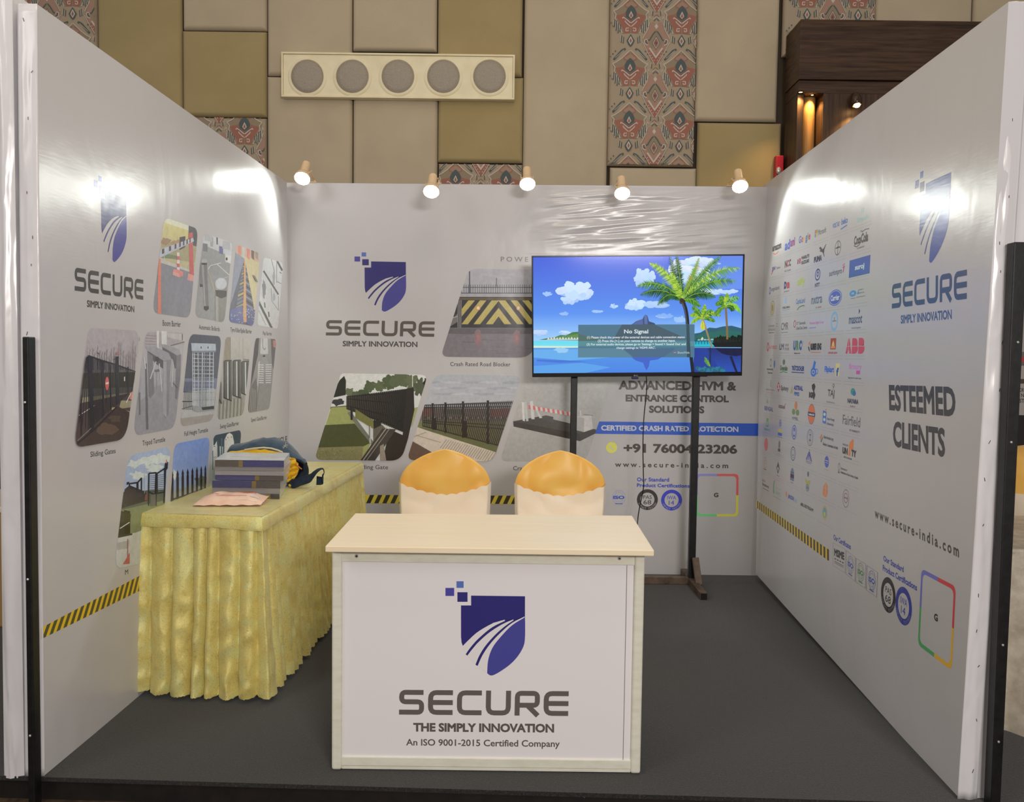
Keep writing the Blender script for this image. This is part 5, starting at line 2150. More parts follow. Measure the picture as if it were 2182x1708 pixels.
K_, NV, GRY, RD, GN, OR_, BL_ = (66, 62, 62), (52, 58, 112), (120, 116, 116), (192, 66, 74), (84, 138, 84), (214, 126, 70), (74, 112, 176)
X = Cell
x = X(0, 0).t('amazon', .22, .32, .92, .58, K_, .05); x.l([(.3, .68), (.45, .76), (.62, .74), (.72, .66)], .05, OR_).done()
x = X(1, 0).t('ad', .2, .3, .58, .78, (76, 100, 176), .04); x.t('ani', .6, .3, .92, .70, (150, 70, 130), .04).done()
x = X(2, 0)
for i, (ch, cc, y0, y1) in enumerate((('G', BL_, .36, .70), ('o', RD, .46, .70), ('o', (226, 178, 60), .46, .70), ('g', BL_, .46, .80), ('l', GN, .36, .70), ('e', RD, .46, .70))):
    xx = (.18, .36, .49, .62, .75, .81)[i]
    x.t(ch, xx, y0, xx + (.16, .11, .11, .11, .03, .11)[i], y1, cc, .03)
x.done()
x = X(3, 0)
for i, cc in enumerate(((206, 100, 60), (128, 160, 70), (84, 140, 190), (220, 178, 70))):
    x.b(.18 + .085 * (i % 2), .38 + .17 * (i // 2), .255 + .085 * (i % 2), .53 + .17 * (i // 2), cc)
x.t('Microsoft', .38, .42, .82, .66, GRY, .015).done()
x = X(4, 0).t('VOLTAS', .16, .42, .50, .62, BL_, .03); x.e(.55, .5, .02, .03, OR_).t('beko', .60, .36, .90, .62, BL_, .04).l([(.58, .78), (.88, .70)], .05, BL_).done()
X(5, 0).b(.5, .28, .53, .46, (134, 186, 178)).b(.57, .28, .60, .46, (134, 186, 178)).t('Simpolo', .32, .58, .82, .82, (142, 192, 184), .02).b(.45, .9, .7, .91, LC).done()
X(0, 1).t('JSW', .25, .38, .55, .62, (56, 70, 140), .05).l([(.22, .74), (.4, .5)], .05, RD).t('Paints', .62, .44, .92, .56, GRY).done()
X(1, 1).t('N', .26, .28, .42, .62, K_, .06).t('C', .42, .28, .56, .62, RD, .06).t('C', .57, .28, .70, .62, K_, .06).t('NCC Limited', .26, .74, .72, .84, GRY, .02).done()
X(2, 1).b(.16, .42, .22, .64, NV).l([(.27, .4), (.36, .52), (.28, .64)], .05, RD).l([(.36, .40), (.27, .52), (.36, .64)], .05, RD).t('MARUTI', .42, .34, .90, .50, K_, .05).t('SUZUKI', .42, .56, .90, .72, K_, .05).done()
X(3, 1).t('PUMA', .2, .56, .66, .82, K_, .08).p([(.48, .22), (.56, .20), (.66, .34), (.74, .30), (.84, .16), (.86, .18), (.78, .36), (.76, .54), (.80, .68), (.77, .68), (.72, .54), (.66, .46), (.58, .42), (.50, .38), (.56, .34), (.50, .28)], K_).done()
X(4, 1).e(.48, .5, .15, .30, K_, .90).l([(.36, .5), (.60, .5)], .03, K_).l([(.48, .24), (.48, .76)], .02, K_).t('LARSEN', .38, .44, .58, .49, K_, .03).done()
X(5, 1).t('THE', .48, .12, .58, .18, GRY, .03).t('Coca', .24, .26, .54, .62, K_, .05).t('Cola', .54, .24, .84, .62, K_, .05).l([(.24, .62), (.36, .70), (.5, .64)], .03, K_).l([(.56, .20), (.7, .14), (.86, .16)], .03, K_).t('COMPANY', .38, .74, .70, .80, GRY, .04).done()
X(0, 2).e(.16, .56, .07, .2, (70, 80, 170), .6).t('cognizant', .24, .42, .92, .66, (100, 100, 130), .02).done()
X(1, 2).t('D', .28, .3, .46, .66, NV, .09).t('n', .48, .36, .68, .66, RD, .09).t('DIVYANAND', .28, .76, .68, .82, GRY, .02).done()
X(2, 2).t('sify', .22, .30, .72, .76, (176, 190, 70), .03).b(.78, .26, .82, .29, (176, 190, 70)).done()
X(3, 2).e(.46, .38, .15, .26, NV, .78).e(.46, .36, .06, .12, NV, .5).l([(.46, .14), (.46, .28)], .03, NV).t('NTT', .33, .74, .60, .90, K_, .05).done()
X(4, 2).t('aurionpro', .10, .36, .74, .66, (104, 100, 110), .025).l([(.76, .28), (.86, .22)], .03, RD).l([(.76, .38), (.86, .30)], .03, RD).l([(.80, .56), (.84, .30)], .04, RD).done()
X(5, 2).b(.08, .16, .97, .84, (62, 84, 158)).t('suroj', .34, .40, .74, .66, (196, 204, 226), .045).done()
X(0, 3).e(.44, .48, .17, .38, (168, 142, 86), .84).e(.44, .48, .11, .26, (190, 166, 110)).t('B', .38, .34, .5, .62, (130, 104, 60)).done()
X(1, 3).e(.45, .22, .08, .16, (150, 178, 206)).t('STEELS BIRLA', .22, .52, .78, .62, K_, .03).b(.22, .68, .78, .69, GRY).b(.28, .76, .72, .78, (150, 178, 206)).done()
X(2, 3).t('CapitaLand', .18, .26, .76, .58, (90, 126, 170), .02).l([(.28, .78), (.42, .66), (.60, .62), (.76, .64)], .05, GN).done()
X(3, 3).t('nxtra', .16, .30, .78, .64, (106, 104, 120), .02).t('by', .44, .76, .52, .86, GRY).t('airtel', .55, .76, .74, .84, RD, .02).done()
X(4, 3).e(.46, .52, .33, .33, (82, 88, 172)).e(.46, .52, .30, .29, (216, 216, 232), .95).t('Carrier', .24, .40, .68, .64, (216, 216, 232), .03).done()
X(5, 3).e(.30, .48, .15, .12, (84, 140, 196)).t('GVK', .24, .44, .36, .52, (206, 216, 226), .02).t('GUJARAT', .54, .36, .76, .42, GRY, .02).t('FINANCIAL', .54, .48, .80, .53, GRY, .02).p([(.48, .54), (.54, .36), (.56, .54)], (84, 140, 196)).b(.22, .66, .42, .68, GRY).b(.46, .64, .84, .66, GRY).done()
X(0, 4).t('OLTA MANAGER', .16, .34, .66, .44, GRY, .02).b(.16, .5, .72, .51, GRY).t('ROTHSCHILD', .16, .55, .74, .63, GRY, .02).b(.8, .3, .9, .33, GRY).b(.8, .42, .9, .45, GRY).b(.22, .72, .66, .75, K_).done()
X(1, 4).t('CMR', .2, .30, .72, .66, (104, 92, 90), .015).b(.22, .76, .70, .79, GRY).done()
X(2, 4).e(.16, .42, .08, .18, RD, .7, 9).t('ST Telemedia', .28, .34, .86, .48, (112, 108, 108), .02).t('Global Data Centres', .28, .56, .98, .70, (112, 108, 108), .015).done()
X(3, 4).t('Princeton Digital Group', .12, .40, .92, .56, (206, 122, 170), .02).b(.12, .66, .50, .69, (120, 120, 190)).done()
X(4, 4).e(.48, .48, .18, .40, (130, 176, 222), .72).t('VISTEON', .38, .45, .58, .50, K_, .02).e(.48, .38, .03, .05, GRY, .6).done()
X(5, 4).t('mascot', .18, .36, .76, .66, (84, 86, 110), .025).p([(.60, .10), (.66, .20), (.60, .32)], NV).t('forward together', .32, .78, .72, .88, (130, 130, 160), .02).done()
X(0, 5).e(.2, .46, .09, .24, RD, .55).t('H-T FENCO', .34, .40, .94, .58, (196, 104, 104), .03).done()
X(1, 5).t('LM', .14, .32, .46, .62, (84, 84, 96), .03).t('WIND', .54, .34, .82, .46, GRY, .02).t('POWER', .54, .52, .86, .66, GRY, .02).b(.16, .76, .82, .78, LC).done()
X(2, 5).t('U', .14, .20, .32, .66, (60, 100, 150), .08).t('R', .34, .20, .50, .66, GN, .08).t('C', .52, .20, .70, .66, (60, 100, 150), .08).l([(.70, .50), (.78, .24)], .02, GRY).t('Building Future', .22, .76, .62, .84, K_, .02).done()
X(3, 5).p([(.10, .36), (.22, .24), (.16, .5)], OR_).p([(.08, .48), (.16, .52), (.22, .74), (.14, .66)], (60, 54, 54)).t('RUBBER KING', .24, .36, .86, .66, (58, 52, 52), .07).b(.26, .74, .84, .77, OR_).done()
X(4, 5).b(.34, .18, .62, .64, (176, 76, 56)).p([(.36, .6), (.48, .24), (.60, .6)], (216, 150, 80)).e(.48, .42, .05, .1, (236, 196, 120)).t('ASTER HERO GROUP', .24, .74, .70, .82, RD, .03).done()
x = X(5, 5)
for i, ch in enumerate('ABB'): x.t(ch, .10 + .28 * i, .22, .36 + .28 * i, .82, (206, 74, 92), .10)
x.b(.08, .52, .94, .54, x.a.white).b(.22, .2, .235, .84, x.a.white).done()
X(0, 6).e(.5, .28, .08, .22, GRY, .6).e(.8, .34, .06, .2, BL_).t('MAHINDRA', .2, .56, .72, .66, K_, .03).t('Solarize', .28, .72, .66, .84, K_).done()
X(1, 6).e(.52, .22, .09, .14, (90, 110, 80)).t('Greendale', .26, .38, .80, .64, (60, 100, 60), .04).l([(.26, .74), (.5, .68), (.8, .72)], .04, GN).done()
X(2, 6).t('TRÜTZSCHLER', .10, .34, .92, .60, (56, 66, 128), .06).b(.10, .66, .92, .70, (56, 66, 128)).done()
X(3, 6).e(.48, .62, .16, .2, (72, 120, 196)).p([(.40, .48), (.50, .10), (.54, .14), (.60, .18), (.54, .48)], (72, 120, 196)).e(.48, .62, .09, .1, x.a.white, .6).e(.66, .58, .08, .12, (72, 120, 196), .7).done()
X(4, 6).t('Flipkart', .10, .34, .58, .66, (72, 112, 196), .04).p([(.66, .22), (.86, .20), (.86, .72), (.66, .74)], (226, 206, 130)).t('f', .70, .38, .82, .72, (60, 96, 180), .06).done()
X(5, 6).t('firstcry', .28, .20, .84, .48, (206, 140, 190), .03).b(.62, .46, .78, .60, (206, 90, 160)).t('Big Store for Little Ones', .28, .72, .84, .80, (96, 92, 110), .02).done()
X(0, 7).l([(.58, .14), (.56, .46), (.64, .46)], .03, GRY).t('PRISM JOHNSON', .2, .62, .9, .70, GRY, .02).b(.26, .80, .8, .83, (200, 150, 160)).done()
X(1, 7).p([(.20, .18), (.32, .44), (.20, .72), (.08, .44)], RD).t('S', .14, .32, .26, .56, (220, 210, 206), .04).t('Spinny', .38, .36, .94, .66, (96, 80, 86), .03).done()
X(2, 7).p([(.06, .70), (.18, .28), (.26, .66)], (180, 160, 110)).t('ASTRAL', .30, .28, .90, .50, (56, 66, 140), .06).t('PIPES', .34, .58, .68, .76, (56, 100, 160), .05).done()
X(3, 7).p([(.42, .18), (.56, .10), (.64, .24), (.58, .44), (.66, .60), (.58, .84), (.50, .70), (.52, .46), (.44, .34)], K_).t('BGR', .28, .50, .56, .76, K_, .08).done()
X(4, 7).t('TAJ', .32, .30, .66, .66, (84, 78, 78), .02).e(.60, .12, .05, .08, (110, 104, 104), .6).l([(.60, .2), (.60, .3)], .02, GRY).t('Hotels Resorts', .28, .78, .70, .85, GRY, .01).done()
X(5, 7).e(.52, .28, .10, .14, (64, 150, 140)).e(.58, .34, .07, .10, (70, 110, 170)).t('NAYARA', .30, .56, .78, .74, (60, 60, 92), .06).t('ENERGY', .42, .82, .66, .88, GRY, .02).done()
X(0, 8).p([(.36, .1), (.46, .36), (.28, .36)], (150, 156, 140)).t('BENGAL', .14, .52, .86, .74, (100, 100, 150), .05).done()
X(1, 8).t('RESEAIR', .28, .32, .76, .48, (100, 60, 66), .04).l([(.72, .3), (.8, .2)], .03, RD).b(.4, .60, .62, .64, (206, 160, 160)).done()
X(2, 8).e(.5, .22, .09, .2, OR_).e(.36, .52, .11, .14, (110, 140, 80)).e(.62, .52, .11, .14, (110, 140, 80)).t('HMEL', .28, .74, .70, .88, (104, 98, 98), .02).done()
X(3, 8).e(.48, .46, .20, .44, (222, 118, 74)).e(.48, .46, .20, .44, (60, 66, 110), .96).b(.27, .38, .69, .56, (52, 56, 96)).t('IndianOil', .32, .43, .64, .52, (220, 214, 210), .03).done()
X(4, 8).p([(.12, .20), (.30, .24), (.30, .76), (.12, .72)], (74, 116, 190)).e(.21, .36, .06, .07, (196, 210, 230)).e(.21, .58, .06, .07, (196, 210, 230)).e(.26, .16, .03, .04, OR_).t('Azim Premji', .34, .46, .72, .60, (84, 90, 130), .02).t('University', .34, .66, .70, .80, (84, 90, 130), .02).done()
X(5, 8).t('Fairfield', .12, .22, .90, .60, (112, 106, 108), .01).t('BY MARRIOTT', .46, .74, .90, .82, (90, 84, 86), .03).done()
X(0, 9).b(.36, .12, .52, .56, (96, 160, 96)).b(.4, .3, .48, .5, x.a.white).t('KRIBHCO', .22, .66, .70, .76, (110, 160, 110), .02).done()
X(1, 9).e(.46, .2, .09, .17, (110, 120, 170), .7).e(.46, .2, .04, .08, (110, 120, 170)).b(.32, .5, .62, .66, (216, 190, 80)).b(.32, .68, .62, .82, (74, 110, 176)).b(.3, .88, .68, .9, GRY).done()
X(2, 9).e(.46, .46, .16, .34, (76, 100, 170), .86).e(.46, .46, .10, .22, (76, 100, 170), .8).p([(.40, .56), (.46, .66), (.52, .56), (.46, .60)], (76, 100, 170)).e(.46, .36, .03, .06, (76, 100, 170)).done()
X(3, 9).e(.46, .5, .18, .36, (92, 86, 88), .93).e(.46, .5, .13, .26, (92, 86, 88), .95).b(.42, .34, .51, .66, (110, 104, 106)).t('11', .42, .40, .5, .58, (210, 206, 202), .05).done()
X(4, 9).p([(.02, .36), (.10, .20), (.14, .26), (.06, .50)], OR_).p([(.06, .54), (.16, .30), (.18, .38), (.10, .58)], GN).t('भारत निर्वाचन आयोग' if False else 'Bharat Nirvachan Ayog', .22, .24, .72, .40, (92, 86, 86), .02).t('Election Commission of India', .20, .54, .96, .66, (84, 78, 78), .03).done()
X(5, 9).p([(.46, .40), (.50, .22), (.56, .18), (.60, .08), (.66, .14), (.66, .56), (.46, .48)], (222, 130, 70)).t('STATUE OF', .18, .36, .42, .43, K_, .03).t('UN', .18, .50, .42, .76, K_, .08).t('TY', .58, .50, .80, .76, K_, .08).p([(.44, .76), (.50, .40), (.56, .76)], (222, 130, 70)).t('EKTA NAGAR', .26, .84, .62, .90, K_, .03).done()
X(0, 10).e(.42, .48, .15, .34, (214, 94, 100)).done()
X(0, 11).e(.42, .42, .13, .30, (176, 150, 130), .86).e(.42, .40, .05, .12, (176, 150, 130), .7).b(.30, .74, .54, .80, (150, 120, 100)).done()
X(1, 10).e(.46, .26, .07, .20, (120, 110, 108)).b(.38, .46, .54, .60, (84, 76, 76)).b(.3, .72, .8, .74, LC).b(.22, .80, .84, .82, LC).done()
X(1, 11).p([(.44, .12), (.56, .42), (.44, .72), (.32, .42)], (60, 54, 56)).p([(.44, .28), (.51, .44), (.44, .60), (.37, .44)], x.a.white).p([(.42, .12), (.46, .12), (.46, .4), (.42, .4)], (60, 54, 56)).b(.34, .78, .56, .81, GRY).done()
X(2, 10).e(.45, .46, .16, .34, (96, 108, 136), .84).e(.45, .46, .10, .22, (130, 140, 160), .86).p([(.41, .5), (.45, .6), (.49, .5)], (96, 108, 136)).done()
X(2, 11).p([(.34, .72), (.34, .32), (.40, .16), (.46, .12), (.52, .16), (.58, .32), (.58, .72)], (110, 122, 146)).b(.34, .42, .58, .60, (40, 44, 60)).l([(.36, .34), (.56, .34)], .03, (60, 70, 96)).b(.36, .80, .56, .83, GRY).done()
X(3, 10).l([(.46, .02), (.46, .1)], .02, K_).l([(.30, .52), (.46, .12)], .05, (76, 80, 160)).l([(.46, .12), (.62, .52)], .05, (76, 80, 160)).l([(.40, .52), (.46, .24), (.54, .52)], .03, (76, 80, 160)).b(.28, .56, .64, .59, GRY).b(.30, .63, .60, .65, (110, 110, 170)).done()
X(4, 10).e(.44, .3, .11, .24, (84, 98, 176)).b(.36, .24, .52, .27, (190, 194, 220)).b(.36, .33, .52, .35, (190, 194, 220)).b(.32, .62, .58, .64, LC).done()
X(5, 10).e(.06, .34, .05, .18, (150, 140, 138), .6).b(.02, .52, .1, .58, (110, 100, 100)).t('Administration of', .14, .30, .44, .40, GRY, .02).t('Administration of Union Territory of Ladakh', .14, .46, .92, .58, (92, 84, 84), .03).done()
X(0, 12).t('JINDAL', .2, .34, .5, .46, GRY, .02).t('Symphony', .24, .5, .8, .68, K_, .03).b(.28, .76, .78, .80, GRY).done()
X(1, 12).e(.2, .44, .07, .34, (96, 160, 120)).e(.27, .40, .06, .30, x.a.white).t('NHPC', .36, .56, .74, .74, (150, 176, 160), .03).b(.36, .4, .7, .44, (150, 176, 160)).b(.22, .88, .76, .90, LC).done()
X(2, 12).e(.12, .48, .05, .14, OR_).t('JAKSON', .24, .42, .64, .66, (70, 80, 160), .05).t('1947', .66, .46, .86, .66, (140, 170, 200), .02).done()
X(3, 12).t('#BLUESTREAM', .08, .50, .84, .66, (84, 62, 66), .045).done()
X(3, 11).e(.45, .12, .05, .12, (96, 104, 110)).p([(.28, .34), (.44, .42), (.60, .34), (.56, .56), (.45, .62), (.34, .56)], (176, 170, 80)).e(.45, .72, .10, .16, (110, 130, 120), .7).e(.45, .72, .05, .08, (90, 120, 160)).done()
X(4, 11).p([(.30, .66), (.34, .34), (.44, .16), (.54, .24), (.57, .58), (.50, .76), (.36, .76)], (226, 138, 84)).l([(.38, .40), (.54, .40)], .02, x.a.white).l([(.44, .22), (.46, .72)], .02, x.a.white).b(.32, .84, .54, .87, (226, 170, 130)).done()
X(5, 11).e(.44, .46, .15, .36, (160, 120, 124), .90).e(.44, .44, .10, .20, (150, 130, 140), .8).t('AWES', .36, .40, .54, .48, (120, 90, 100), .02).done()
X(4, 12).e(.46, .42, .13, .30, (190, 172, 110)).e(.46, .42, .09, .21, (110, 160, 190)).e(.46, .48, .05, .10, (190, 190, 90)).done()

# ------------------------------------------------------------------ printed photos


class Photo:
    def __init__(s, wall, plane, view, ref, quad, r, label, sky, ground=None):
        s.a = mk(plane, view, ref)
        s.wall, s.label = wall, label
        out = s.a.para(*quad, r)
        s.a.uvpoly(out, sky if ground is None else sky)
        s.a.clip = out
        s.q = quad
        if ground is not None:
            A, B, C, D = [s.a.uv(*p) for p in quad]
            s.a.uvpoly([A, B, C, D], [sky, sky, ground, ground])
        s.R = random.Random(len(label))

    def p(s, pts, c): s.a.poly(pts, c); return s
    def l(s, pts, w, c, w2=None): s.a.line(pts, w, c, None, w2); return s
    def d(s, x, y, rx, ry, c): s.a.disc(x, y, rx, ry, c, 18); return s
    def b(s, x, y, rx, ry, c, seed=0, rough=.4): s.a.blob(x, y, rx, ry, c, seed, rough); return s

    def bars(s, top, bot, n, w, c, w2=None, skip=()):
        """upright bars between a top line and a bottom line"""
        dd = s.a.off()
        for i in range(n):
            if i in skip: continue
            t = i / (n - 1)
            x0, y0 = top[0][0] + (top[1][0] - top[0][0]) * t, top[0][1] + (top[1][1] - top[0][1]) * t
            x1, y1 = bot[0][0] + (bot[1][0] - bot[0][0]) * t, bot[0][1] + (bot[1][1] - bot[0][1]) * t
            ww = w if w2 is None else w + (w2 - w) * t
            s.a.line([(x0, y0), (x1, y1)], ww, c, dd)
        return s

    def done(s):
        o = s.a.build('printed_photo', s.wall, PHOTO)
        o['label'] = s.label


PB = lambda view, ref, quad, r, lab, sky, gr=None: Photo(wb, PBACK, view, ref, quad, r, lab, sky, gr)
PL = lambda view, quad, r, lab, sky, gr=None, ref=(176, 172, 170): Photo(wl, PLEFT, view, ref, quad, r, lab, sky, gr)
RB2 = (158, 156, 158)

# road blocker
f = PB(V5, RB2, [(1548, 592), (2258, 600), (2070, 1326), (1316, 1318)], [.05, .05, .09, .05], 'photo of a striped road blocker', (146, 147, 156), (136, 136, 144))
for k in range(7):
    f.b(1700 + 70 * k, 640 + 14 * (k % 3), 60, 10, (150, 151, 160), k)
f.bars(((1490, 722), (2290, 722)), ((1490, 795), (2290, 795)), 44, 5, (78, 80, 90))
f.l([(1480, 745), (2300, 745)], 6, (66, 68, 80)).l([(1555, 600), (1555, 795)], 10, (70, 72, 82)).l([(1778, 668), (1778, 740)], 6, (80, 82, 92)).l([(1480, 793), (2300, 793)], 6, (58, 58, 70))
f.p([(1450, 797), (2300, 797), (2300, 824), (1440, 824)], (140, 140, 148)).p([(1380, 824), (2300, 826), (2300, 1082), (1370, 1080)], (44, 42, 48))
f.p([(1440, 832), (2300, 834), (2300, 850), (1440, 848)], (84, 72, 44))
Y = (158, 144, 62)
for q in ([(1545, 853), (1600, 853), (1490, 986), (1490, 925)], [(1640, 853), (1695, 853), (1542, 1050), (1488, 1050)], [(1738, 853), (1795, 853), (1795, 858), (1642, 1050), (1588, 1050)],
          [(1795, 915), (1795, 985), (1748, 1050), (1690, 1050)]):
    f.p(q, Y).p([(3590 - x, y) for x, y in q], Y)
    f.p([(3590 + 480 - x if False else x + 620, y) for x, y in q], (120, 110, 54))
for x in (1462, 1474, 1486):
    f.l([(x, 850), (x - 4, 1078)], 5, (128, 126, 128))
f.p([(1390, 1078), (1410, 1010), (1456, 960), (1456, 1078)], (96, 94, 96)).p([(1380, 1078), (1456, 1030), (1456, 1078)], (40, 38, 40)).l([(1406, 1000), (1456, 985)], 6, (150, 148, 150))
for x in (1627, 1960):
    f.d(x, 916, 19, 21, (190, 84, 50)).d(x, 916, 13, 15, (232, 200, 140))
f.p([(1300, 1082), (2300, 1084), (2300, 1340), (1300, 1340)], (104, 98, 106)).p([(1300, 1082), (2300, 1084), (2300, 1130), (1300, 1128)], (84, 80, 86))
for k in range(26):
    x, y = 1340 + f.R.random() * 800, 1110 + f.R.random() * 190
    f.l([(x, y), (x + 60 + 90 * f.R.random(), y + 2)], 3, (92, 87, 94) if k % 2 else (114, 108, 115))
for x in (1625, 1945):
    f.b(x, 1165, 34, 70, (112, 94, 101), x, .2).b(x, 1165, 22, 50, (122, 90, 96), x, .2).b(x, 1162, 12, 26, (140, 84, 88), x + 1, .2)
f.done()

# sliding gate on grass
f = PB(V7, (150, 148, 150), [(278, 48), (872, 58), (690, 645), (96, 640)], [.02, .05, .07, .05], 'photo of a black sliding gate on a lawn', (176, 181, 184), (172, 176, 178))
f.b(255, 245, 42, 24, (48, 48, 52), 2).p([(200, 278), (330, 268), (330, 290), (200, 292)], (70, 70, 66))
for x, y, rx, ry, c, sd in ((480, 140, 50, 40, (66, 78, 50), 1), (430, 178, 40, 26, (60, 72, 46), 2), (545, 135, 50, 36, (74, 84, 54), 3), (610, 110, 48, 50, (64, 76, 46), 4), (690, 92, 60, 55, (72, 82, 54), 5), (760, 110, 44, 56, (80, 88, 60), 6), (820, 140, 40, 60, (66, 72, 52), 7), (338, 178, 26, 30, (84, 92, 66), 8), (380, 190, 22, 20, (70, 78, 58), 9), (860, 120, 20, 40, (30, 32, 26), 10)):
    f.b(x, y, rx, ry, c, sd, .5)
f.p([(300, 66), (312, 98), (310, 196), (225, 214), (210, 236), (236, 160), (268, 96)], (34, 36, 28))
f.l([(767, 55), (767, 140)], 5, (196, 194, 188))
f.p([(90, 660), (210, 282), (330, 275), (480, 530), (420, 660)], (128, 134, 74)).p([(168, 402), (372, 392), (478, 525), (430, 548), (105, 560)], (62, 66, 36)).p([(105, 556), (430, 546), (420, 660), (80, 660)], (112, 108, 68))
for k in range(60):
    x, y = 110 + f.R.random() * 310, 560 + f.R.random() * 80
    f.l([(x, y), (x + 8 * f.R.random(), y - 7)], 3, (134, 128, 84) if k % 2 else (88, 86, 50))
f.p([(780, 285), (830, 270), (760, 470), (760, 380)], (130, 136, 80))
f.p([(322, 318), (345, 308), (500, 515), (490, 540)], (96, 98, 92))
f.p([(318, 206), (740, 160), (712, 440), (318, 292)], (60, 54, 44))
f.bars(((318, 204), (742, 152)), ((318, 292), (708, 452)), 34, 5, (28, 25, 24), 13)
for ya, yb in ((206, 176), (222, 262), (268, 372), (290, 440)):
    f.l([(318, ya), (735, yb)], 5, (30, 27, 26), 13)
f.p([(378, 292), (502, 372), (502, 428), (376, 352)], (98, 98, 46)).p([(500, 370), (548, 368), (560, 425), (502, 430)], (38, 35, 32)).p([(344, 270), (360, 272), (358, 366), (344, 366)], (36, 34, 32))
f.p([(730, 150), (775, 145), (780, 300), (700, 660), (560, 660), (610, 430), (700, 470)], (36, 30, 27))
f.p([(498, 430), (560, 400), (600, 440), (500, 560)], (84, 78, 70))
f.p([(400, 660), (560, 425), (655, 430), (500, 660)], (54, 50, 47)).l([(428, 645), (590, 420)], 7, (132, 124, 114)).l([(450, 648), (612, 424)], 5, (120, 112, 104))
f.p([(545, 660), (545, 545), (570, 530), (590, 660)], (124, 114, 104)).l([(478, 410), (478, 525)], 10, (150, 150, 148)).l([(472, 408), (472, 490)], 4, (40, 38, 38))
f.done()

# railing along a path
f = PB(V7, (146, 144, 146), [(918, 56), (1512, 66), (1318, 650), (728, 640)], [.06, .05, .06, .05], 'photo of a dark railing along a path', (136, 139, 150), (150, 150, 152))
for k in range(14):
    f.b(900 + 45 * k, 110 + 40 * (k % 3), 70, 8, (146, 148, 158) if k % 2 else (128, 131, 142), k, .5)
f.p([(780, 285), (1500, 292), (1480, 390), (760, 390)], (92, 82, 76)).p([(1300, 292), (1450, 285), (1440, 352), (1290, 345)], (112, 66, 58)).p([(840, 282), (915, 284), (912, 340), (835, 340)], (104, 70, 64)).p([(970, 296), (1130, 300), (1125, 330), (968, 325)], (70, 76, 62))
for k in range(30):
    x = 850 + k * 19
    f.p([(x, 345 + (k % 3) * 4), (x + 14, 344 + (k % 3) * 4), (x + 14, 358), (x, 358)], (132, 128, 126) if k % 2 else (66, 62, 62))
f.p([(780, 372), (1460, 372), (1400, 660), (760, 500)], (96, 98, 62)).p([(820, 415), (1370, 540), (1340, 592), (880, 460)], (80, 84, 52))
f.p([(796, 414), (870, 440), (1345, 590), (1310, 660), (1020, 660), (760, 505)], (166, 156, 144))
for k in range(24):
    x = 1000 + k * 16
    f.l([(x, 500 + k * 4.2), (x - 44, 560 + k * 4.6)], 5, (128, 118, 110))
f.l([(790, 470), (960, 520)], 4, (128, 118, 108)).l([(860, 450), (780, 480)], 4, (128, 118, 108))
f.p([(765, 512), (905, 590), (870, 660), (720, 660)], (82, 62, 50))
f.bars(((838, 264), (1456, 236)), ((838, 410), (1360, 540)), 46, 6, (38, 34, 34), 8)
f.l([(838, 266), (1460, 248)], 6, (36, 32, 32)).l([(838, 282), (1460, 276)], 6, (36, 32, 32)).l([(838, 372), (1410, 405)], 6, (36, 32, 32)).l([(838, 384), (1405, 430)], 6, (36, 32, 32)).l([(838, 408), (1350, 540)], 7, (36, 32, 32))
for x, y0, y1, w in ((905, 256, 420, 12), (992, 250, 455, 13), (1112, 243, 488, 14), (1282, 236, 530, 16)):
    f.l([(x, y0), (x, y1)], w, (32, 28, 28)).p([(x - 8, y0 - 3), (x + 8, y0 - 3), (x + 6, y0 + 7), (x - 6, y0 + 7)], (30, 26, 26))
f.p([(900, 352), (930, 354), (930, 436), (902, 432)], (30, 27, 27)).p([(1110, 372), (1140, 374), (1140, 490), (1110, 484)], (30, 27, 27))
f.done()

# crash barrier
f = PB(V7, (140, 136, 136), [(1550, 72), (2142, 78), (1950, 656), (1362, 650)], [.06, .05, .06, .05], 'photo of a red and white crash barrier', (142, 139, 137), (128, 126, 124))
f.p([(1455, 376), (1640, 342), (2022, 432), (1912, 462)], (56, 53, 52)).p([(1455, 376), (1912, 462), (1912, 512), (1458, 412)], (44, 41, 40)).p([(1912, 462), (2022, 432), (2020, 458), (1912, 512)], (50, 47, 46))
f.p([(1640, 345), (1680, 335), (1730, 346), (1728, 386), (1650, 366)], (62, 58, 58))
f.p([(1514, 242), (1530, 248), (1536, 376), (1520, 372)], (168, 166, 164)).p([(1530, 240), (1546, 244), (1560, 374), (1544, 376)], (150, 148, 146)).p([(1570, 240), (1590, 236), (1602, 362), (1580, 362)], (162, 160, 158)).p([(1600, 280), (1620, 300), (1655, 352), (1636, 356)], (156, 154, 152))
A, B = (1556, 278), (1852, 328)
for k in range(18):
    t0, t1 = k / 18, (k + 1) / 18
    x0, x1 = A[0] + (B[0] - A[0]) * t0, A[0] + (B[0] - A[0]) * t1
    y0, y1 = A[1] + (B[1] - A[1]) * t0, A[1] + (B[1] - A[1]) * t1
    f.p([(x0, y0 - 13), (x1, y1 - 13), (x1 + 4, y1 + 13), (x0 + 4, y0 + 13)], (186, 66, 66) if k % 2 == 0 else (186, 182, 180))
f.p([(1880, 345), (1990, 335), (2002, 428), (1940, 450), (1880, 436)], (156, 152, 150)).p([(1880, 345), (1940, 352), (1940, 450), (1880, 436)], (136, 132, 130)).l([(1915, 302), (1915, 338)], 8, (160, 158, 156)).l([(1935, 330), (2000, 336)], 3, (70, 66, 66))
f.done()

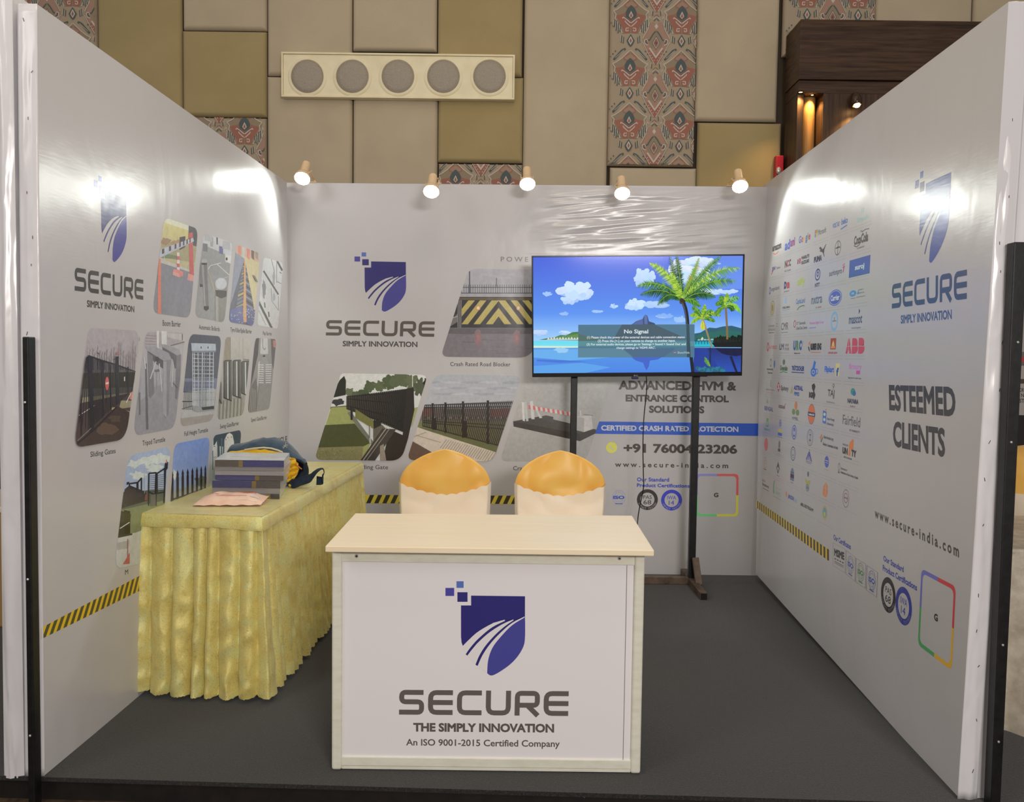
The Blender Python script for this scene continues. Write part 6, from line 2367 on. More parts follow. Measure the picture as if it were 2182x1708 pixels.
# ---- left wall
f = PL(V2, [(890, 293), (1146, 382), (1084, 1060), (800, 1018)], [.05, .05, .05, .05], 'photo of a blue boom barrier', (196, 186, 104), (150, 148, 150))
f.p([(880, 290), (1150, 385), (1150, 420), (880, 330)], (204, 204, 176)).p([(1075, 340), (1150, 370), (1150, 520), (1070, 500)], (74, 78, 82)).p([(870, 470), (1075, 500), (1150, 520), (1130, 640), (860, 600)], (158, 150, 110))
f.b(900, 480, 40, 30, (150, 118, 82), 1).b(980, 490, 40, 26, (166, 132, 92), 2).p([(1005, 445), (1050, 438), (1048, 520), (1005, 545)], (70, 72, 74)).p([(860, 560), (1000, 590), (980, 610), (850, 600)], (110, 130, 90))
f.p([(850, 600), (1150, 720), (1150, 760), (840, 640)], (186, 182, 170)).p([(840, 632), (1150, 730), (1150, 1100), (780, 1100)], (128, 130, 138))
f.p([(1074, 414), (1104, 408), (1114, 735), (1080, 722)], (186, 62, 60)).p([(1070, 720), (1118, 736), (1114, 782), (1064, 770)], (206, 132, 120))
f.p([(850, 540), (1108, 450), (1114, 476), (850, 606)], (170, 178, 190))
for x, y in ((880, 552), (932, 532), (974, 516), (1008, 502), (1036, 490), (1062, 480), (1084, 470)):
    w = 9 - (x - 880) * .022
    f.p([(x - w, y - 16), (x + w, y - 22), (x + w, y + 14), (x - w, y + 22)], (88, 66, 62))
f.p([(842, 606), (862, 610), (866, 1100), (838, 1100)], (216, 104, 72)).l([(888, 572), (888, 640)], 5, (180, 180, 182))
for k in range(5):
    f.p([(984, 560 + 28 * k), (1004, 562 + 28 * k), (1005, 590 + 28 * k), (984, 588 + 28 * k)], (196, 66, 66) if k % 2 else (206, 204, 202))
f.p([(955, 690), (990, 690), (1032, 708), (1030, 740), (1000, 750), (952, 730)], (206, 118, 110)).p([(952, 705), (1000, 720), (1000, 750), (952, 732)], (222, 142, 130))
f.done()

f = PL(V2, [(1185, 412), (1408, 488), (1345, 1092), (1120, 1050)], [.045] * 4, 'photo of grey automatic bollards', (190, 192, 194), (136, 137, 132))
f.p([(1180, 500), (1410, 600), (1400, 1100), (1110, 1060)], (142, 144, 142))
for x, y, w, h, c in ((1200, 520, 36, 60, (110, 112, 116)), (1250, 480, 22, 70, (150, 152, 156)), (1290, 440, 10, 120, (70, 72, 76)), (1320, 540, 30, 56, (86, 90, 140)), (1360, 500, 60, 60, (168, 172, 176)), (1375, 590, 44, 90, (190, 192, 198)), (1225, 440, 60, 60, (168, 170, 172))):
    f.p([(x - w / 2, y - h / 2), (x + w / 2, y - h / 2 + w * .2), (x + w / 2, y + h / 2 + w * .2), (x - w / 2, y + h / 2)], c)
f.p([(1350, 570), (1400, 590), (1396, 650), (1350, 620)], (206, 208, 214)).d(1362, 610, 8, 12, (50, 50, 54))
f.l([(1220, 690), (1240, 660), (1320, 640)], 5, (206, 206, 204)).l([(1290, 650), (1390, 740)], 5, (200, 200, 198)).l([(1222, 700), (1275, 860)], 4, (190, 180, 120)).l([(1300, 770), (1390, 740)], 3, (188, 188, 186))
f.p([(1158, 800), (1180, 802), (1180, 822), (1160, 822)], (64, 60, 56)).p([(1158, 640), (1178, 640), (1178, 800), (1158, 800)], (118, 118, 116))
f.p([(1172, 630), (1212, 630), (1226, 990), (1190, 990)], (112, 112, 110)).p([(1172, 630), (1186, 630), (1204, 990), (1190, 990)], (146, 146, 144)).d(1192, 628, 21, 20, (160, 160, 158)).p([(1172, 640), (1212, 640), (1212, 655), (1172, 655)], (60, 58, 56)).p([(1190, 968), (1226, 968), (1226, 990), (1208, 1004), (1190, 992)], (48, 46, 44))
f.p([(1274, 805), (1362, 812), (1360, 1100), (1276, 1100)], (130, 130, 124)).p([(1274, 805), (1296, 806), (1300, 1100), (1278, 1100)], (156, 156, 150)).p([(1276, 845), (1362, 852), (1360, 895), (1320, 910), (1280, 890)], (70, 68, 64)).d(1318, 798, 46, 46, (176, 178, 182)).d(1318, 796, 40, 40, (186, 190, 196))
f.done()

f = PL(V2, [(1436, 500), (1616, 568), (1566, 1120), (1378, 1086)], [.045] * 4, 'photo of a yellow and grey tyre killer', (196, 182, 130), (196, 184, 136))
f.p([(1440, 500), (1616, 570), (1616, 640), (1430, 560)], (196, 160, 140))
for x, c in ((1460, (206, 120, 90)), (1490, (190, 190, 180)), (1526, (206, 108, 92)), (1560, (110, 84, 70)), (1590, (150, 140, 120))):
    f.p([(x - 12, 500), (x + 12, 510), (x + 10, 620), (x - 10, 600)], c)
f.p([(1430, 560), (1500, 610), (1400, 1100), (1370, 1090), (1400, 800)], (136, 144, 160))
f.p([(1490, 640), (1505, 640), (1570, 980), (1560, 1130), (1380, 1100), (1392, 960)], (96, 100, 112))
for k in range(15):
    t = k / 14
    y = 660 + 340 * t ** 1.25
    w = 12 + 68 * t ** 1.2
    xm = 1497 + 2 * t
    f.p([(xm, y), (xm - w, y + w * .5), (xm - w, y + w * .5 + 8 + 14 * t), (xm, y + 8 + 14 * t)], (176, 164, 96) if k % 3 == 0 else (120, 126, 142))
    f.p([(xm, y), (xm + w, y + w * .7), (xm + w, y + w * .7 + 6 + 10 * t), (xm, y + 6 + 10 * t)], (62, 64, 78) if k % 2 else (140, 144, 156))
f.p([(1494, 620), (1504, 620), (1512, 1090), (1484, 1090)], (206, 150, 90))
f.p([(1380, 1000), (1480, 960), (1490, 1100), (1378, 1100)], (88, 100, 152)).p([(1510, 960), (1580, 1000), (1572, 1130), (1512, 1100)], (84, 92, 140))
for k in range(40):
    x, y = 1390 + 180 * f.R.random(), 985 + 110 * f.R.random()
    f.p([(x, y), (x + 7, y + 1), (x + 6, y + 7), (x - 1, y + 6)], (176, 180, 200) if k % 3 else (206, 190, 100))
f.p([(1556, 730), (1576, 740), (1600, 790), (1578, 775)], (110, 110, 106))
f.done()

f = PL(V2, [(1642, 596), (1790, 640), (1752, 1140), (1594, 1112)], [.04] * 4, 'photo of glass flap barriers', (196, 200, 200), (200, 202, 200))
f.l([(1642, 700), (1755, 880)], 13, (70, 76, 76)).l([(1605, 935), (1705, 1135)], 17, (64, 70, 70)).l([(1745, 625), (1785, 700)], 15, (60, 64, 66)).l([(1700, 610), (1724, 700), (1720, 800)], 4, (96, 102, 104)).l([(1742, 640), (1742, 790)], 4, (110, 116, 118)).l([(1700, 830), (1706, 930), (1755, 1000), (1755, 890)], 3, (96, 102, 104)).d(1722, 900, 10, 30, (160, 170, 176)).b(1645, 840, 14, 70, (120, 126, 130), 3).b(1720, 760, 10, 50, (150, 156, 160), 4).l([(1606, 1000), (1660, 1110)], 5, (150, 160, 160)).l([(1680, 1010), (1684, 1050)], 9, (70, 76, 76)).l([(1650, 940), (1654, 980)], 8, (84, 88, 90)).l([(1765, 710), (1778, 720)], 6, (90, 94, 96)).l([(1740, 780), (1780, 800)], 4, (110, 114, 116))
f.done()

RM = (180, 174, 172)
f = PL(VM, [(258, 80), (750, 108), (608, 1136), (120, 1218)], [.03, .06, .07, .05], 'photo of a tall black sliding gate with a no entry sign', (172, 164, 168), (160, 150, 152), RM)
for k in range(24):
    x = 250 + 22 * k + f.R.random() * 10
    h = 130 + 180 * f.R.random() * (1 if x > 500 else .6)
    y1 = 480
    d_ = (x - 380) * .02
    f.l([(x, y1), (x + d_, y1 - h)], 6, (110, 100, 100), 2)
    for j in range(4):
        yy = y1 - h * (.35 + .16 * j)
        f.l([(x, yy), (x + (16 if j % 2 else -16), yy - 34)], 3, (130, 120, 120), 1)
f.p([(200, 510), (710, 500), (700, 690), (180, 700)], (70, 68, 44)).p([(180, 660), (690, 640), (690, 720), (170, 760)], (96, 90, 84)).p([(160, 745), (690, 690), (690, 760), (150, 860)], (150, 138, 104)).p([(150, 800), (640, 700), (700, 900), (600, 1200), (90, 1240)], (72, 56, 56))
f.p([(560, 770), (680, 770), (680, 830), (540, 850)], (150, 140, 108)).p([(480, 830), (670, 880), (660, 905), (450, 850)], (168, 152, 110)).l([(660, 690), (610, 790)], 8, (214, 206, 200)).p([(655, 690), (672, 690), (680, 760), (640, 760)], (214, 108, 84)).l([(160, 912), (310, 815)], 7, (200, 194, 190))
f.p([(100, 1220), (520, 820), (640, 880), (610, 1140), (100, 1240)], (62, 46, 42)).b(430, 1040, 80, 60, (92, 70, 56), 5).b(500, 940, 60, 30, (80, 62, 52), 6)
f.bars(((232, 360), (250, 345)), ((130, 960), (250, 1060)), 5, 7, (32, 30, 40))
f.bars(((285, 372), (375, 390)), ((296, 1010), (385, 930)), 9, 7, (34, 32, 42)).bars(((395, 400), (505, 430)), ((400, 905), (510, 820)), 9, 6, (34, 32, 42))
f.bars(((540, 440), (700, 490)), ((540, 790), (690, 660)), 16, 5, (36, 36, 42))
f.l([(246, 345), (385, 392), (520, 432), (625, 470), (710, 500)], 16, (34, 32, 42), 8).l([(130, 1190), (300, 1050), (520, 830)], 16, (30, 26, 30), 8)
f.p([(248, 345), (288, 352), (302, 1040), (262, 1070)], (30, 28, 38)).p([(376, 390), (396, 394), (402, 912), (380, 925)], (30, 28, 38)).p([(508, 355), (535, 350), (540, 800), (512, 820)], (34, 32, 42)).p([(618, 450), (630, 450), (630, 700), (618, 706)], (30, 30, 38)).p([(455, 430), (465, 432), (468, 850), (456, 858)], (32, 30, 40)).p([(172, 700), (182, 690), (190, 1090), (176, 1110)], (34, 32, 42))
f.p([(524, 305), (534, 305), (536, 335), (522, 335)], (186, 80, 72)).l([(485, 380), (512, 372)], 5, (40, 38, 46)).p([(732, 168), (742, 168), (742, 206), (732, 206)], (40, 40, 44)).l([(335, 316), (350, 328)], 8, (70, 66, 70))
f.d(425, 608, 18, 64, (202, 62, 62)).p([(412, 600), (440, 594), (440, 612), (412, 618)], (220, 200, 200)).l([(425, 680), (425, 790)], 8, (40, 38, 46)).p([(586, 545), (596, 543), (596, 585), (586, 587)], (200, 196, 196))
f.l([(145, 1150), (275, 1030)], 3, (176, 170, 170))
f.done()

f = PL(VM, [(800, 104), (1182, 122), (1080, 1034), (684, 1108)], [.06] * 4, 'photo of grey tripod turnstiles', (178, 172, 176), (140, 138, 146), RM)
f.p([(800, 120), (1180, 130), (1175, 240), (790, 280)], (166, 158, 160)).p([(906, 110), (930, 110), (926, 300), (912, 300)], (208, 206, 212)).p([(952, 110), (1004, 110), (1002, 250), (955, 250)], (206, 206, 214))
for k in range(5): f.l([(800, 150 + 28 * k), (900, 160 + 26 * k)], 5, (130, 120, 122))
f.p([(1004, 130), (1180, 140), (1180, 210), (1010, 170)], (186, 178, 178)).l([(1150, 140), (1150, 200)], 8, (90, 88, 92)).l([(1040, 250), (1178, 212)], 9, (100, 98, 104))
f.p([(690, 700), (1150, 560), (1090, 1050), (670, 1120)], (146, 144, 152)).p([(760, 460), (840, 400), (840, 700), (740, 780)], (160, 158, 166))
f.p([(950, 235), (985, 238), (1120, 285), (1135, 330), (1110, 345), (960, 275)], (150, 148, 156)).p([(960, 262), (1095, 340), (1095, 460), (1080, 470), (1060, 380), (965, 330)], (96, 92, 100)).p([(1095, 345), (1138, 330), (1130, 560), (1100, 760), (1080, 750)], (120, 116, 124))
f.p([(798, 258), (880, 255), (1020, 318), (1045, 375), (1015, 405), (975, 395), (820, 300)], (150, 148, 157)).p([(820, 300), (970, 392), (970, 470), (900, 420), (830, 345)], (88, 84, 92)).p([(820, 310), (868, 345), (884, 700), (845, 750), (828, 720)], (122, 118, 126)).p([(968, 395), (1045, 378), (1030, 560), (1020, 900), (990, 945), (965, 900)], (132, 130, 138)).p([(968, 395), (1000, 402), (1000, 930), (965, 900)], (156, 154, 162))
f.d(910, 380, 20, 26, (70, 66, 72)).l([(900, 400), (845, 565)], 10, (190, 188, 194)).l([(930, 420), (955, 685)], 10, (186, 184, 190)).l([(905, 480), (908, 650)], 4, (150, 148, 154)).p([(885, 480), (930, 470), (935, 495), (890, 500)], (110, 106, 112))
f.p([(795, 420), (812, 420), (828, 1045), (806, 1045)], (104, 100, 106)).p([(736, 700), (750, 690), (752, 905), (738, 910)], (110, 106, 112)).l([(785, 360), (800, 470)], 12, (190, 190, 196)).l([(1060, 600), (1100, 650)], 7, (90, 86, 92)).l([(1060, 400), (1050, 640)], 8, (190, 190, 194))
f.done()

f = PL(VM, [(1218, 138), (1524, 162), (1442, 962), (1124, 1022)], [.055] * 4, 'photo of a full height turnstile cage', (74, 80, 94), (80, 86, 100), RM)
f.p([(1170, 560), (1490, 560), (1480, 720), (1160, 740)], (108, 118, 146)).p([(1150, 690), (1470, 660), (1440, 980), (1110, 1040)], (178, 176, 174)).p([(1120, 940), (1450, 900), (1440, 980), (1110, 1030)], (160, 150, 142))
f.bars(((1178, 590), (1255, 590)), ((1160, 860), (1245, 860)), 7, 5, (50, 52, 60)).l([(1160, 690), (1250, 690)], 6, (60, 62, 70)).l([(1150, 780), (1250, 780)], 9, (60, 60, 66)).l([(1145, 850), (1250, 820)], 6, (70, 70, 76))
for k in range(15):
    y = 335 + 36 * k
    f.l([(1248, y), (1450, y + 8 - k)], 8, (176, 180, 186) if k % 2 else (146, 152, 162))
for x in (1246, 1262, 1298, 1340, 1362, 1410, 1444):
    f.l([(x, 300), (x + (4 if x < 1340 else -8), 862)], 8, (186, 190, 196))
f.bars(((1312, 320), (1380, 320)), ((1310, 860), (1372, 850)), 5, 5, (120, 126, 138))
f.p([(1232, 225), (1465, 232), (1468, 300), (1238, 308)], (170, 180, 192)).p([(1238, 300), (1468, 296), (1466, 312), (1240, 318)], (120, 128, 140))
for x in (1327, 1393): f.p([(x - 5, 258), (x + 5, 258), (x + 4, 278), (x - 4, 278)], (30, 30, 36))
f.p([(1245, 820), (1450, 830), (1450, 860), (1290, 880), (1245, 862)], (150, 150, 152)).p([(1330, 835), (1450, 820), (1450, 850), (1340, 862)], (70, 70, 74))
f.done()

f = PL(VM, [(1556, 164), (1804, 186), (1732, 908), (1478, 958)], [.05] * 4, 'photo of dark swing gates in a lobby', (186, 180, 170), (150, 144, 136), RM)
f.p([(1560, 165), (1606, 170), (1606, 400), (1540, 400)], (150, 138, 120)).l([(1606, 170), (1606, 380)], 5, (120, 110, 98)).l([(1690, 170), (1690, 380)], 4, (160, 154, 146)).l([(1725, 170), (1728, 380)], 4, (150, 144, 136)).l([(1728, 380), (1786, 384)], 6, (70, 68, 66))
f.p([(1480, 780), (1740, 720), (1730, 960), (1470, 970)], (150, 146, 136))
for k in range(14):
    x = 1490 + 17 * k
    f.l([(x, 780 - k * 3), (x - 8, 950 - k * 2)], 6, (110, 106, 96) if k % 2 else (180, 176, 166))
for x0, x1, y0, y1 in ((1540, 1618, 390, 770), (1625, 1705, 388, 745), (1708, 1784, 396, 725)):
    f.p([(x0, y0 + 14), (x0 + 20, y0), (x1, y0 - 4), (x1, y1 + 4), (x0 + 4, y1 - 26)], (92, 92, 88)).p([(x0 + 34, y0 + 12), (x0 + 46, y0 + 10), (x0 + 48, y1 - 14), (x0 + 36, y1 - 18)], (196, 198, 192)).l([(x0 + 4, y0 + 10), (x0 + 20, y0), (x1, y0 - 2)], 7, (50, 50, 50)).l([(x0 + 8, y0 + 10), (x0 + 4, y1 - 24)], 6, (54, 54, 54)).l([(x1 - 22, y0 + 6), (x1 - 22, y1 - 4)], 12, (70, 66, 62)).l([(x0 + 4, y1 - 26), (x1, y1 + 4)], 9, (40, 40, 40))
f.p([(1480, 540), (1522, 600), (1522, 800), (1490, 790)], (110, 106, 100)).l([(1500, 760), (1522, 800)], 9, (40, 40, 40))
f.done()

f = PL(VM, [(1842, 174), (2044, 188), (1978, 852), (1770, 888)], [.045] * 4, 'photo of a steel speed gate lane', (150, 146, 144), (132, 128, 126), RM)
f.p([(1850, 180), (1880, 180), (1870, 330), (1800, 640), (1820, 330)], (70, 66, 66)).p([(1990, 185), (2040, 190), (2030, 520), (2000, 420)], (90, 86, 86)).p([(2012, 200), (2040, 200), (2034, 270), (2014, 262)], (196, 104, 96)).p([(1896, 180), (1960, 180), (1965, 330), (1890, 330)], (196, 194, 192)).l([(1912, 180), (1916, 270), (1930, 290), (1942, 270)], 5, (110, 106, 104)).p([(1916, 340), (1936, 340), (1938, 358), (1914, 358)], (50, 48, 48))
f.d(1930, 430, 36, 75, (150, 148, 146)).p([(1870, 410), (1890, 390), (1870, 630), (1855, 740)], (186, 184, 180))
for k in range(9):
    y = 432 + 21 * k
    f.l([(1868 + k, y), (1922, y + 2)], 9, (206, 204, 202)).l([(1940, y), (1998 - k, y - 1)], 9, (206, 204, 202))
f.p([(1880, 620), (1990, 620), (1975, 860), (1850, 880)], (136, 132, 130)).p([(1780, 690), (1850, 560), (1862, 640), (1850, 890), (1770, 890)], (110, 104, 100))
for k in range(4): f.l([(1800 + 14 * k, 640 + 10 * k), (1790 + 16 * k, 880)], 4, (160, 154, 150))
f.done()

RBT = (168, 158, 150)
f = PL(V3, [(928, 378), (1244, 306), (1150, 1130), (828, 1202)], [.06] * 4, 'photo of a dark gate against a cloudy sky', (138, 152, 176), (170, 172, 178), RBT)
for x, y, rx, ry, sd in ((980, 440, 60, 30, 1), (1080, 410, 70, 36, 2), (1000, 520, 60, 30, 3), (1120, 470, 60, 30, 4), (1180, 400, 50, 40, 5)):
    f.b(x, y, rx, ry, (186, 190, 200), sd, .6)
f.p([(880, 640), (1200, 620), (1190, 760), (870, 800)], (80, 84, 70)).p([(880, 770), (1200, 700), (1190, 860), (860, 980)], (110, 116, 76))
f.p([(905, 620), (940, 590), (1060, 640), (1080, 700), (880, 760)], (46, 46, 44)).p([(1055, 660), (1066, 650), (1082, 700), (1050, 700)], (110, 60, 50))
f.p([(860, 770), (950, 800), (940, 960), (850, 960)], (38, 38, 36)).p([(900, 770), (945, 780), (945, 950), (905, 950)], (20, 20, 20))
f.p([(850, 960), (1180, 900), (1180, 1200), (820, 1210)], (176, 172, 164)).p([(850, 1010), (940, 990), (930, 1050), (850, 1060)], (150, 146, 140)).l([(870, 905), (940, 860)], 6, (190, 188, 182)).p([(850, 960), (960, 940), (960, 952), (850, 975)], (46, 42, 40))
for q in ([(938, 580), (995, 572), (995, 620), (940, 600)], [(1080, 505), (1132, 500), (1126, 660), (1078, 640)], [(1140, 505), (1195, 470), (1195, 640), (1140, 650)], [(1000, 570), (1026, 540), (1026, 640), (1000, 630)]):
    f.l(q + [q[0]], 11, (34, 34, 34))
for k in range(9): f.l([(1084, 525 + 14 * k), (1190, 515 + 14 * k)], 3, (60, 60, 62))
f.p([(1196, 430), (1220, 420), (1216, 470), (1190, 500)], (30, 28, 28)).p([(1205, 405), (1212, 405), (1212, 432), (1204, 432)], (170, 90, 66)).l([(1078, 640), (1078, 740)], 9, (36, 34, 34)).l([(1137, 505), (1130, 740)], 10, (36, 34, 34)).l([(1200, 480), (1190, 720)], 12, (36, 34, 34)).p([(1090, 660), (1130, 655), (1128, 740), (1090, 745)], (90, 88, 80)).l([(1048, 505), (1048, 650)], 3, (150, 150, 156)).p([(918, 570), (936, 565), (936, 580), (918, 590)], (36, 34, 34))
f.p([(890, 1165), (940, 1080), (940, 1160)], (170, 60, 56)).l([(926, 980), (926, 1110)], 6, (150, 60, 56))
f.done()

f = PL(V3, [(1264, 292), (1526, 240), (1470, 900), (1222, 960)], [.05] * 4, 'photo of a spiked palisade fence under blue sky', (92, 120, 176), (150, 160, 176), RBT)
f.b(1268, 520, 14, 40, (190, 190, 190), 1).p([(1230, 640), (1500, 560), (1480, 900), (1220, 960)], (140, 142, 140)).b(1470, 560, 60, 40, (96, 100, 84), 3, .5).p([(1240, 700), (1490, 600), (1480, 760), (1230, 800)], (112, 116, 110))
for k in range(8):
    x = 1250 + 40 * k - k * k * .8
    w = 10 - .5 * k
    y = 495 - 6 * k
    f.p([(x, y - 10), (x + w, y + 22), (x + w * .8, y + 34), (x + w, y + 50), (x + w, y + 300), (x - w, y + 300), (x - w, y + 50), (x - w * .8, y + 34), (x - w, y + 22)], (52, 42, 42))
f.l([(1230, 700), (1490, 620)], 10, (60, 50, 50))
f.done()

f = PL(V3, [(1548, 230), (1754, 188), (1700, 800), (1506, 850)], [.045] * 4, 'photo of arched glass security booths', (176, 186, 192), (160, 168, 172), RBT)
f.p([(1550, 225), (1756, 185), (1740, 330), (1550, 300)], (46, 62, 76)).p([(1625, 260), (1640, 225), (1665, 208), (1690, 225), (1700, 280), (1690, 420), (1630, 440)], (206, 210, 212)).l([(1622, 440), (1626, 260), (1645, 218), (1668, 205), (1692, 222), (1704, 275), (1700, 420)], 9, (50, 66, 80)).l([(1585, 260), (1590, 460)], 16, (52, 68, 82)).l([(1610, 250), (1608, 460)], 10, (70, 88, 100)).p([(1545, 320), (1575, 270), (1580, 460), (1540, 470)], (196, 202, 206)).l([(1545, 340), (1545, 480)], 5, (60, 70, 80)).l([(1640, 255), (1640, 265)], 4, (40, 44, 50)).l([(1655, 240), (1655, 250)], 4, (40, 44, 50)).l([(1680, 236), (1680, 246)], 4, (40, 44, 50)).l([(1552, 310), (1562, 309)], 5, (60, 66, 72)).l([(1540, 390), (1570, 385)], 4, (120, 126, 130)).p([(1716, 210), (1740, 205), (1735, 330), (1716, 340)], (44, 60, 72))
f.done()

# ------------------------------------------------------------------ television picture


def screen_build(n, b):
    a = n.new('ShaderNodeAttribute', attribute_name='Col')
    b.inputs['Base Color'].default_value = (0.004, 0.004, 0.005, 1)
    n.link(a.outputs['Color'], b.inputs['Emission Color'])
    b.inputs['Emission Strength'].default_value = TVK


TVK = 1.0
SCRM = mat('television_screen', rough=.10, spec=.5, build=screen_build)
VT = (1120, 520, 4.196)
t = mk((cenT, Nn, U), VT, (210, 209, 212), -.0035)
t.STEP = .00002
C4 = [cenT + U * x + V * y for x, y in ((sx0, sy1), (sx1, sy1), (sx1, sy0), (sx0, sy0))]
cl_ = [((p - cenT).dot(t.uax), (p - cenT).dot(t.vax)) for p in C4]
t.clip = cl_


def quadg(x0, y0, x1, y1, ct, cb): t.poly([(x0, y0), (x1, y0), (x1, y1), (x0, y1)], [ct, ct, cb, cb])


quadg(40, 80, 2000, 330, (70, 96, 214), (80, 118, 224))
quadg(40, 330, 2000, 620, (80, 118, 224), (92, 146, 238))
quadg(40, 620, 2000, 870, (92, 146, 238), (158, 206, 248))
quadg(1300, 80, 2000, 400, (100, 136, 232), (104, 146, 236))
WH, WB = (200, 226, 250), (160, 196, 246)


def cloud(x, y, rx, ry, sd, c=WH, n=7):
    r = random.Random(sd)
    t.blob(x, y + ry * .15, rx * .8, ry * .55, tuple(int(v * .9 + 18) for v in WB), sd, .3, 50)
    for k in range(n * 3):
        a = r.random() * 2 * pi
        q = .25 + .7 * r.random()
        z = .12 + .20 * r.random() * (1.2 - q)
        cc = tuple(int(WB[i] + (c[i] - WB[i]) * min(1, max(0, .75 - .6 * math.sin(a) * q + .3 * r.random()))) for i in range(3))
        t.blob(x + math.cos(a) * q * rx * .86, y + math.sin(a) * q * ry * .72, rx * z * 1.25, ry * z * 1.7, cc, sd + k, .22, 24)


cloud(450, 420, 180, 105, 1, (206, 228, 250), 14)
cloud(400, 490, 90, 60, 2, (196, 220, 248), 6)
cloud(195, 445, 50, 26, 3, WB, 5)
cloud(980, 540, 110, 66, 4, WH, 10)
cloud(790, 552, 40, 26, 5, (190, 218, 248), 4)
cloud(1060, 300, 110, 100, 6, (190, 216, 248), 12)
cloud(1180, 540, 140, 40, 7, (176, 208, 246), 7)
cloud(1480, 250, 220, 150, 8, (222, 234, 246), 16)
cloud(1560, 160, 200, 60, 9, (214, 230, 246), 10)
cloud(1620, 430, 160, 40, 10, (206, 226, 246), 8)
cloud(1780, 420, 120, 34, 11, (196, 220, 246), 8)
cloud(640, 598, 60, 20, 12, WB, 5)
cloud(340, 620, 50, 22, 13, (140, 184, 244), 4)
cloud(1240, 640, 90, 30, 14, (130, 176, 242), 5)
cloud(130, 790, 90, 34, 15, (190, 214, 248), 7)
cloud(350, 790, 60, 24, 16, (200, 220, 248), 5)
cloud(1380, 670, 60, 40, 17, (150, 192, 244), 5)
cloud(700, 790, 160, 40, 18, (150, 196, 246), 7)
# far shore, mountain, lagoon
t.poly([(120, 855), (200, 838), (260, 832), (310, 812), (360, 815), (420, 786), (470, 782), (520, 800), (640, 830), (780, 860)], (74, 120, 70))
t.poly([(150, 855), (300, 825), (420, 808), (470, 800), (470, 860)], (96, 140, 80))
M = [(780, 860), (840, 790), (900, 740), (955, 712), (985, 690), (1010, 680), (1045, 668), (1058, 640), (1070, 628), (1088, 640), (1102, 690), (1150, 705), (1180, 745), (1210, 770), (1290, 785), (1340, 800), (1450, 850)]
t.poly(M, (66, 80, 112))
t.poly([(955, 715), (1010, 682), (1045, 668), (1050, 714), (980, 740)], (84, 104, 160))
t.poly([(1058, 640), (1070, 628), (1085, 645), (1090, 714), (1062, 714)], (92, 112, 168))
t.poly([(1102, 690), (1150, 706), (1190, 750), (1120, 740)], (58, 76, 110))
for i in range(12):
    x = 190 + 26 * i
    t.poly([(x, 854), (x + 10, 836 - (i % 3) * 3), (x + 16, 834 - (i % 3) * 3), (x + 28, 854)], (206, 212, 214))
quadg(40, 864, 2000, 912, (104, 214, 236), (120, 220, 236))
t.poly([(60, 908), (470, 912), (620, 921), (470, 925), (60, 928)], (208, 232, 206))
quadg(40, 926, 2000, 1180, (84, 150, 226), (74, 128, 226))
t.poly([(40, 940), (700, 936), (900, 1000), (400, 1040), (40, 1010)], (104, 172, 234))
t.poly([(40, 1090), (500, 1060), (760, 1100), (400, 1180), (40, 1180)], (92, 160, 232))
t.poly([(100, 1030), (420, 1040), (560, 1052), (300, 1060), (100, 1045)], (70, 116, 212))
t.poly([(860, 930), (1340, 930), (1230, 1000), (1180, 1030), (1110, 1040), (1100, 1090), (1080, 1128), (1064, 1100), (1050, 1060), (985, 1040), (930, 1000)], (66, 100, 196))
t.blob(320, 945, 60, 22, (150, 200, 240), 22)
# right hand hills, jetty, bushes
t.poly([(1440, 860), (1500, 800), (1560, 790), (1640, 745), (1700, 750), (1760, 735), (1840, 728), (1960, 760), (1960, 870)], (44, 92, 108))
t.poly([(1500, 830), (1600, 790), (1700, 780), (1800, 765), (1960, 790), (1960, 870), (1500, 860)], (40, 104, 96))
t.poly([(1540, 850), (1960, 836), (1960, 860), (1530, 866)], (150, 190, 180))
for x in (1560, 1680, 1720, 1850): t.poly([(x, 852), (x + 18, 828), (x + 40, 852)], (206, 206, 196))
quadg(1440, 862, 1960, 915, (30, 150, 180), (40, 190, 210))
t.line([(1440, 866), (1960, 858)], 7, (24, 70, 96))
for x in range(1520, 1690, 26): t.line([(x, 866), (x, 894)], 5, (20, 60, 84))
for x in range(1530, 1700, 30): t.line([(x, 836), (x, 864)], 5, (22, 64, 70))
for i in range(18):
    t.blob(1700 + 14 * i, 872 - (i % 4) * 7, 22, 40, (16, 26, 22) if i % 2 else (24, 40, 28), i, .5, 14)
t.poly([(1660, 880), (1960, 870), (1960, 918), (1690, 918)], (14, 20, 22))
t.line([(1500, 920), (1960, 924)], 4, (150, 200, 240))
quadg(1500, 928, 1960, 1180, (30, 44, 110), (44, 86, 190))
t.poly([(1690, 930), (1960, 930), (1960, 985), (1880, 1000), (1800, 990), (1750, 975)], (22, 24, 60))
t.poly([(1500, 1180), (1500, 930), (1620, 930), (1700, 1060), (1760, 1180)], (36, 62, 150))


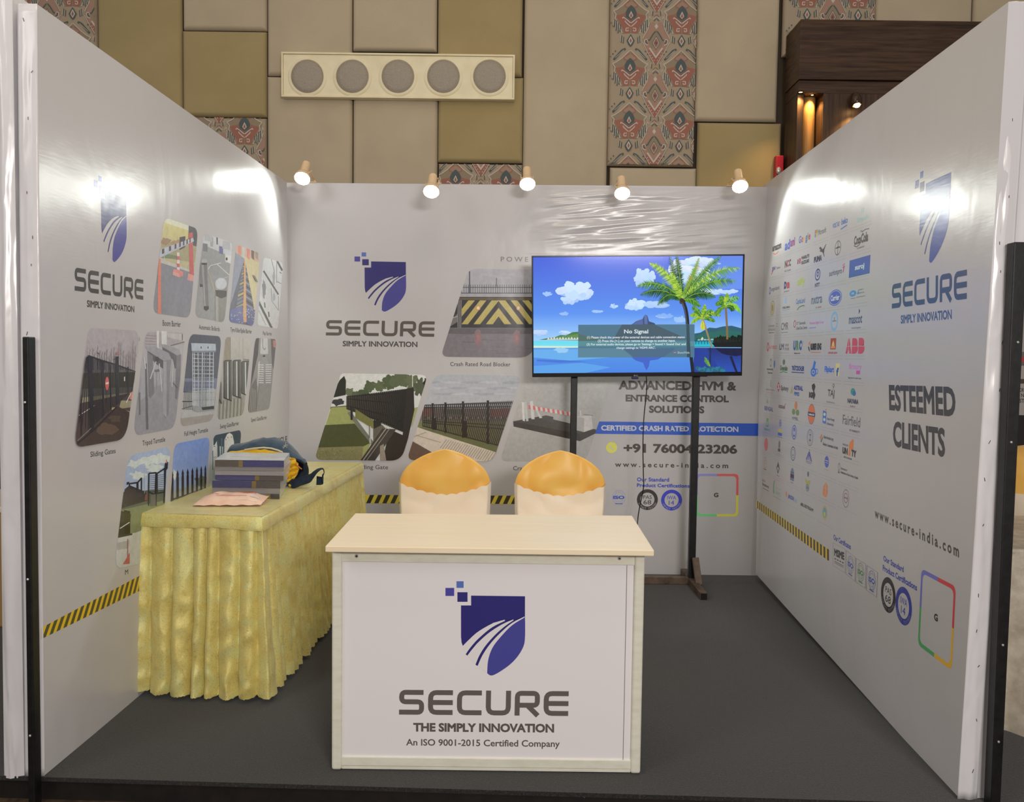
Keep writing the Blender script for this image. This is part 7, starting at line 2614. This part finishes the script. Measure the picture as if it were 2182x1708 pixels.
def frond(x0, y0, x1, y1, sag, w, c1, c2, sd):
    """palm frond: curved rib with hanging leaflets"""
    r = random.Random(sd)
    n = 36
    P = [(x0 + (x1 - x0) * i / n, y0 + (y1 - y0) * i / n + sag * 4 * (i / n) * (1 - i / n) * -1) for i in range(n + 1)]
    dd = t.off()
    for i in range(2, n + 1):
        k = i / n
        L = w * (math.sin(pi * min(1, k * .9 + .08)) ** .7)
        dx, dy = P[i][0] - P[i - 1][0], P[i][1] - P[i - 1][1]
        m = math.hypot(dx, dy)
        dx, dy = dx / m, dy / m
        for sgn in (-1, 1):
            nx, ny = -dy * sgn, dx * sgn
            ex = P[i][0] + (nx * .75 + dx * .55) * L * (.8 + .4 * r.random())
            ey = P[i][1] + (ny * .75 + dy * .55) * L * (.8 + .4 * r.random()) + L * .35
            c = c1 if r.random() < .55 else c2
            q = 5.5 + 4.5 * (1 - k)
            t.poly([(P[i][0] - dx * q, P[i][1] - dy * q), (P[i][0] + dx * q, P[i][1] + dy * q), (ex, ey)], c, dd)
    t.line(P, 6, (150, 176, 60), None, 2)


G1, G2, G3, Y1 = (52, 110, 52), (104, 160, 44), (30, 72, 44), (176, 206, 70)
t.line(curve([(1400, 500), (1428, 580), (1444, 680), (1450, 800), (1462, 900), (1478, 1010), (1496, 1170)], 4), 34, (30, 34, 44), None, 30)
t.line(curve([(1392, 500), (1420, 580), (1436, 680), (1442, 720)], 4), 10, (84, 86, 96), None, 8)
for a_ in ((1400, 490, 1290, 110, -30, 70, G3, (58, 100, 70), 1), (1400, 480, 1350, 100, 10, 60, G3, (64, 110, 80), 2), (1400, 480, 1110, 170, 60, 66, G2, Y1, 3), (1395, 490, 1000, 372, 70, 74, G1, G2, 4), (1390, 500, 1030, 450, 60, 70, G3, G1, 5), (1395, 505, 1180, 540, 70, 60, G1, G3, 6),
           (1400, 480, 1545, 130, -20, 64, G2, (150, 150, 60), 7), (1410, 480, 1740, 110, 30, 70, G1, (84, 140, 50), 8), (1410, 490, 1910, 215, 80, 80, G2, Y1, 9), (1410, 500, 1870, 330, 70, 84, G1, G2, 10), (1410, 505, 1690, 470, 50, 66, G3, G1, 11), (1400, 505, 1560, 560, 40, 50, G1, G2, 12), (1400, 500, 1300, 250, 0, 60, Y1, G2, 13)):
    frond(*a_)
for i in range(8): t.blob(1390 + 8 * (i % 3), 500 + 6 * i % 20, 18, 18, (50, 44, 34) if i % 2 else (76, 70, 40), i, .3, 12)
t.line(curve([(1580, 670), (1604, 740), (1632, 830), (1662, 920)], 4), 17, (150, 130, 96), None, 14)
for a_ in ((1580, 665, 1470, 640, 30, 34, G2, Y1, 21), (1580, 665, 1490, 560, 20, 36, G2, G1, 22), (1580, 660, 1600, 540, 0, 36, G2, Y1, 23), (1585, 665, 1680, 610, 36, 34, G1, G2, 24), (1585, 670, 1740, 640, 40, 34, G1, Y1, 25), (1580, 670, 1480, 710, 30, 30, G2, Y1, 26), (1580, 680, 1580, 760, 0, 30, Y1, (230, 200, 60), 27), (1590, 670, 1690, 690, 20, 30, G1, G2, 28)):
    frond(*a_)
t.line(curve([(1786, 560), (1792, 650), (1798, 750), (1800, 850)], 4), 18, (130, 104, 66), None, 18)
for a_ in ((1786, 560, 1700, 540, 30, 38, G2, G3, 31), (1786, 555, 1740, 460, 10, 40, G1, G2, 32), (1786, 550, 1800, 440, 0, 40, G2, Y1, 33), (1790, 555, 1900, 480, 30, 40, G1, (120, 190, 130), 34), (1790, 560, 1925, 620, 50, 36, (90, 190, 60), Y1, 35), (1786, 565, 1690, 640, 30, 34, G1, G2, 36), (1790, 565, 1860, 590, 20, 36, G3, G1, 37)):
    frond(*a_)
# mirrored trunks and reeds in the water
t.line([(1648, 925), (1646, 1115)], 16, (26, 44, 80), None, 14)
frond(1646, 1090, 1600, 1010, 0, 26, (60, 130, 90), (110, 160, 60), 41)
t.line([(1830, 1000), (1890, 1160)], 22, (22, 26, 60), None, 18)
for i in range(12): t.blob(1540 + 20 * i, 1110 + 10 * (i % 3), 24, 20, (40, 120, 150) if i % 2 else (36, 96, 120), i, .6, 14)
# message box
t.uvpoly([t.uv(470, 720), t.uv(1508, 716), t.uv(1506, 1010), t.uv(468, 1012)], (78, 116, 138))
for pts, c in (([(860, 718), (955, 718), (1045, 718), (1150, 718), (1340, 800), (1450, 850), (780, 860), (800, 820)], (72, 92, 104)), ([(470, 800), (620, 840), (780, 862), (470, 866)], (82, 108, 104)), ([(470, 866), (1508, 866), (1508, 912), (470, 912)], (86, 138, 148)), ([(470, 928), (860, 930), (960, 1010), (470, 1012)], (90, 130, 150)), ([(860, 930), (1340, 930), (1230, 1010), (960, 1010)], (74, 104, 132)), ([(1434, 718), (1460, 718), (1474, 1010), (1440, 1010)], (54, 78, 88))):
    t.poly(pts, c)
TW = (214, 228, 232)
t.text('No Signal', (879, 808), (1094, 808), (879, 762), TW, .02)
t.text('(1) Please check the power of the external devices and cable connection status.', (547, 849), (1424, 846), (547, 822), TW, .015)
t.text('(2) Press the [⮐] on your remote to change to another input.'.replace('⮐', '<-'), (645, 881), (1336, 878), (645, 853), TW, .015)
t.text("(3) For external audio devices, please go to 'Settings > Sound > Sound Out' and", (545, 911), (1428, 908), (545, 884), TW, .015)
t.text("change settings to 'HDMI ARC'.", (810, 941), (1160, 940), (810, 915), TW, .015)
t.poly([(1322, 965), (1344, 965), (1344, 971), (1322, 971)], (222, 120, 150))
t.text('Show/Hide', (1356, 978), (1463, 978), (1356, 958), (176, 192, 200), .01)
t.build('screen', tv, SCRM, 'lit screen with palm beach and a message box')
t = mk((cenT, Nn, U), VT, 231, .0042)
t.STEP = .00004
t.disc(973, 1174, 7, 8, (150, 146, 140))
t.text('LG', (984, 1180), (1002, 1180), (984, 1168), (170, 166, 160), .04)
t.build('badge', tv, PRINT)
